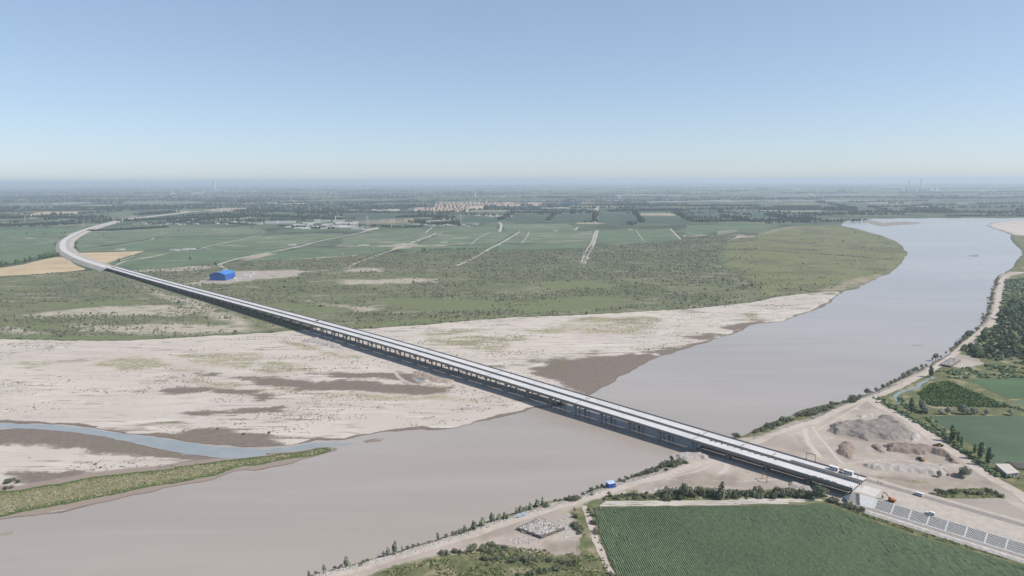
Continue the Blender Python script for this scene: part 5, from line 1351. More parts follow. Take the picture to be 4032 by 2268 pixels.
belts = [
    ('A', [(650, 498), (850, 490), (1100, 475), (1270, 465)], 22, 420, 8, 'dark tree line inside the road curve'), ('A', [(285, 392), (500, 398), (790, 395)], 45, 500, 16, 'dark tree belt behind the pale gold field'),
    ('A', [(-200, 455), (100, 455), (330, 445), (520, 430)], 50, 420, 13, 'tree belt at the far left behind green fields'), ('A', [(-200, 405), (0, 400), (220, 395)], 40, 320, 15, 'tree belt at the left edge beside the gold field'),
    ('A', [(-200, 365), (300, 345), (610, 338)], 70, 520, 15, 'broad dark wood at the far left'), ('A', [(680, 340), (1000, 330), (1300, 320)], 60, 420, 15, 'tree belt beyond the curving road'),
    ('A', [(1030, 375), (1200, 365), (1300, 355)], 40, 260, 15, 'trees along the distant straight of the road'), ('A', [(990, 420), (1200, 410), (1400, 400), (1600, 395), (1800, 400)], 60, 620, 13, 'village trees beside the distant road'),
    ('A', [(1390, 385), (1700, 375), (2000, 385), (2300, 400), (2576, 410)], 80, 620, 15, 'dark trees behind the white village'), ('A', [(1770, 345), (2100, 348), (2576, 352)], 60, 420, 15, 'long tree belt above the village'), ('A', [(900, 260), (1300, 255), (1700, 262)], 150, 320, 15, 'distant tree belt at the left'),
    ('A', [(1300, 440), (1500, 438), (1700, 440), (1900, 450)], 30, 260, 9, 'trees among the scattered village roofs'), ('A', [(2100, 460), (2300, 470), (2500, 478)], 22, 160, 9, 'trees among the white village roofs'),
    ('B', [(0, 455), (200, 460), (400, 468), (600, 462)], 30, 300, 10, 'trees in front of the village church row'), ('B', [(540, 425), (700, 440), (850, 450)], 60, 340, 14, 'grove of dark trees right of the village'), ('B', [(430, 395), (600, 388), (800, 395)], 60, 260, 13, 'grove between village and town'),
    ('B', [(1175, 415), (1230, 390), (1290, 355)], 14, 180, 17, 'dark tree row on the left side of the first orchard'), ('B', [(1540, 420), (1570, 392), (1600, 360)], 12, 150, 17, 'dark tree row between the first two orchards'), ('B', [(1885, 425), (1895, 392), (1900, 360)], 14, 130, 17, 'dark tree row along the straight road by the orchards'),
    ('B', [(2250, 432), (2220, 395), (2190, 352)], 16, 180, 18, 'thick tree row between the orchards right of the road'), ('B', [(2620, 420), (2560, 392), (2500, 355)], 16, 190, 18, 'thick diagonal tree row at the last orchard'), ('B', [(1300, 360), (1500, 358), (1600, 356)], 20, 180, 13, 'tree line along the top of the first orchard'),
    ('B', [(1620, 358), (1750, 356), (1880, 354)], 8, 46, 17, 'open row of single poplars above the second orchard'), ('B', [(2010, 350), (2200, 345), (2400, 345), (2576, 345)], 50, 460, 18, 'dense dark wood right of the straight road'), ('B', [(1060, 335), (1300, 335), (1500, 338), (1850, 345)], 60, 420, 12, 'trees below the town blocks'),
    ('B', [(0, 355), (200, 358), (560, 360)], 40, 260, 13, 'tree line above the dark field left of the town'), ('B', [(100, 330), (350, 325), (540, 320)], 60, 260, 13, 'trees at the left end of the town'), ('B', [(0, 285), (300, 280), (680, 282)], 120, 320, 14, 'tree belt behind the town'),
    ('B', [(400, 245), (900, 245), (1300, 248)], 160, 300, 14, 'distant tree belt behind the tower'), ('B', [(1250, 250), (1600, 248), (1900, 250)], 120, 260, 14, 'distant trees behind the factory roofs'), ('B', [(2000, 300), (2300, 302), (2576, 300)], 80, 320, 15, 'dark trees in front of the long white sheds'),
    ('C', [(0, 315), (300, 312), (550, 315)], 60, 420, 17, 'dark wood at the foot of the long sheds'), ('C', [(280, 390), (380, 412), (480, 430)], 16, 160, 18, 'dark diagonal tree row beside the orchard'), ('C', [(80, 430), (250, 428), (400, 428)], 24, 200, 12, 'tree line along the foot of the orchard'), ('C', [(500, 432), (640, 428), (780, 425), (960, 415)], 30, 300, 13, 'trees where the orchards meet the river bend'),
    ('C', [(620, 380), (720, 400), (850, 410), (980, 410)], 26, 300, 18, 'tall thin trees near the head of the bend'), ('C', [(200, 330), (260, 350), (280, 365)], 18, 110, 17, 'short diagonal tree row left of the wood'), ('C', [(650, 318), (850, 318), (1000, 316)], 30, 180, 14, 'open tree line beyond the orchards'),
    ('C', [(570, 340), (800, 345), (1100, 340)], 60, 420, 16, 'dark wood behind the head of the bend'), ('C', [(1090, 345), (1180, 342), (1260, 340)], 60, 300, 22, 'tall dark grove behind the far shore'), ('C', [(1300, 360), (1600, 362), (1900, 362), (2576, 360)], 40, 520, 15, 'long dark tree belt along the far shore'),
    ('C', [(1680, 345), (1800, 348), (2000, 345)], 50, 320, 17, 'dense grove on the far shore'), ('C', [(1000, 375), (1100, 378), (1200, 372)], 20, 110, 12, 'sparse trees on the bank at the bend'), ('C', [(440, 255), (700, 258), (1000, 262)], 90, 300, 14, 'tree belt between the sheds'), ('C', [(950, 245), (1300, 245), (1700, 248)], 100, 320, 15, 'distant tree belt at the right'),
    ('C', [(1790, 250), (1950, 252), (2090, 250)], 70, 240, 16, 'distant dark wood at the right'), ('C', [(2130, 250), (2350, 252), (2576, 250)], 80, 260, 16, 'distant dark wood at the right edge'), ('C', [(2200, 300), (2400, 295), (2576, 292)], 60, 220, 14, 'trees near the right edge beyond the river'), ('C', [(2000, 390), (2350, 388), (2576, 390)], 20, 160, 9, 'low bushes along the far shore'),
]
for i, (r_, pts_, w_, n_, h_, lb) in enumerate(belts):
    p_ = belt_pts(r_, pts_, w_, n_)
    hh = h_ * RNG.uniform(.6, 1.15, n_)
    scatter('tree_belt', lb, 'trees', with_z(p_, ZL - .2), hh * RNG.uniform(.26, .42, n_), hh, LEAF_BELT, 'octa' if i % 3 else 'ico', 400 + i, None, .25)
# anonymous farmland trees beyond, thinning into the haze
VV = []
for k in range(330):
    px, py = RNG.uniform(-250, 4280), 728 + 150 * RNG.uniform(0, 1) ** 1.6
    c = P('S', [(px, py)], ZL)[0]
    dist = np.linalg.norm(c)
    if sdf(c[None], np.vstack([river_poly]), 150)[0] > -100 or dist < 2900: continue
    L = RNG.uniform(.06, .22) * dist * (1 if RNG.uniform() > .25 else .3)
    a = RNG.normal() * .10 + (.08 if RNG.uniform() > .2 else 1.2)
    m = int(min(90, L / (dist * .0016)))
    s = RNG.uniform(-.5, .5, m) * L
    p = c + s[:, None] * np.array([math.cos(a), math.sin(a)]) + RNG.normal(size=(m, 2)) * dist * .003
    VV.append(p)
p = np.vstack(VV); dd = np.linalg.norm(p, axis=1)
ok = np.ones(len(p), bool)
for q_ in far_field_polys: ok &= sdf(p, q_, 30) < 0
p, dd = p[ok], dd[ok]
hh = RNG.uniform(8, 15, len(p)) * (1 + dd / 26000)
print('far trees', len(p))
scatter('farmland_trees', 'dark tree rows of the far farmland fading into the haze', 'trees', with_z(p, ZL - .2), dd * RNG.uniform(.0011, .0019, len(p)), hh, LEAF_BELT, 'octa', 470, None, .2)

# ================================================================== EARTH MOUNDS
def earth(name, lo, hi, dk):
    t = NT(name, .95, .1)
    n1, n2 = t.noise(.12, 5, .65), t.noise(.9, 5, .7)
    c = t.mix(t.rng(n1, .3, .7), lo, hi)
    c = t.mix(t.math('MULTIPLY', t.rng(n2, .52, .72), .7), c, dk)
    t.bump(n2, .5, .25)
    return t.out(c)
E_GREY = earth('mound_grey_earth', (.225, .20, .18), (.32, .29, .265), (.13, .11, .095))
E_BROWN = earth('mound_brown_earth', (.24, .19, .16), (.33, .27, .23), (.14, .11, .09))
E_PALE = earth('mound_pale_gravel', (.39, .355, .325), (.48, .445, .415), (.29, .26, .235))
def mound(poly, h, slope, mat, label, seed, amp=.5, res=.8, base=ZR - .35, name='earth_mound'):
    poly = rough(poly, 4, .12, True, seed, 1.5)
    lo, hi = poly.min(0) - 1.5, poly.max(0) + 1.5
    xs, ys = np.arange(lo[0], hi[0], res), np.arange(lo[1], hi[1], res)
    X, Y = np.meshgrid(xs, ys, indexing='ij')
    p = np.stack([X.ravel(), Y.ravel()], 1)
    sd = sdf(p, poly, 30)
    f1 = fbm(p[:, 0] / 6, p[:, 1] / 6, 4, seed); f2 = fbm(p[:, 0] / 2.2, p[:, 1] / 2.2, 3, seed + 9)
    top = h * (.55 + .9 * f1)
    z = np.minimum(np.maximum(sd, -1) * slope * (.7 + .6 * f2), top) + np.where(sd > .5, (f2 - .5) * amp * 2, 0)
    z = base + np.maximum(z, -.25) + .25
    nx, ny = len(xs), len(ys)
    i, j = np.meshgrid(np.arange(nx - 1), np.arange(ny - 1), indexing='ij')
    F = np.stack([(i * ny + j).ravel(), ((i + 1) * ny + j).ravel(), ((i + 1) * ny + j + 1).ravel(), (i * ny + j + 1).ravel()], 1)
    F = F[(sd[F] > -1.2).any(1)]
    used = np.unique(F); re = np.full(len(p), -1); re[used] = np.arange(len(used))
    o = obj(name, mesh_np(name, np.column_stack([p, z])[used], re[F], mat, True))
    return tag(o, label=label, kind='structure')
mound(P('M', [(140, 570), (200, 495), (330, 455), (560, 455), (700, 440), (780, 385), (950, 425), (1080, 505), (1180, 595), (1100, 660), (960, 690), (760, 660), (640, 700), (450, 640), (250, 620)], ZR), 3.0, .6, E_GREY, 'largest grey mound of dumped earth on the work site', 501, .45)
mound(P('M', [(780, 735), (900, 712), (1200, 722), (1500, 785), (1600, 850), (1700, 950), (1560, 940), (1500, 870), (1350, 830), (1250, 860), (1150, 835), (850, 805)], ZR), 3.2, .75, E_BROWN, 'dark brown ridge of earth behind the wheel loader', 502, .4)
mound(P('M', [(235, 790), (340, 690), (430, 700), (480, 910), (400, 895), (260, 825)], ZR), 2.6, .6, E_BROWN, 'brown cut heap of earth beside the bridge', 503)
mound(P('M', [(660, 725), (760, 722), (845, 830), (770, 825), (690, 780)], ZR), 2.4, .6, E_BROWN, 'small brown heap in the middle of the work site', 504)
mound(P('M', [(560, 990), (580, 945), (680, 935), (760, 930), (850, 945), (1100, 950), (1400, 965), (1480, 970), (1560, 1070), (1300, 1075), (900, 1035), (700, 1025)], ZR), 2.2, .55, E_PALE, 'long pale gravel heap beside the embankment', 505, .4)
mound(P('M', [(1420, 960), (1470, 955), (1550, 1050), (1510, 1065), (1440, 1010)], ZR), 2.6, .7, E_BROWN, 'brown cone at the end of the pale gravel heap', 506)
mound(P('M', [(480, 400), (560, 375), (700, 380), (720, 410), (560, 430)], ZR), 1.4, .6, E_PALE, 'low pale heap north of the grey mound', 507)
mound(P('M', [(1060, 640), (1150, 600), (1240, 610), (1230, 680), (1110, 700)], ZR), 1.6, .5, E_PALE, 'low tan heap beside the dirt road', 508)
mound(P('K', [(1925, 235), (2060, 205), (2200, 215), (2310, 245), (2290, 268), (2100, 285), (1960, 275)], ZR), 1.7, .7, E_PALE, 'rubble heap on the bank point beneath the bridge', 509, .7)
mound(P('L', [(1440, 890), (1500, 855), (1600, 880), (1750, 925), (1740, 965), (1600, 950), (1460, 930)], ZR), 2.2, .7, E_PALE, 'earth heap between the hedge and the bridge', 510, .5)
mound(P('K', [(1480, 600), (1700, 560), (2000, 555), (2300, 570), (2551, 570), (2551, 600), (2000, 600), (1600, 615)], ZR), 1.1, .4, E_PALE, 'low earth ridge above the hedge', 511, .5)
mound(P('E', [(1600, 930), (1720, 930), (1850, 980), (2000, 1010), (2080, 1040), (1950, 1060), (1800, 1040), (1760, 1010), (1700, 990), (1620, 960)], .7), 1.5, .35, earth('bank_spoil', (.34, .28, .245), (.42, .36, .315), (.24, .185, .155)), 'reddish spoil heap around the puddle on the sand', 512, .6, 1.2, .5)
mound(P('E', [(470, 620), (640, 590), (740, 620), (850, 650), (960, 700), (900, 720), (760, 690), (600, 650)], .7), 2.0, .4, E_PALE, 'bank of spoil on the sand beside the bridge piers', 513, .7, 1.2, .5)

# ================================================================== SMALL STRUCTURES AND MACHINES
WHITE = plain('white_paint', (.80, .80, .79), .45, .05, 1.0, .5)
GLASS = plain('dark_glass', (.025, .03, .035), .12, .1, 1.0, .6)
RUBBER = plain('tyre_rubber', (.03, .03, .03), .9, .2, 3.0)
ORANGE = plain('excavator_orange', (.50, .17, .05), .55, .12, 1.5, .4)
YELLOW = plain('machine_yellow', (.42, .27, .09), .6, .2, 1.5, .3)
DARKM = plain('dark_steel', (.06, .055, .05), .7, .2, 2.0)
BLUE = plain('blue_sheet', (.030, .115, .42), .5, .08, .15, .4)
BLUER = plain('blue_roof_sheet', (.055, .235, .62), .45, .08, .15, .4)
SKIRT = plain('concrete_grey', (.36, .35, .34), .9, .12, 1.0)
REDP = plain('red_paint', (.50, .05, .035), .5, .1, 1.0)
STRAW = plain('mast_white', (.62, .60, .58), .7, .1, .5)

def heading(reg, a, b, z):
    p, q = P1(reg, *a, z), P1(reg, *b, z)
    return math.atan2(q[1] - p[1], q[0] - p[0])
def wheel(parent, x, y, r, w):
    ty = MB().tube((x, y - w / 2, r), (x, y + w / 2, r), r, n=14).build('wheel', RUBBER, parent)
    MB().tube((x, y - w / 2 - .02, r), (x, y + w / 2 + .02, r), r * .5, n=10).build('rim', SKIRT, ty)
def car_body(root, L, W, H, van=False, paint=WHITE):
    if van:
        prof = [(-L / 2, .35), (L / 2, .35), (L / 2, .95), (L / 2 - .35, 1.1), (L / 2 - 1.0, H - .12), (L / 2 - 1.3, H), (-L / 2 + .15, H), (-L / 2, H - .2)]
        win = [(L / 2 - 1.15, 1.15), (L / 2 - 1.35, H - .35), (-L / 2 + .35, H - .35), (-L / 2 + .3, 1.15)]
        ws = [(L / 2 - .42, 1.14), (L / 2 - .98, H - .22)]
    else:
        prof = [(-L / 2, .35), (L / 2, .35), (L / 2, .8), (L / 2 - .15, .95), (L / 2 - 1.35, 1.08), (L / 2 - 1.95, H - .05), (L / 2 - 2.3, H), (-L / 2 + .35, H - .03), (-L / 2 + .05, 1.1), (-L / 2, .8)]
        win = [(L / 2 - 1.55, 1.12), (L / 2 - 2.05, H - .16), (-L / 2 + .55, H - .18), (-L / 2 + .3, 1.12)]
        ws = [(L / 2 - 1.42, 1.10), (L / 2 - 1.92, H - .1)]
    body = MB().prism(prof, -W / 2, W / 2).build('body', paint, root)
    for s in (-1, 1):
        y = s * (W / 2 + .012)
        MB().poly([(x, y, z) for x, z in win] + [(x, y - s * .03, z) for x, z in win], [(0, 1, 2, 3) if s < 0 else (3, 2, 1, 0), (0, 1, 5, 4), (1, 2, 6, 5), (2, 3, 7, 6), (3, 0, 4, 7)]).build('side_window', GLASS, body)
    a, b = ws
    MB().poly([(a[0] + .02, -W / 2 + .12, a[1]), (a[0] + .02, W / 2 - .12, a[1]), (b[0] + .02, W / 2 - .18, b[1]), (b[0] + .02, -W / 2 + .18, b[1])], [(0, 1, 2, 3)]).build('windscreen', GLASS, body)
    x = -L / 2 - .012
    MB().poly([(x, -W / 2 + .15, 1.1), (x, W / 2 - .15, 1.1), (x, W / 2 - .2, min(H - .3, 1.6)), (x, -W / 2 + .2, min(H - .3, 1.6))], [(3, 2, 1, 0)]).build('rear_window', GLASS, body)
    for s in (-1, 1):
        MB().box((L / 2, s * (W / 2 - .25), .78), (.06, .3, .16)).build('headlight', STRAW, body)
        for xx in (L / 2 - .85, -L / 2 + .85): wheel(root, xx, s * (W / 2 - .12), .34, .24)
def on_road(reg, x, y):
    q = np.array(P1(reg, x, y, 8.4)); s = float((q - BA) @ BD)
    z = float(zdeck(s)) + .03
    X, Y = P1(reg, x, y, z)
    return X, Y, z
rdir = math.atan2(BD[1], BD[0])
X, Y, z = on_road('N', 1165, 560)
v = thing('van', 'white minibus parked on the approach road beside the gravel strip', 'van', (X, Y, z), rdir + math.pi - .05)
car_body(v, 5.2, 1.85, 2.05, True)
X, Y, z = on_road('N', 1295, 768)
v = thing('car', 'white estate car on the approach road at the edge of the lattice slope', 'car', (X, Y, z), rdir + math.pi + .03)
car_body(v, 4.9, 1.9, 1.75)
# a car on the deck
q = np.array(P1('S', 1254, 1263, 13.7)); s_ = float((q - BA) @ BD); c_ = BP(s_, 24.5)
v = thing('car', 'dark car with a white roof driving on the far carriageway of the bridge', 'car', (float(c_[0]), float(c_[1]), float(zdeck(s_)) + .02), rdir + math.pi)
car_body(v, 5.0, 2.0, 1.8, False, plain('dark_car_paint', (.06, .06, .065), .35, .1, 1, .5))
MB().box((-.5, 0, 1.84), (2.4, 1.7, .06)).build('roof_panel', WHITE, v)
for k, (x, y) in enumerate([(742, 245), (762, 238)]):
    X, Y = P1('M', x, y, ZR)
    v = thing('car', ['small white car parked at the bend of the dirt road, left of two', 'small white car parked at the bend of the dirt road, right of two'][k], 'car', (X, Y, ZR + .05), 1.2)
    car_body(v, 4.4, 1.75, 1.55)

def excavator(loc, rz, label, paint):
    r = thing('excavator', label, 'excavator', loc, rz)
    for s in (-1, 1):
        tr = MB().prism([(-1.9, .2), (-1.6, 0), (1.6, 0), (1.9, .2), (1.9, .6), (1.6, .85), (-1.6, .85), (-1.9, .6)], s * 1.15 - .3, s * 1.15 + .3).build('track', DARKM, r)
        for k in range(5): MB().tube((-1.4 + .7 * k, s * 1.15 - .32, .4), (-1.4 + .7 * k, s * 1.15 + .32, .4), .22, n=8).build('roller', DARKM, tr)
    MB().box((0, 0, .7), (2.2, 1.8, .5)).build('undercarriage', DARKM, r)
    up = MB().prism([(-2.2, 1.05), (1.5, 1.05), (1.5, 1.5), (.4, 2.0), (-1.9, 2.05), (-2.3, 1.7)], -1.25, 1.25).build('house', paint, r)
    MB().box((-2.15, 0, 1.5), (.5, 2.5, .95)).build('counterweight', paint, up)
    cb = MB().prism([(.2, 1.4), (1.65, 1.4), (1.7, 2.1), (1.3, 2.95), (.2, 2.95)], .35, 1.28).build('cab', paint, r)
    MB().box((.75, 1.29, 2.3), (.9, .03, .9)).build('cab_window', GLASS, cb); MB().box((1.56, .82, 2.35), (.05, .75, .75), 0, -.35).build('cab_window', GLASS, cb)
    MB().prism([(1.2, 1.5), (1.6, 1.45), (3.2, 3.6), (4.9, 4.3), (5.0, 4.65), (3.0, 4.1)], -.28, .18).build('boom', paint, r)
    st = MB().prism([(4.75, 4.75), (5.1, 4.45), (5.9, 1.9), (5.6, 1.8)], -.2, .1).build('stick', paint, r)
    MB().prism([(5.6, 1.9), (5.95, 1.9), (6.0, 1.0), (5.3, .45), (4.8, .7), (5.2, 1.0)], -.55, .45).build('bucket', DARKM, st)
    MB().tube((1.7, -.05, 1.6), (3.2, -.05, 3.5), .09, n=8).build('boom_cylinder', SKIRT, r); MB().tube((3.4, -.05, 4.2), (4.8, -.05, 4.85), .08, n=8).build('stick_cylinder', SKIRT, r)
X, Y, z = on_road('N', 868, 628)
excavator((X, Y, z), heading('N', (868, 628), (790, 602), 8.4), 'orange excavator working at the head of the lattice slope', ORANGE)
X, Y = P1('Q', 80, -320, .8)
def loader(loc, rz, label):
    r = thing('wheel_loader', label, 'wheel loader', loc, rz)
    for x in (-1.5, 1.5):
        for s in (-1, 1): wheel(r, x, s * 1.0, .78, .55)
    rear = MB().prism([(-2.9, .8), (-.2, .8), (-.2, 1.7), (-.9, 1.95), (-2.8, 1.8)], -.95, .95).build('engine_cover', YELLOW, r)
    MB().box((1.1, 0, 1.05), (2.2, 1.2, .6)).build('front_frame', YELLOW, r)
    cab = MB().prism([(-.5, 1.7), (.75, 1.7), (.65, 3.05), (-.45, 3.05)], -.75, .75).build('cab', YELLOW, r)
    MB().box((.1, 0, 3.1), (1.5, 1.7, .12)).build('cab_roof', WHITE, cab)
    for s in (-1, 1): MB().box((.12, s * .765, 2.4), (.9, .03, .85)).build('cab_window', GLASS, cab)
    MB().box((.74, 0, 2.4), (.04, 1.2, .85), 0, -.07).build('cab_window', GLASS, cab)
    for s in (-1, 1): MB().bar((.9, s * .6, 1.7), (3.2, s * .6, .75), .22, .35).build('lift_arm', YELLOW, r)
    MB().prism([(3.0, .15), (4.2, .1), (3.5, .35), (3.25, .8), (3.6, 1.35), (3.1, 1.15), (2.9, .6)], -1.4, 1.4).build('bucket', DARKM, r)
X, Y = P1('M', 1445, 745, ZR); loader((X, Y, ZR + .1), heading('M', (1445, 745), (1385, 738), ZR), 'wheel loader on the dirt road beside the earth ridge')
X, Y = P1('M', 1238, 905, ZR); loader((X, Y, ZR + .02), heading('M', (1238, 905), (1195, 880), ZR), 'wheel loader digging in the hollow among the mounds')

def cabin(s, off, label):
    c = BP(s, off); z = float(zdeck(s))
    r = thing('site_cabin', label, 'site cabin', (float(c[0]), float(c[1]), z + .02), rdir)
    w = MB().box((0, 0, 1.35), (6.0, 2.4, 2.5)).build('wall', WHITE, r)
    MB().box((0, 0, 2.72), (6.2, 2.6, .16)).build('roof', WHITE, r)
    MB().box((0, 0, .06), (5.9, 2.3, .12)).build('base_rail', DARKM, r)
    MB().box((2.2, -1.21, 1.15), (.85, .05, 2.0)).build('door', plain('door_blue', (.10, .17, .32), .6, .1, 1), r)
    for x in (-1.6, .3): 
        f = MB().box((x, -1.215, 1.6), (1.1, .05, .9)).build('window', STRAW, w); MB().box((x, -1.245, 1.6), (.95, .02, .75)).build('pane', GLASS, f)
cabin(1112.5, 26.8, 'white site cabin on the bridge deck, the one farther from the bridge end')
cabin(1122.2, 26.8, 'white site cabin on the bridge deck, the one nearer the bridge end')
def deck_at(s, off, up=.02):
    c = BP(s, off); return (float(c[0]), float(c[1]), float(zdeck(s)) + up)
r = thing('road_roller', 'small red compactor standing between the two site cabins', 'compactor', deck_at(1117.6, 25.2), rdir)
MB().tube((.7, -.6, .4), (.7, .6, .4), .4, n=12).build('drum', DARKM, r); MB().tube((-.8, -.6, .4), (-.8, .6, .4), .4, n=12).build('drum', DARKM, r)
MB().prism([(-1.1, .5), (1.0, .5), (1.0, 1.0), (.3, 1.15), (-.2, 1.0), (-1.1, 1.05)], -.5, .5).build('body', REDP, r); MB().box((-.3, 0, 1.2), (.45, .5, .4)).build('seat', DARKM, r)
for k in range(4):
    c = deck_at(1108.2 + k * 4.2, 5.4, .0)
    o = MB().prism([(-.2, 0), (.2, 0), (.1, 1.0), (-.1, 1.0)], -1.6, 1.6).build('barrier_block', CONC)
    o.location = c; o.rotation_euler = (0, 0, rdir + math.pi / 2)
    tag(o, ['grey barrier block on the deck edge, farthest from the bridge end', 'second grey barrier block from the far end of the four', 'third grey barrier block from the far end of the four', 'grey barrier block on the deck edge, closest to the bridge end'][k], 'barrier', 'barrier blocks at the bridge end')
for k in range(11):
    c = deck_at(1024 + k * 5.2 + random.uniform(-1, 1), 14.6 + random.uniform(-.5, .3), .0)
    o = MB().box((0, 0, .35), (random.uniform(.8, 2.2), random.uniform(.5, .9), random.uniform(.5, .8))).box((.3, .2, .8), (.7, .4, .3), .4).build('formwork_stack', GREYC)
    o.location = c; o.rotation_euler = (0, 0, rdir + random.uniform(-.2, .2)); tag(o, 'dark stack of formwork left beside the median barrier of the bridge', 'formwork', 'formwork stacks along the median')
CONE_M = MB().tube((0, 0, .04), (0, 0, .9), .24, .05, 10).box((0, 0, .03), (.6, .6, .06)).mesh('cone_body', plain('cone_orange', (.62, .11, .03), .6, .08, 2))
BAND_M = MB().tube((0, 0, .42), (0, 0, .62), .165, .125, 10).mesh('cone_band', WHITE)
for k, (s, o_) in enumerate([(1009, 19.5), (1009.6, 20.6), (1010.2, 21.8), (1011.2, 26.5), (1046, 21), (1046, 22.2), (1046, 23.4), (1046, 24.6), (1046, 25.8), (1047, 27.5), (1071, 21.5), (1071, 22.8), (1071, 24.1), (1071, 25.4), (905, 27.5), (908, 23), (872, 27.6)]):
    r = thing('traffic_cone', ('orange cone with white band in the cone row ' + ('farthest from the cabins' if s < 1020 else ('midway to the cabins' if s < 1060 else 'closest to the cabins'))) if s > 950 else ('lone orange traffic cone by the mid-bridge workers', 'orange traffic cone against the far parapet at mid bridge', 'orange traffic cone farthest out along the bridge')[k - 14], 'traffic cone', deck_at(s, o_), 0, 'traffic cones on the far carriageway')
    obj('cone_body', CONE_M, r); obj('cone_band', BAND_M, r)
# workers
SKIN, HAIR = plain('skin', (.42, .27, .19), .6, .05, 3), plain('hard_hat', (.75, .42, .05), .5, .05, 3)
PM = {}
def person(loc, rz, label, shirt, walking=True):
    key = (shirt, walking)
    if key not in PM:
        f = .22 if walking else .05
        J = [(0, 0, .95), (0, 0, 1.2), (0, 0, 1.42), (0, 0, 1.52), (.01, 0, 1.62), (.02, 0, 1.74),
             (0, .10, .92), (f * .6, .11, .5), (f, .11, .08), (f + .16, .12, .04), (0, -.10, .92), (-f * .4, -.11, .5), (-f, -.11, .09), (-f + .16, -.12, .04),
             (0, .20, 1.40), (-.05, .27, 1.14), (.08, .28, .92), (.10, .28, .84), (0, -.20, 1.40), (.02, -.27, 1.14), (.16, -.27, .95), (.19, -.26, .87)]
        Rr = [.15, .145, .15, .06, .095, .09, .10, .075, .05, .05, .10, .075, .05, .05, .07, .05, .04, .035, .07, .05, .04, .035]
        Ed = [(0, 1), (1, 2), (2, 3), (3, 4), (4, 5), (0, 6), (6, 7), (7, 8), (8, 9), (0, 10), (10, 11), (11, 12), (12, 13), (2, 14), (14, 15), (15, 16), (16, 17), (2, 18), (18, 19), (19, 20), (20, 21)]
        me = bpy.data.meshes.new('body'); me.from_pydata(J, Ed, []); me.update()
        tmp = bpy.data.objects.new('tmp', me); C.objects.link(tmp)
        tmp.modifiers.new('skin', 'SKIN')
        for vtx, rr_ in zip(me.skin_vertices[0].data, Rr): vtx.radius = (rr_, rr_)
        me.skin_vertices[0].data[0].use_root = True
        sb = tmp.modifiers.new('sub', 'SUBSURF'); sb.levels = 1
        dg = bpy.context.evaluated_depsgraph_get()
        m2 = bpy.data.meshes.new_from_object(tmp.evaluated_get(dg)); m2.name = 'body'
        bpy.data.objects.remove(tmp)
        for m in (plain(shirt[0], shirt[1], .85, .1, 3), plain('work_trousers', (.05, .06, .09), .9, .15, 3), SKIN): m2.materials.append(m)
        for p_ in m2.polygons:
            cz = p_.center.z
            p_.material_index = 2 if cz > 1.47 or (abs(p_.center.y) > .23 and cz < .95) else (1 if cz < .98 else 0)
        PM[key] = m2
    b = obj('person', PM[key]); b.location = loc; b.rotation_euler = (0, 0, rz)
    tag(b, label, 'person')
    hat = MB().tube((.02, 0, 1.70), (.02, 0, 1.80), .125, .07, 10).box((.08, 0, 1.71), (.2, .2, .02)).build('hard_hat', HAIR, b)
OV = ('orange_vest', (.60, .16, .04)); BL = ('blue_shirt', (.14, .25, .45)); DKS = ('dark_jacket', (.06, .06, .07)); RD = ('red_vest', (.55, .06, .05))
for s, o_, rz, lab, sh, wk in [(1135.5, 13.2, 1, 'worker in a red vest at the bridge end beside the median', RD, True), (1136.8, 12.4, 2.5, 'worker in a blue shirt standing at the bridge end', BL, False), (1131.0, 5.8, 0, 'worker in an orange vest at the near corner of the deck end', OV, False), (1132.6, 5.4, 3, 'second worker in an orange vest at the near corner of the deck end', OV, True),
                              (1129.2, 24.5, .5, 'worker in a blue shirt beside the nearer site cabin', BL, False), (1141.5, 26.5, 1.5, 'worker in a dark jacket on the gravel strip past the cabins', DKS, True), (1143.5, 26.0, 4, 'second worker in a dark jacket on the gravel strip', DKS, False),
                              (903.5, 24.5, 0, 'worker in a dark jacket walking on the middle of the bridge', DKS, True), (892, 24, 1, 'worker in a blue shirt standing on the deck at mid bridge', BL, False), (930, 22.5, 2, 'worker in a dark jacket alone on the far carriageway', DKS, True)]:
    person(deck_at(s, o_), rz, lab, sh, wk)
# height-limit gantries
def gantry(reg, a, b, h, label):
    p, q = Vector((*P1(reg, *a, ZR), ZR)), Vector((*P1(reg, *b, ZR), ZR))
    r = thing('height_gantry', label, 'height gantry', tuple(p)); d = q - p
    YB = MATS.get('hazard_stripe')
    if YB is None:
        t = NT('hazard_stripe', .6, .3); w = t.n('ShaderNodeTexWave'); w.inputs['Scale'].default_value = .35; w.bands_direction = 'DIAGONAL'
        t.l(t.pos, w.inputs['Vector']); YB = t.out(t.mix(t.rng(w.outputs['Fac'], .45, .55), (.60, .36, .03), (.04, .035, .03))); MATS['hazard_stripe'] = YB
    for e in (Vector((0, 0, 0)), d):
        MB().tube(e, e + Vector((0, 0, h)), .2, n=8).build('post', YB, r); MB().box(e + Vector((0, 0, .2)), (1.0, 1.0, .5)).build('footing', SKIRT, r)
    MB().bar(Vector((0, 0, h)), d + Vector((0, 0, h)), .3, .45).build('beam', YB, r)
gantry('L', (1160, 828), (1215, 868), 4.8, 'yellow and black height-limit gantry in front of the bridge')
gantry('L', (1665, 597), (1770, 626), 4.8, 'yellow and black height-limit gantry behind the bridge')

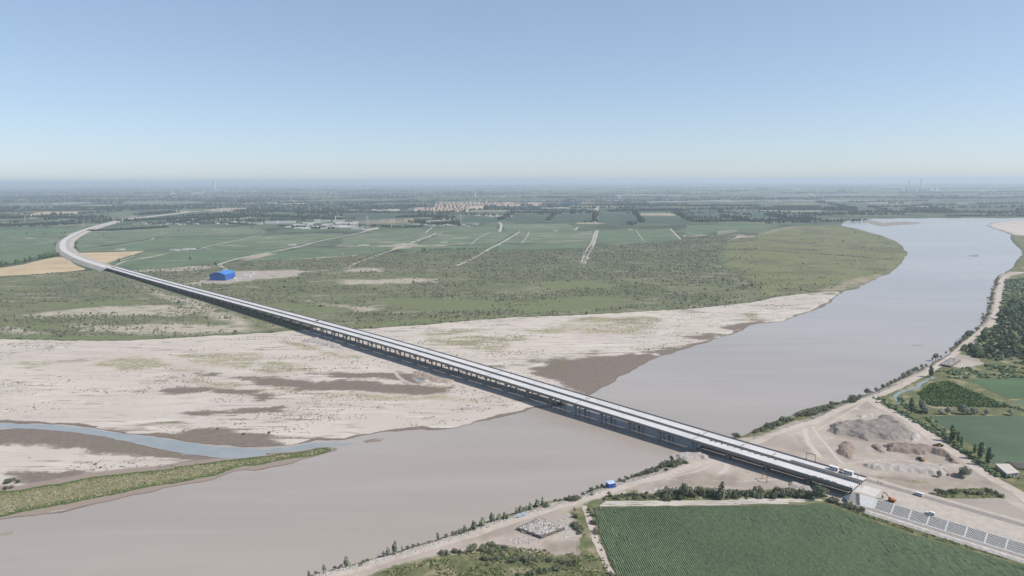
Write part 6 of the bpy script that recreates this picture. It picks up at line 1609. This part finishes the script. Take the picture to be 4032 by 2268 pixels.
# blue hall and yard
p0, p1_ = np.array(P1('A', 1576, 868, ZL)), np.array(P1('A', 1692, 869, ZL)); p2 = np.array(P1('A', 1756, 828, ZL))
wd = np.linalg.norm(p1_ - p0); ax = (p1_ - p0) / wd; dp = np.array([-ax[1], ax[0]]); dl = 46.0
hall = thing('storage_hall', 'large bright blue arched-roof storage hall beyond the bridge', 'hall', (float(p0[0]), float(p0[1]), ZL), math.atan2(ax[1], ax[0]))
eave = metres('A', 44, 1576, 868, ZL); ridge = metres('A', 62, 1630, 868, ZL)
arc = [(wd * k / 12, eave + (ridge - eave) * math.sin(math.pi * k / 12)) for k in range(13)]
MB().prism([(wd, 0), (0, 0)] + arc, 0, dl).build('wall', BLUE, hall)
rf = MB()
for k in range(12):
    (xa, za), (xb, zb) = arc[k], arc[k + 1]
    ex = -.5 if k == 0 else 0; ey = .5 if k == 11 else 0
    rf.poly([(xa + ex, -.5, za + .12), (xb + ey, -.5, zb + .12), (xb + ey, dl + .5, zb + .12), (xa + ex, dl + .5, za + .12), (xa + ex, -.5, za + .35), (xb + ey, -.5, zb + .35), (xb + ey, dl + .5, zb + .35), (xa + ex, dl + .5, za + .35)], [(4, 5, 6, 7), (3, 2, 1, 0), (0, 1, 5, 4), (1, 2, 6, 5), (2, 3, 7, 6), (3, 0, 4, 7)])
rfo = rf.build('roof', BLUER, hall)
for k in range(9): MB().box((wd + .06, 2.5 + k * 5.1, eave * .5), (.1, .35, eave - .4)).build('wall_rib', BLUER, hall)
for k in range(6): MB().box((2.5 + k * 5.6, -.06, eave * .5), (.35, .1, eave - .4)).build('wall_rib', BLUER, hall)
MB().box((wd * .52, -.1, 2.0), (3.2, .12, 4.0)).build('door', DARKM, hall)
YARD = sheet('yard', rough(P('A', [(1560, 868), (1700, 880), (1880, 872), (1960, 830), (2230, 835), (2250, 790), (1960, 795), (1760, 800), (1740, 840)], ZL), 10, .06, True, 600, 3), ZL + .07, plain('yard_earth', (.40, .35, .31), .95, .12, .05), 'bare earth yard beside the blue hall')
PRE = plain('precast_white', (.66, .65, .64), .8, .08, .3)
for k in range(30):
    u, w_ = random.random(), random.random()
    x = 1765 + 145 * u + random.uniform(-6, 6); y = 868 - 52 * u + 0 + (w_ - .5) * 34
    X, Y = P1('A', min(x, 1912), min(max(y, 808), 874), ZL)
    hh = random.uniform(.8, 2.4)
    o = MB().box((0, 0, hh / 2), (random.uniform(5, 14), random.uniform(1.5, 3), hh)).box((0, 0, hh + .2), (3, 1.2, .4)).build('precast_block', PRE)
    o.location = (X, Y, ZL + .05); o.rotation_euler = (0, 0, random.choice((.15, .2, 1.7)))
    tag(o, 'white precast concrete block stored in the yard by the blue hall', 'precast block', 'precast blocks in the yard by the blue hall')
# blue riverside shed
X, Y = P1('K', 1288, 553, ZR)
shed = thing('pump_shed', 'small bright blue shed on the river bank beside the dirt road', 'shed', (X, Y, ZR - .1), .35)
MB().box((0, 0, 1.7), (5.2, 4.6, 3.4)).build('wall', plain('shed_blue', (.02, .10, .46), .5, .06, .5, .4), shed)
MB().box((0, 0, 3.5), (5.6, 5.0, .18)).build('roof', plain('shed_roof', (.50, .62, .80), .6, .2, .6), shed)
MB().box((.6, -2.33, 1.1), (1.0, .06, 2.0)).build('door', BLUE, shed); MB().box((-1.4, -2.33, 2.0), (.9, .06, .8)).build('window', GLASS, shed)
# sign panels
for k, (x, y) in enumerate([(368, 865), (410, 852)]):
    X, Y = P1('K', x, y, ZR)
    r = thing('notice_board', ['pale blue notice board by the bank road, left of the two', 'tilted pale blue notice board by the bank road, right of the two'][k], 'notice board', (X, Y, ZR - .1), .25)
    MB().box((0, 0, 1.9), (3.4, .12, 2.0), 0, .12 * k).build('panel', plain('board_blue', (.36, .60, .74), .5, .1, .8), r)
    MB().box((0, -.075, 2.1), (2.4, .02, .7), 0, .12 * k).build('print_field', WHITE, r)
    for xx in (-1.3, 1.3): MB().tube((xx, .08, 0), (xx, .08, 2.6), .06, n=6).build('post', SKIRT, r)
# stone stack by the bank road
c4 = [np.array(P1('K', *p_, ZR)) for p_ in ((345, 985), (590, 1075), (830, 985), (580, 880))]
st = thing('stone_stack', 'squared stack of pale quarry stones beside the bank road', 'stone stack', (float(c4[0][0]), float(c4[0][1]), ZR - .05))
L0 = [(p_[0] - c4[0][0], p_[1] - c4[0][1]) for p_ in c4]
HS = 1.7
MB().poly([(x, y, 0) for x, y in L0] + [(x, y, HS) for x, y in L0], [(4, 5, 6, 7), (0, 1, 5, 4), (1, 2, 6, 5), (2, 3, 7, 6), (3, 0, 4, 7)]).build('stone_core', plain('stone_core_dark', (.20, .18, .165), .95, .35, 1.2), st)  # dark core tone, shade of the stack's sides put into the colour
pl = np.array(L0)
pl2 = pl.mean(0) + (pl - pl.mean(0)) * 1.10
q = pts_in(rough(pl2, 3, .10, True, 70, 1.2), 620, 71); n = len(q)
scatter('stones', None, None, np.column_stack([q, np.where(sdf(q, pl, 4) > 0, HS - .3, .05)]), RNG.uniform(.4, 1.1, n), RNG.uniform(.4, 1.2, n), ROCK, 'octa', 72, parent=st)
# facing stones on two sides by the river road, shade painted into their tint
fs = []
for (a, b) in ((0, 1), (1, 2)):
    for k in range(70):
        w_ = random.random(); fs.append([pl[a][0] + (pl[b][0] - pl[a][0]) * w_, pl[a][1] + (pl[b][1] - pl[a][1]) * w_, random.uniform(0, HS - .3)])
fs = np.array(fs)
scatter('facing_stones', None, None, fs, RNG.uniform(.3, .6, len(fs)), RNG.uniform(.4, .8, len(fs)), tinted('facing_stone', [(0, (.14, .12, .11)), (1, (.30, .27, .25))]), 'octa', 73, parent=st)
q = np.vstack([pts_in(P('K', [(700, 880), (860, 800), (900, 870), (1000, 990), (830, 1080), (720, 1075), (840, 980)], ZR), 420, 74), pts_in(P('K', [(180, 1080), (400, 1040), (640, 1090), (600, 1120), (380, 1140), (200, 1120)], ZR), 220, 75)])
n = len(q)
scatter('rubble', 'loose pale rubble spread around the stone stack', 'rubble', with_z(q, ZR - .1), RNG.uniform(.2, .6, n), RNG.uniform(.15, .6, n), ROCK, 'octa', 76)
c4 = [np.array(P1('G', *p_, ZR)) for p_ in ((1690, 1062), (1800, 1080), (1890, 1020), (1790, 1000))]
st2 = thing('stone_stack', 'smaller stack of pale stones by the upstream stretch of bank road', 'stone stack', (float(c4[0][0]), float(c4[0][1]), ZR - .05))
L1 = [(p_[0] - c4[0][0], p_[1] - c4[0][1]) for p_ in c4]
MB().poly([(x, y, 0) for x, y in L1] + [(x, y, 2.0) for x, y in L1], [(4, 5, 6, 7), (0, 1, 5, 4), (1, 2, 6, 5), (2, 3, 7, 6), (3, 0, 4, 7)]).build('stone_core', MATS['stone_core_dark'], st2)
q = pts_in(np.array(L1), 260, 77)
scatter('stones', None, None, np.column_stack([q, np.full(len(q), 1.8)]), RNG.uniform(.4, .9, len(q)), RNG.uniform(.4, .9, len(q)), ROCK, 'octa', 78, parent=st2)
# flat-roofed farm building at the right edge
fr = [np.array(P1('M', *p_, ZR + 3.2)) for p_ in ((2085, 948), (2240, 948), (2358, 1045), (2215, 1058))]
fb = thing('farm_building', 'flat-roofed pale farm building at the right edge below the poplars', 'building', (float(fr[3][0]), float(fr[3][1]), ZR))
Lf = [(p_[0] - fr[3][0], p_[1] - fr[3][1]) for p_ in fr]
MB().poly([(x, y, -.1) for x, y in Lf] + [(x, y, 3.1) for x, y in Lf], [(0, 1, 5, 4)[::-1], (1, 2, 6, 5)[::-1], (2, 3, 7, 6)[::-1], (3, 0, 4, 7)[::-1]]).build('wall', plain('mud_wall', (.42, .39, .36), .95, .12, .5), fb)
cx_, cy_ = np.mean(Lf, 0)
Lr = [(cx_ + (x - cx_) * 1.04, cy_ + (y - cy_) * 1.04) for x, y in Lf]
MB().poly([(x, y, 3.05) for x, y in Lr] + [(x, y, 3.35) for x, y in Lr], [(0, 1, 2, 3)[::-1], (4, 5, 6, 7), (0, 1, 5, 4)[::-1], (1, 2, 6, 5)[::-1], (2, 3, 7, 6)[::-1], (3, 0, 4, 7)[::-1]]).build('roof', plain('pale_roof', (.56, .52, .47), .95, .10, .4), fb)
dx, dy = Lf[2][0] - Lf[3][0], Lf[2][1] - Lf[3][1]; dL = math.hypot(dx, dy); an = math.atan2(dy, dx)
for k, (w_, wx, hz_, zz) in enumerate([(.25, 1.0, 2.0, 1.0), (.5, 1.3, 1.0, 1.7), (.75, 1.3, 1.0, 1.7)]):
    MB().box((Lf[3][0] + dx * w_ + dy / dL * .03, Lf[3][1] + dy * w_ - dx / dL * .03, zz), (wx, .1, hz_), an).build('door' if k == 0 else 'window', DARKM, fb)
for k in range(9):
    X, Y = P1('M', 2262 + k * 14, 952 + k * 9, ZR)
    o = MB().box((0, 0, .5), (9.0, .9, 1.0)).box((.2, .1, 1.15), (8.4, .6, .3)).build('timber_row', plain('timber_grey', (.24, .21, .185), .95, .2, .8)); o.location = (X + 3, Y + 1, ZR + .08); o.rotation_euler = (0, 0, -.35)
    tag(o, 'grey row of stacked timber beside the flat-roofed farm building', 'timber row', 'timber rows by the farm building')
X, Y = P1('M', 1605, 1070, ZR)
o = MB().box((0, 0, .55), (9, 2.2, 1.1)).box((-1, .1, 1.3), (5, 1.6, .4)).build('brick_pile', plain('pink_brick', (.50, .36, .31), .9, .12, .8)); o.location = (X, Y, ZR); o.rotation_euler = (0, 0, .2)
tag(o, 'pinkish pile of bricks beside the large round willow', 'brick pile')
# poles with crossarms
def pole(reg, x, y, h, label, z=ZR, group=None):
    X, Y = P1(reg, x, y, z); hm = metres(reg, h, x, y, z)
    r = thing('utility_pole', label, 'utility pole', (X, Y, z), .6, group)
    MB().tube((0, 0, -.2), (0, 0, hm), .16, .1, 7).build('post', plain('pole_concrete', (.36, .34, .31), .9, .1, 1), r)
    MB().box((0, 0, hm - .5), (1.8, .12, .12)).build('crossarm', DARKM, r)
    for s in (-.8, 0, .8): MB().tube((s, 0, hm - .45), (s, 0, hm - .15), .06, n=6).build('insulator', STRAW, r)
for reg, x, y, h, lab in [('M', 753, 170, 80, 'utility pole where the bank road meets the site road'), ('M', 1017, 62, 60, 'utility pole beside the bank road above the canal'), ('G', 1550, 1155, 45, 'utility pole just left of the lone poplar'), ('M', 1470, 612, 75, 'pale pole at the corner of the dark green field')]:
    pole(reg, x, y, h, lab)
for x, y in [(1585, 745), (1668, 735), (1830, 700), (1975, 670), (2100, 640), (2280, 590), (2420, 560)]:
    pole('A', x, y, 34, 'thin utility pole along the farm track past the blue hall', ZL, 'utility poles along the farm track')
# lattice pylons and masts
def pylon(reg, x, y, h, label, group=None):
    X, Y = P1(reg, x, y, ZL); hm = metres(reg, h, x, y, ZL); w_ = hm * .11
    r = thing('pylon', label, 'pylon', (X, Y, ZL), .3, group)
    fr_ = MB()
    th = hm * .012
    for sx in (-1, 1):
        for sy in (-1, 1): fr_.bar((sx * w_, sy * w_, 0), (sx * w_ * .18, sy * w_ * .18, hm), th, th)
    for k in range(6):
        z0, z1 = hm * k / 6, hm * (k + 1) / 6; a, b = w_ * (1 - .82 * k / 6), w_ * (1 - .82 * (k + 1) / 6)
        for sy in (-1, 1): fr_.bar((-a, sy * a, z0), (b, sy * b, z1), th * .6, th * .6)
        for sx in (-1, 1): fr_.bar((sx * a, -a, z0), (sx * b, b, z1), th * .6, th * .6)
    fr_.build('lattice_tower', STRAW, r)
    for zf in (.7, .83, .95): MB().bar((-hm * .14, 0, hm * zf), (hm * .14, 0, hm * zf), th * 1.2, th * 1.2).build('crossarm', STRAW, r)
for reg, x, y, h in [('A', 190, 425, 45), ('A', 627, 460, 45), ('A', 737, 400, 42), ('A', 1392, 345, 40), ('A', 1770, 280, 45), ('A', 2120, 255, 30), ('B', 320, 245, 22), ('B', 510, 252, 22), ('B', 627, 258, 22), ('B', 605, 308, 40), ('A', 485, 270, 32), ('A', 320, 300, 30)]:
    pylon(reg, x, y, h, 'pale lattice power pylon standing in the far farmland', 'pylons in the far farmland')
pylon('B', 186, 490, 112, 'tall pale lattice mast at the edge of the village')
pylon('B', 886, 440, 70, 'lattice mast between the village and the orchards')

# ================================================================== VILLAGE, TOWN, FACTORIES
UB = MB().box((0, 0, .5), (1, 1, 1)).mesh
def mk_house_meshes(wm, rm, gable):
    wall = MB().box((0, 0, .42), (1, 1, .84)).mesh('wall', wm)
    if gable: roof = MB().prism([(-.54, .82), (.54, .82), (0, 1.12)], -.53, .53).mesh('roof', rm)
    else: roof = MB().box((0, 0, .89), (1.05, 1.05, .12)).mesh('roof', rm)
    return wall, roof
W_WHITE = plain('house_white', (.72, .71, .69), .8, .06, .02); W_CREAM = plain('house_cream', (.58, .52, .44), .8, .08, .02); W_SALMON = plain('block_salmon', (.80, .60, .48), .8, .10, .01)
W_OCHRE = plain('block_ochre', (.82, .66, .48), .8, .1, .01); R_WHITE = plain('roof_white', (.74, .73, .71), .8, .06, .02); R_GREY = plain('roof_grey', (.42, .40, .385), .9, .1, .02); R_PINK = plain('roof_pink', (.70, .55, .47), .9, .1, .02)
R_BLUE = plain('roof_blue', (.12, .26, .50), .7, .1, .02); R_RED = plain('roof_red', (.45, .12, .08), .7, .1, .02)
HM = dict(white=mk_house_meshes(W_WHITE, R_WHITE, True), whiteflat=mk_house_meshes(W_WHITE, R_WHITE, False), cream=mk_house_meshes(W_CREAM, R_GREY, True), greyflat=mk_house_meshes(W_CREAM, R_GREY, False), salmon=mk_house_meshes(W_SALMON, R_PINK, False), ochre=mk_house_meshes(W_OCHRE, R_PINK, False), blue=mk_house_meshes(W_WHITE, R_BLUE, False), red=mk_house_meshes(W_WHITE, R_RED, False), bluewall=mk_house_meshes(plain('wall_blue', (.10, .2, .42), .7, .1, .02), R_BLUE, False))
def house(kind, reg, x, y, w, d, h, rz, name, label, cat, group=None):
    X, Y = P1(reg, x, y, ZL)
    r = thing(name, label, cat, (X, Y, ZL), rz, group)
    for nm, m in zip(('wall', 'roof'), HM[kind]):
        o = obj(nm, m, r); o.scale = (w, d, h)
    return r
def rnd(a, b): return random.uniform(a, b)
VG = 'houses of the white village'
for k in range(30):
    x = rnd(1000, 1850); y = 445 - (x - 1000) * .005 + rnd(-14, 8)
    house(random.choice(('white', 'cream', 'greyflat', 'whiteflat')), 'A', x, y, rnd(12, 30), rnd(8, 14), rnd(4, 6), rnd(-.2, .3), 'village_house', 'small pale house half hidden by trees beside the distant road', 'house', 'houses among the trees by the distant road')
for k in range(34):
    x = rnd(2160, 2576); y = 480 - rnd(0, 46)
    house(random.choice(('white', 'whiteflat', 'white', 'greyflat')), 'A', x, y, rnd(16, 46), rnd(9, 13), rnd(4, 6), rnd(.2, .55), 'village_house', 'long low white building in the middle of the white village', 'house', VG)
for x, y, w, h in [(2040, 440, 60, 14), (2120, 438, 62, 13), (2175, 437, 55, 13), (1955, 446, 22, 9), (1905, 443, 60, 6), (2385, 430, 28, 16), (2450, 425, 45, 9), (2545, 425, 60, 9)]:
    house('whiteflat', 'A', x, y, w, 13, h, .1, 'apartment_block', 'white multi-storey block at the left end of the white village', 'apartment block', 'white blocks at the left end of the village')
X, Y = P1('A', 2520, 425, ZL)
tw = thing('water_tower', 'slim white tower rising from the white village', 'tower', (X, Y, ZL)); MB().tube((0, 0, 0), (0, 0, 27), 2.2, 1.9, 10).build('shaft', W_WHITE, tw); MB().tube((0, 0, 27), (0, 0, 31), 3.2, 2.6, 10).build('tank', W_WHITE, tw)
for k in range(20):
    house(random.choice(('white', 'whiteflat', 'cream')), 'B', rnd(0, 110), rnd(428, 475), rnd(22, 60), rnd(9, 13), rnd(4, 6), rnd(.2, .55), 'village_house', 'long low white building in the middle of the white village', 'house', VG)
for k in range(34):
    x = rnd(120, 1020); y = 462 + rnd(-12, 8) - max(0, x - 600) * .02
    house(random.choice(('white', 'cream', 'greyflat', 'whiteflat')), 'B', x, y, rnd(10, 28), rnd(8, 12), rnd(4, 6), rnd(-.2, .3), 'village_house', 'small pale house along the right half of the white village', 'house', 'houses along the right half of the village')
for kind, x, y, w, h, lab in [('cream', 180, 428, 110, 8, 'long cream hall with a grey roof in the village'), ('ochre', 320, 435, 50, 14, 'cream public building in the middle of the village'), ('ochre', 365, 432, 26, 18, 'tall cream building in the middle of the village'), ('ochre', 495, 428, 42, 19, 'pinkish multi-storey block right of the village'), ('whiteflat', 680, 438, 70, 15, 'big white building with a flat roof right of the village'), ('greyflat', 960, 445, 90, 8, 'long dark-roofed shed at the right end of the village'), ('whiteflat', 110, 485, 50, 8, 'white compound building in front of the village')]:
    house(kind, 'B', x, y, w, 16, h, .05, 'village_building', lab, 'building')
o = MB().bar((*P1('B', 150, 488, ZL), ZL + 1.2), (*P1('B', 268, 478, ZL), ZL + 1.2), .6, 2.4).build('compound_wall', W_WHITE); tag(o, 'long white compound wall in front of the village mast', 'wall')
TG = 'salmon apartment blocks of the town'
for row, (y, x0, x1, n_) in enumerate([(352, 585, 930, 15), (339, 545, 930, 15), (325, 690, 1040, 13), (311, 690, 1110, 15), (300, 700, 1130, 15), (291, 740, 1140, 14)]):
    for k in range(n_):
        x = x0 + (x1 - x0) * (k + rnd(-.2, .2)) / (n_ - 1)
        house(random.choice(('salmon', 'salmon', 'ochre')), 'B', x, y + rnd(-1.5, 1.5), rnd(13, 17), rnd(30, 46), rnd(15, 22), .42 + rnd(-.04, .04), 'apartment_block', 'salmon apartment block in the dense town behind the orchards', 'apartment block', TG)
for x, y, w, h in [(960, 335, 40, 24), (985, 333, 40, 24), (1012, 331, 40, 24), (1035, 330, 30, 24), (555, 352, 40, 24), (570, 350, 36, 24)]:
    house('ochre', 'B', x, y, w, 15, h, .40, 'apartment_block', 'tall ochre apartment block on the front edge of the town', 'apartment block', 'tall ochre blocks on the front edge of the town')
for k in range(9):
    house(random.choice(('ochre', 'whiteflat')), 'B', rnd(230, 400), rnd(342, 356), rnd(30, 60), 14, rnd(14, 20), .4, 'apartment_block', 'cream apartment block left of the salmon town', 'apartment block', 'cream blocks left of the town')
for k in range(24):
    house(random.choice(('salmon', 'ochre', 'salmon')), 'B', rnd(1120, 1480), rnd(286, 312), rnd(40, 90), 16, rnd(9, 15), .35, 'apartment_block', 'long pinkish block right of the dense town', 'apartment block', 'long pinkish blocks right of the town')
for kind, x, y, w, h in [('blue', 1390, 272, 180, 9), ('red', 1620, 270, 160, 9), ('red', 1720, 272, 220, 10), ('bluewall', 1700, 292, 170, 12), ('blue', 1480, 270, 120, 9), ('red', 1830, 268, 90, 12), ('salmon', 1840, 300, 110, 26), ('whiteflat', 1570, 330, 150, 9), ('whiteflat', 1655, 325, 80, 8), ('red', 1290, 268, 120, 8), ('blue', 1230, 270, 90, 8)]:
    house(kind, 'B', x, y, w, 40, h, .06, 'factory_hall', 'long %s factory hall behind the town' % {'blue': 'blue-roofed', 'red': 'red-roofed', 'bluewall': 'blue-walled', 'salmon': 'pink-walled', 'whiteflat': 'white low'}[kind], 'factory hall', '%s factory halls behind the town' % kind)
for reg, x, y, w in [('B', 2230, 276, 300), ('B', 2430, 278, 360), ('B', 2560, 276, 200), ('B', 2060, 268, 200), ('C', 100, 280, 420), ('C', 350, 274, 420), ('C', 660, 272, 620), ('C', 1150, 275, 900), ('C', 850, 240, 700), ('C', 1350, 233, 900), ('C', 1470, 292, 220), ('C', 1660, 293, 160), ('C', 1370, 186, 700), ('C', 2100, 198, 1200), ('C', 2380, 220, 900), ('C', 2190, 295, 300), ('C', 1800, 322, 90), ('B', 1180, 242, 160), ('B', 2300, 230, 900)]:
    house('whiteflat', reg, x, y, w, 45, 8 if y > 240 else 14, .04, 'long_shed', 'very long low white shed on the far plain to the right', 'shed', 'long white sheds on the far plain')
for reg, x, y in [('A', 620, 285), ('A', 690, 287), ('A', 410, 295), ('A', 500, 290), ('A', 555, 288), ('A', 2200, 268), ('A', 2280, 264), ('A', 2130, 278), ('A', 2050, 290), ('A', 905, 640), ('A', 1380, 640), ('A', 1310, 643), ('A', 1435, 636), ('A', 2195, 605)]:
    house('white', reg, x, y, 26 if y > 500 else rnd(40, 90), 9, 4 if y > 500 else 10, .1, 'farm_house', 'pale farm building standing alone among the fields on the left', 'farm building', 'farm buildings among the left fields')
for x, y, w in [(760, 586, 24), (425, 600, 40), (460, 598, 30), (155, 607, 36), (560, 572, 12), (1600, 497, 20), (2160, 488, 20)]:
    house('white', 'B', x, y, w, 6, 3.5, .1, 'field_hut', 'small pale hut on a track between the middle fields', 'hut', 'huts between the middle fields')
X, Y = P1('B', 993, 240, ZL)
tw = thing('brick_tower', 'tall tan tower standing behind the town', 'tower', (X, Y, ZL)); hm = metres('B', 46, 993, 240)
MB().tube((0, 0, 0), (0, 0, hm * .82), hm * .11, hm * .085, 12).build('shaft', W_OCHRE, tw); MB().tube((0, 0, hm * .82), (0, 0, hm * .92), hm * .13, hm * .12, 12).build('gallery', W_OCHRE, tw); MB().tube((0, 0, hm * .92), (0, 0, hm), hm * .09, hm * .02, 12).build('cap', R_PINK, tw)
for k, x in enumerate((2063, 2075)):
    X, Y = P1('B', x, 258, ZL); r = thing('silo', ['left of two pale blue silos beside the long white sheds', 'right of two pale blue silos beside the long white sheds'][k], 'silo', (X, Y, ZL)); MB().tube((0, 0, 0), (0, 0, 40), 12, n=14).build('drum', STRAW, r); MB().tube((0, 0, 40), (0, 0, 47), 12, 2, 14).build('cap', STRAW, r)
# things on the horizon
X, Y = P1('A', 1607, 170, ZL); k_ = 20000 / math.hypot(X, Y); X, Y = X * k_, Y * k_
tw = thing('white_tower', 'white tower block alone on the hazy horizon', 'tower', (X, Y, ZL)); MB().box((0, 0, 110), (60, 60, 220)).build('shaft', W_WHITE, tw); MB().box((0, 0, 238), (36, 40, 36)).build('crown_block', W_WHITE, tw); MB().box((40, 0, 12), (200, 80, 24)).build('podium', W_WHITE, tw)
for x, yt, lab in [(1790, 85, 'taller of two factory chimneys on the right horizon'), (1700, 100, 'shorter of two factory chimneys on the right horizon')]:
    X, Y = P1('C', x, 160, ZL); k_ = 15000 / math.hypot(X, Y); X, Y = X * k_, Y * k_
    r = thing('factory_chimney', lab, 'chimney', (X, Y, ZL)); hh = 235 if yt < 90 else 190
    MB().tube((0, 0, 0), (0, 0, hh), 11, 7, 12).build('shaft', STRAW, r)
    for z0 in (hh - 30, hh - 70): MB().tube((0, 0, z0), (0, 0, z0 + 14), 8.6, 8.2, 12).build('band', R_RED, r)
for k in range(8):
    X, Y = P1('C', 1660 + 36 * k + rnd(-8, 8), 165, ZL); k_ = 15000 / math.hypot(X, Y)
    r = thing('factory_block', 'pale works building around the chimneys on the right horizon', 'factory building', (X * k_, Y * k_, ZL), .1, 'works buildings on the right horizon')
    MB().box((0, 0, 25), (rnd(60, 160), 60, 50)).build('wall', W_WHITE, r); MB().box((0, 0, 58), (rnd(20, 50), 30, 16)).build('roof_house', W_WHITE, r)
for k in range(12):
    X, Y = P1('A', 1250 + 60 * k + rnd(-20, 20), 170, ZL); k_ = rnd(14000, 17000) / math.hypot(X, Y)
    r = thing('far_building', 'pale low building beneath the white tower on the horizon', 'building', (X * k_, Y * k_, ZL), .1, 'buildings beneath the white tower')
    MB().box((0, 0, 9), (rnd(60, 200), 50, 18)).build('wall', W_WHITE, r); MB().box((0, 0, 19), (40, 30, 6)).build('roof', R_WHITE, r)


# ================================================================== HAZE
t_ = bpy.data.materials.new('haze_air'); t_.use_nodes = True
nt = t_.node_tree
for q in list(nt.nodes): nt.nodes.remove(q)
pv = nt.nodes.new('ShaderNodeVolumePrincipled')
pv.inputs['Color'].default_value = (.73, .86, .97, 1)
pv.inputs['Density'].default_value = 7e-5
pv.inputs['Anisotropy'].default_value = 0.1
mo = nt.nodes.new('ShaderNodeOutputMaterial')
nt.links.new(pv.outputs[0], mo.inputs['Volume'])
t_.cycles.homogeneous_volume = True if hasattr(t_.cycles, 'homogeneous_volume') else None
hz = MB().box((0, 0, 129), (260000, 260000, 268)).build('haze', t_)
tag(hz, 'pale blue haze over the whole plain', None, None, 'stuff')
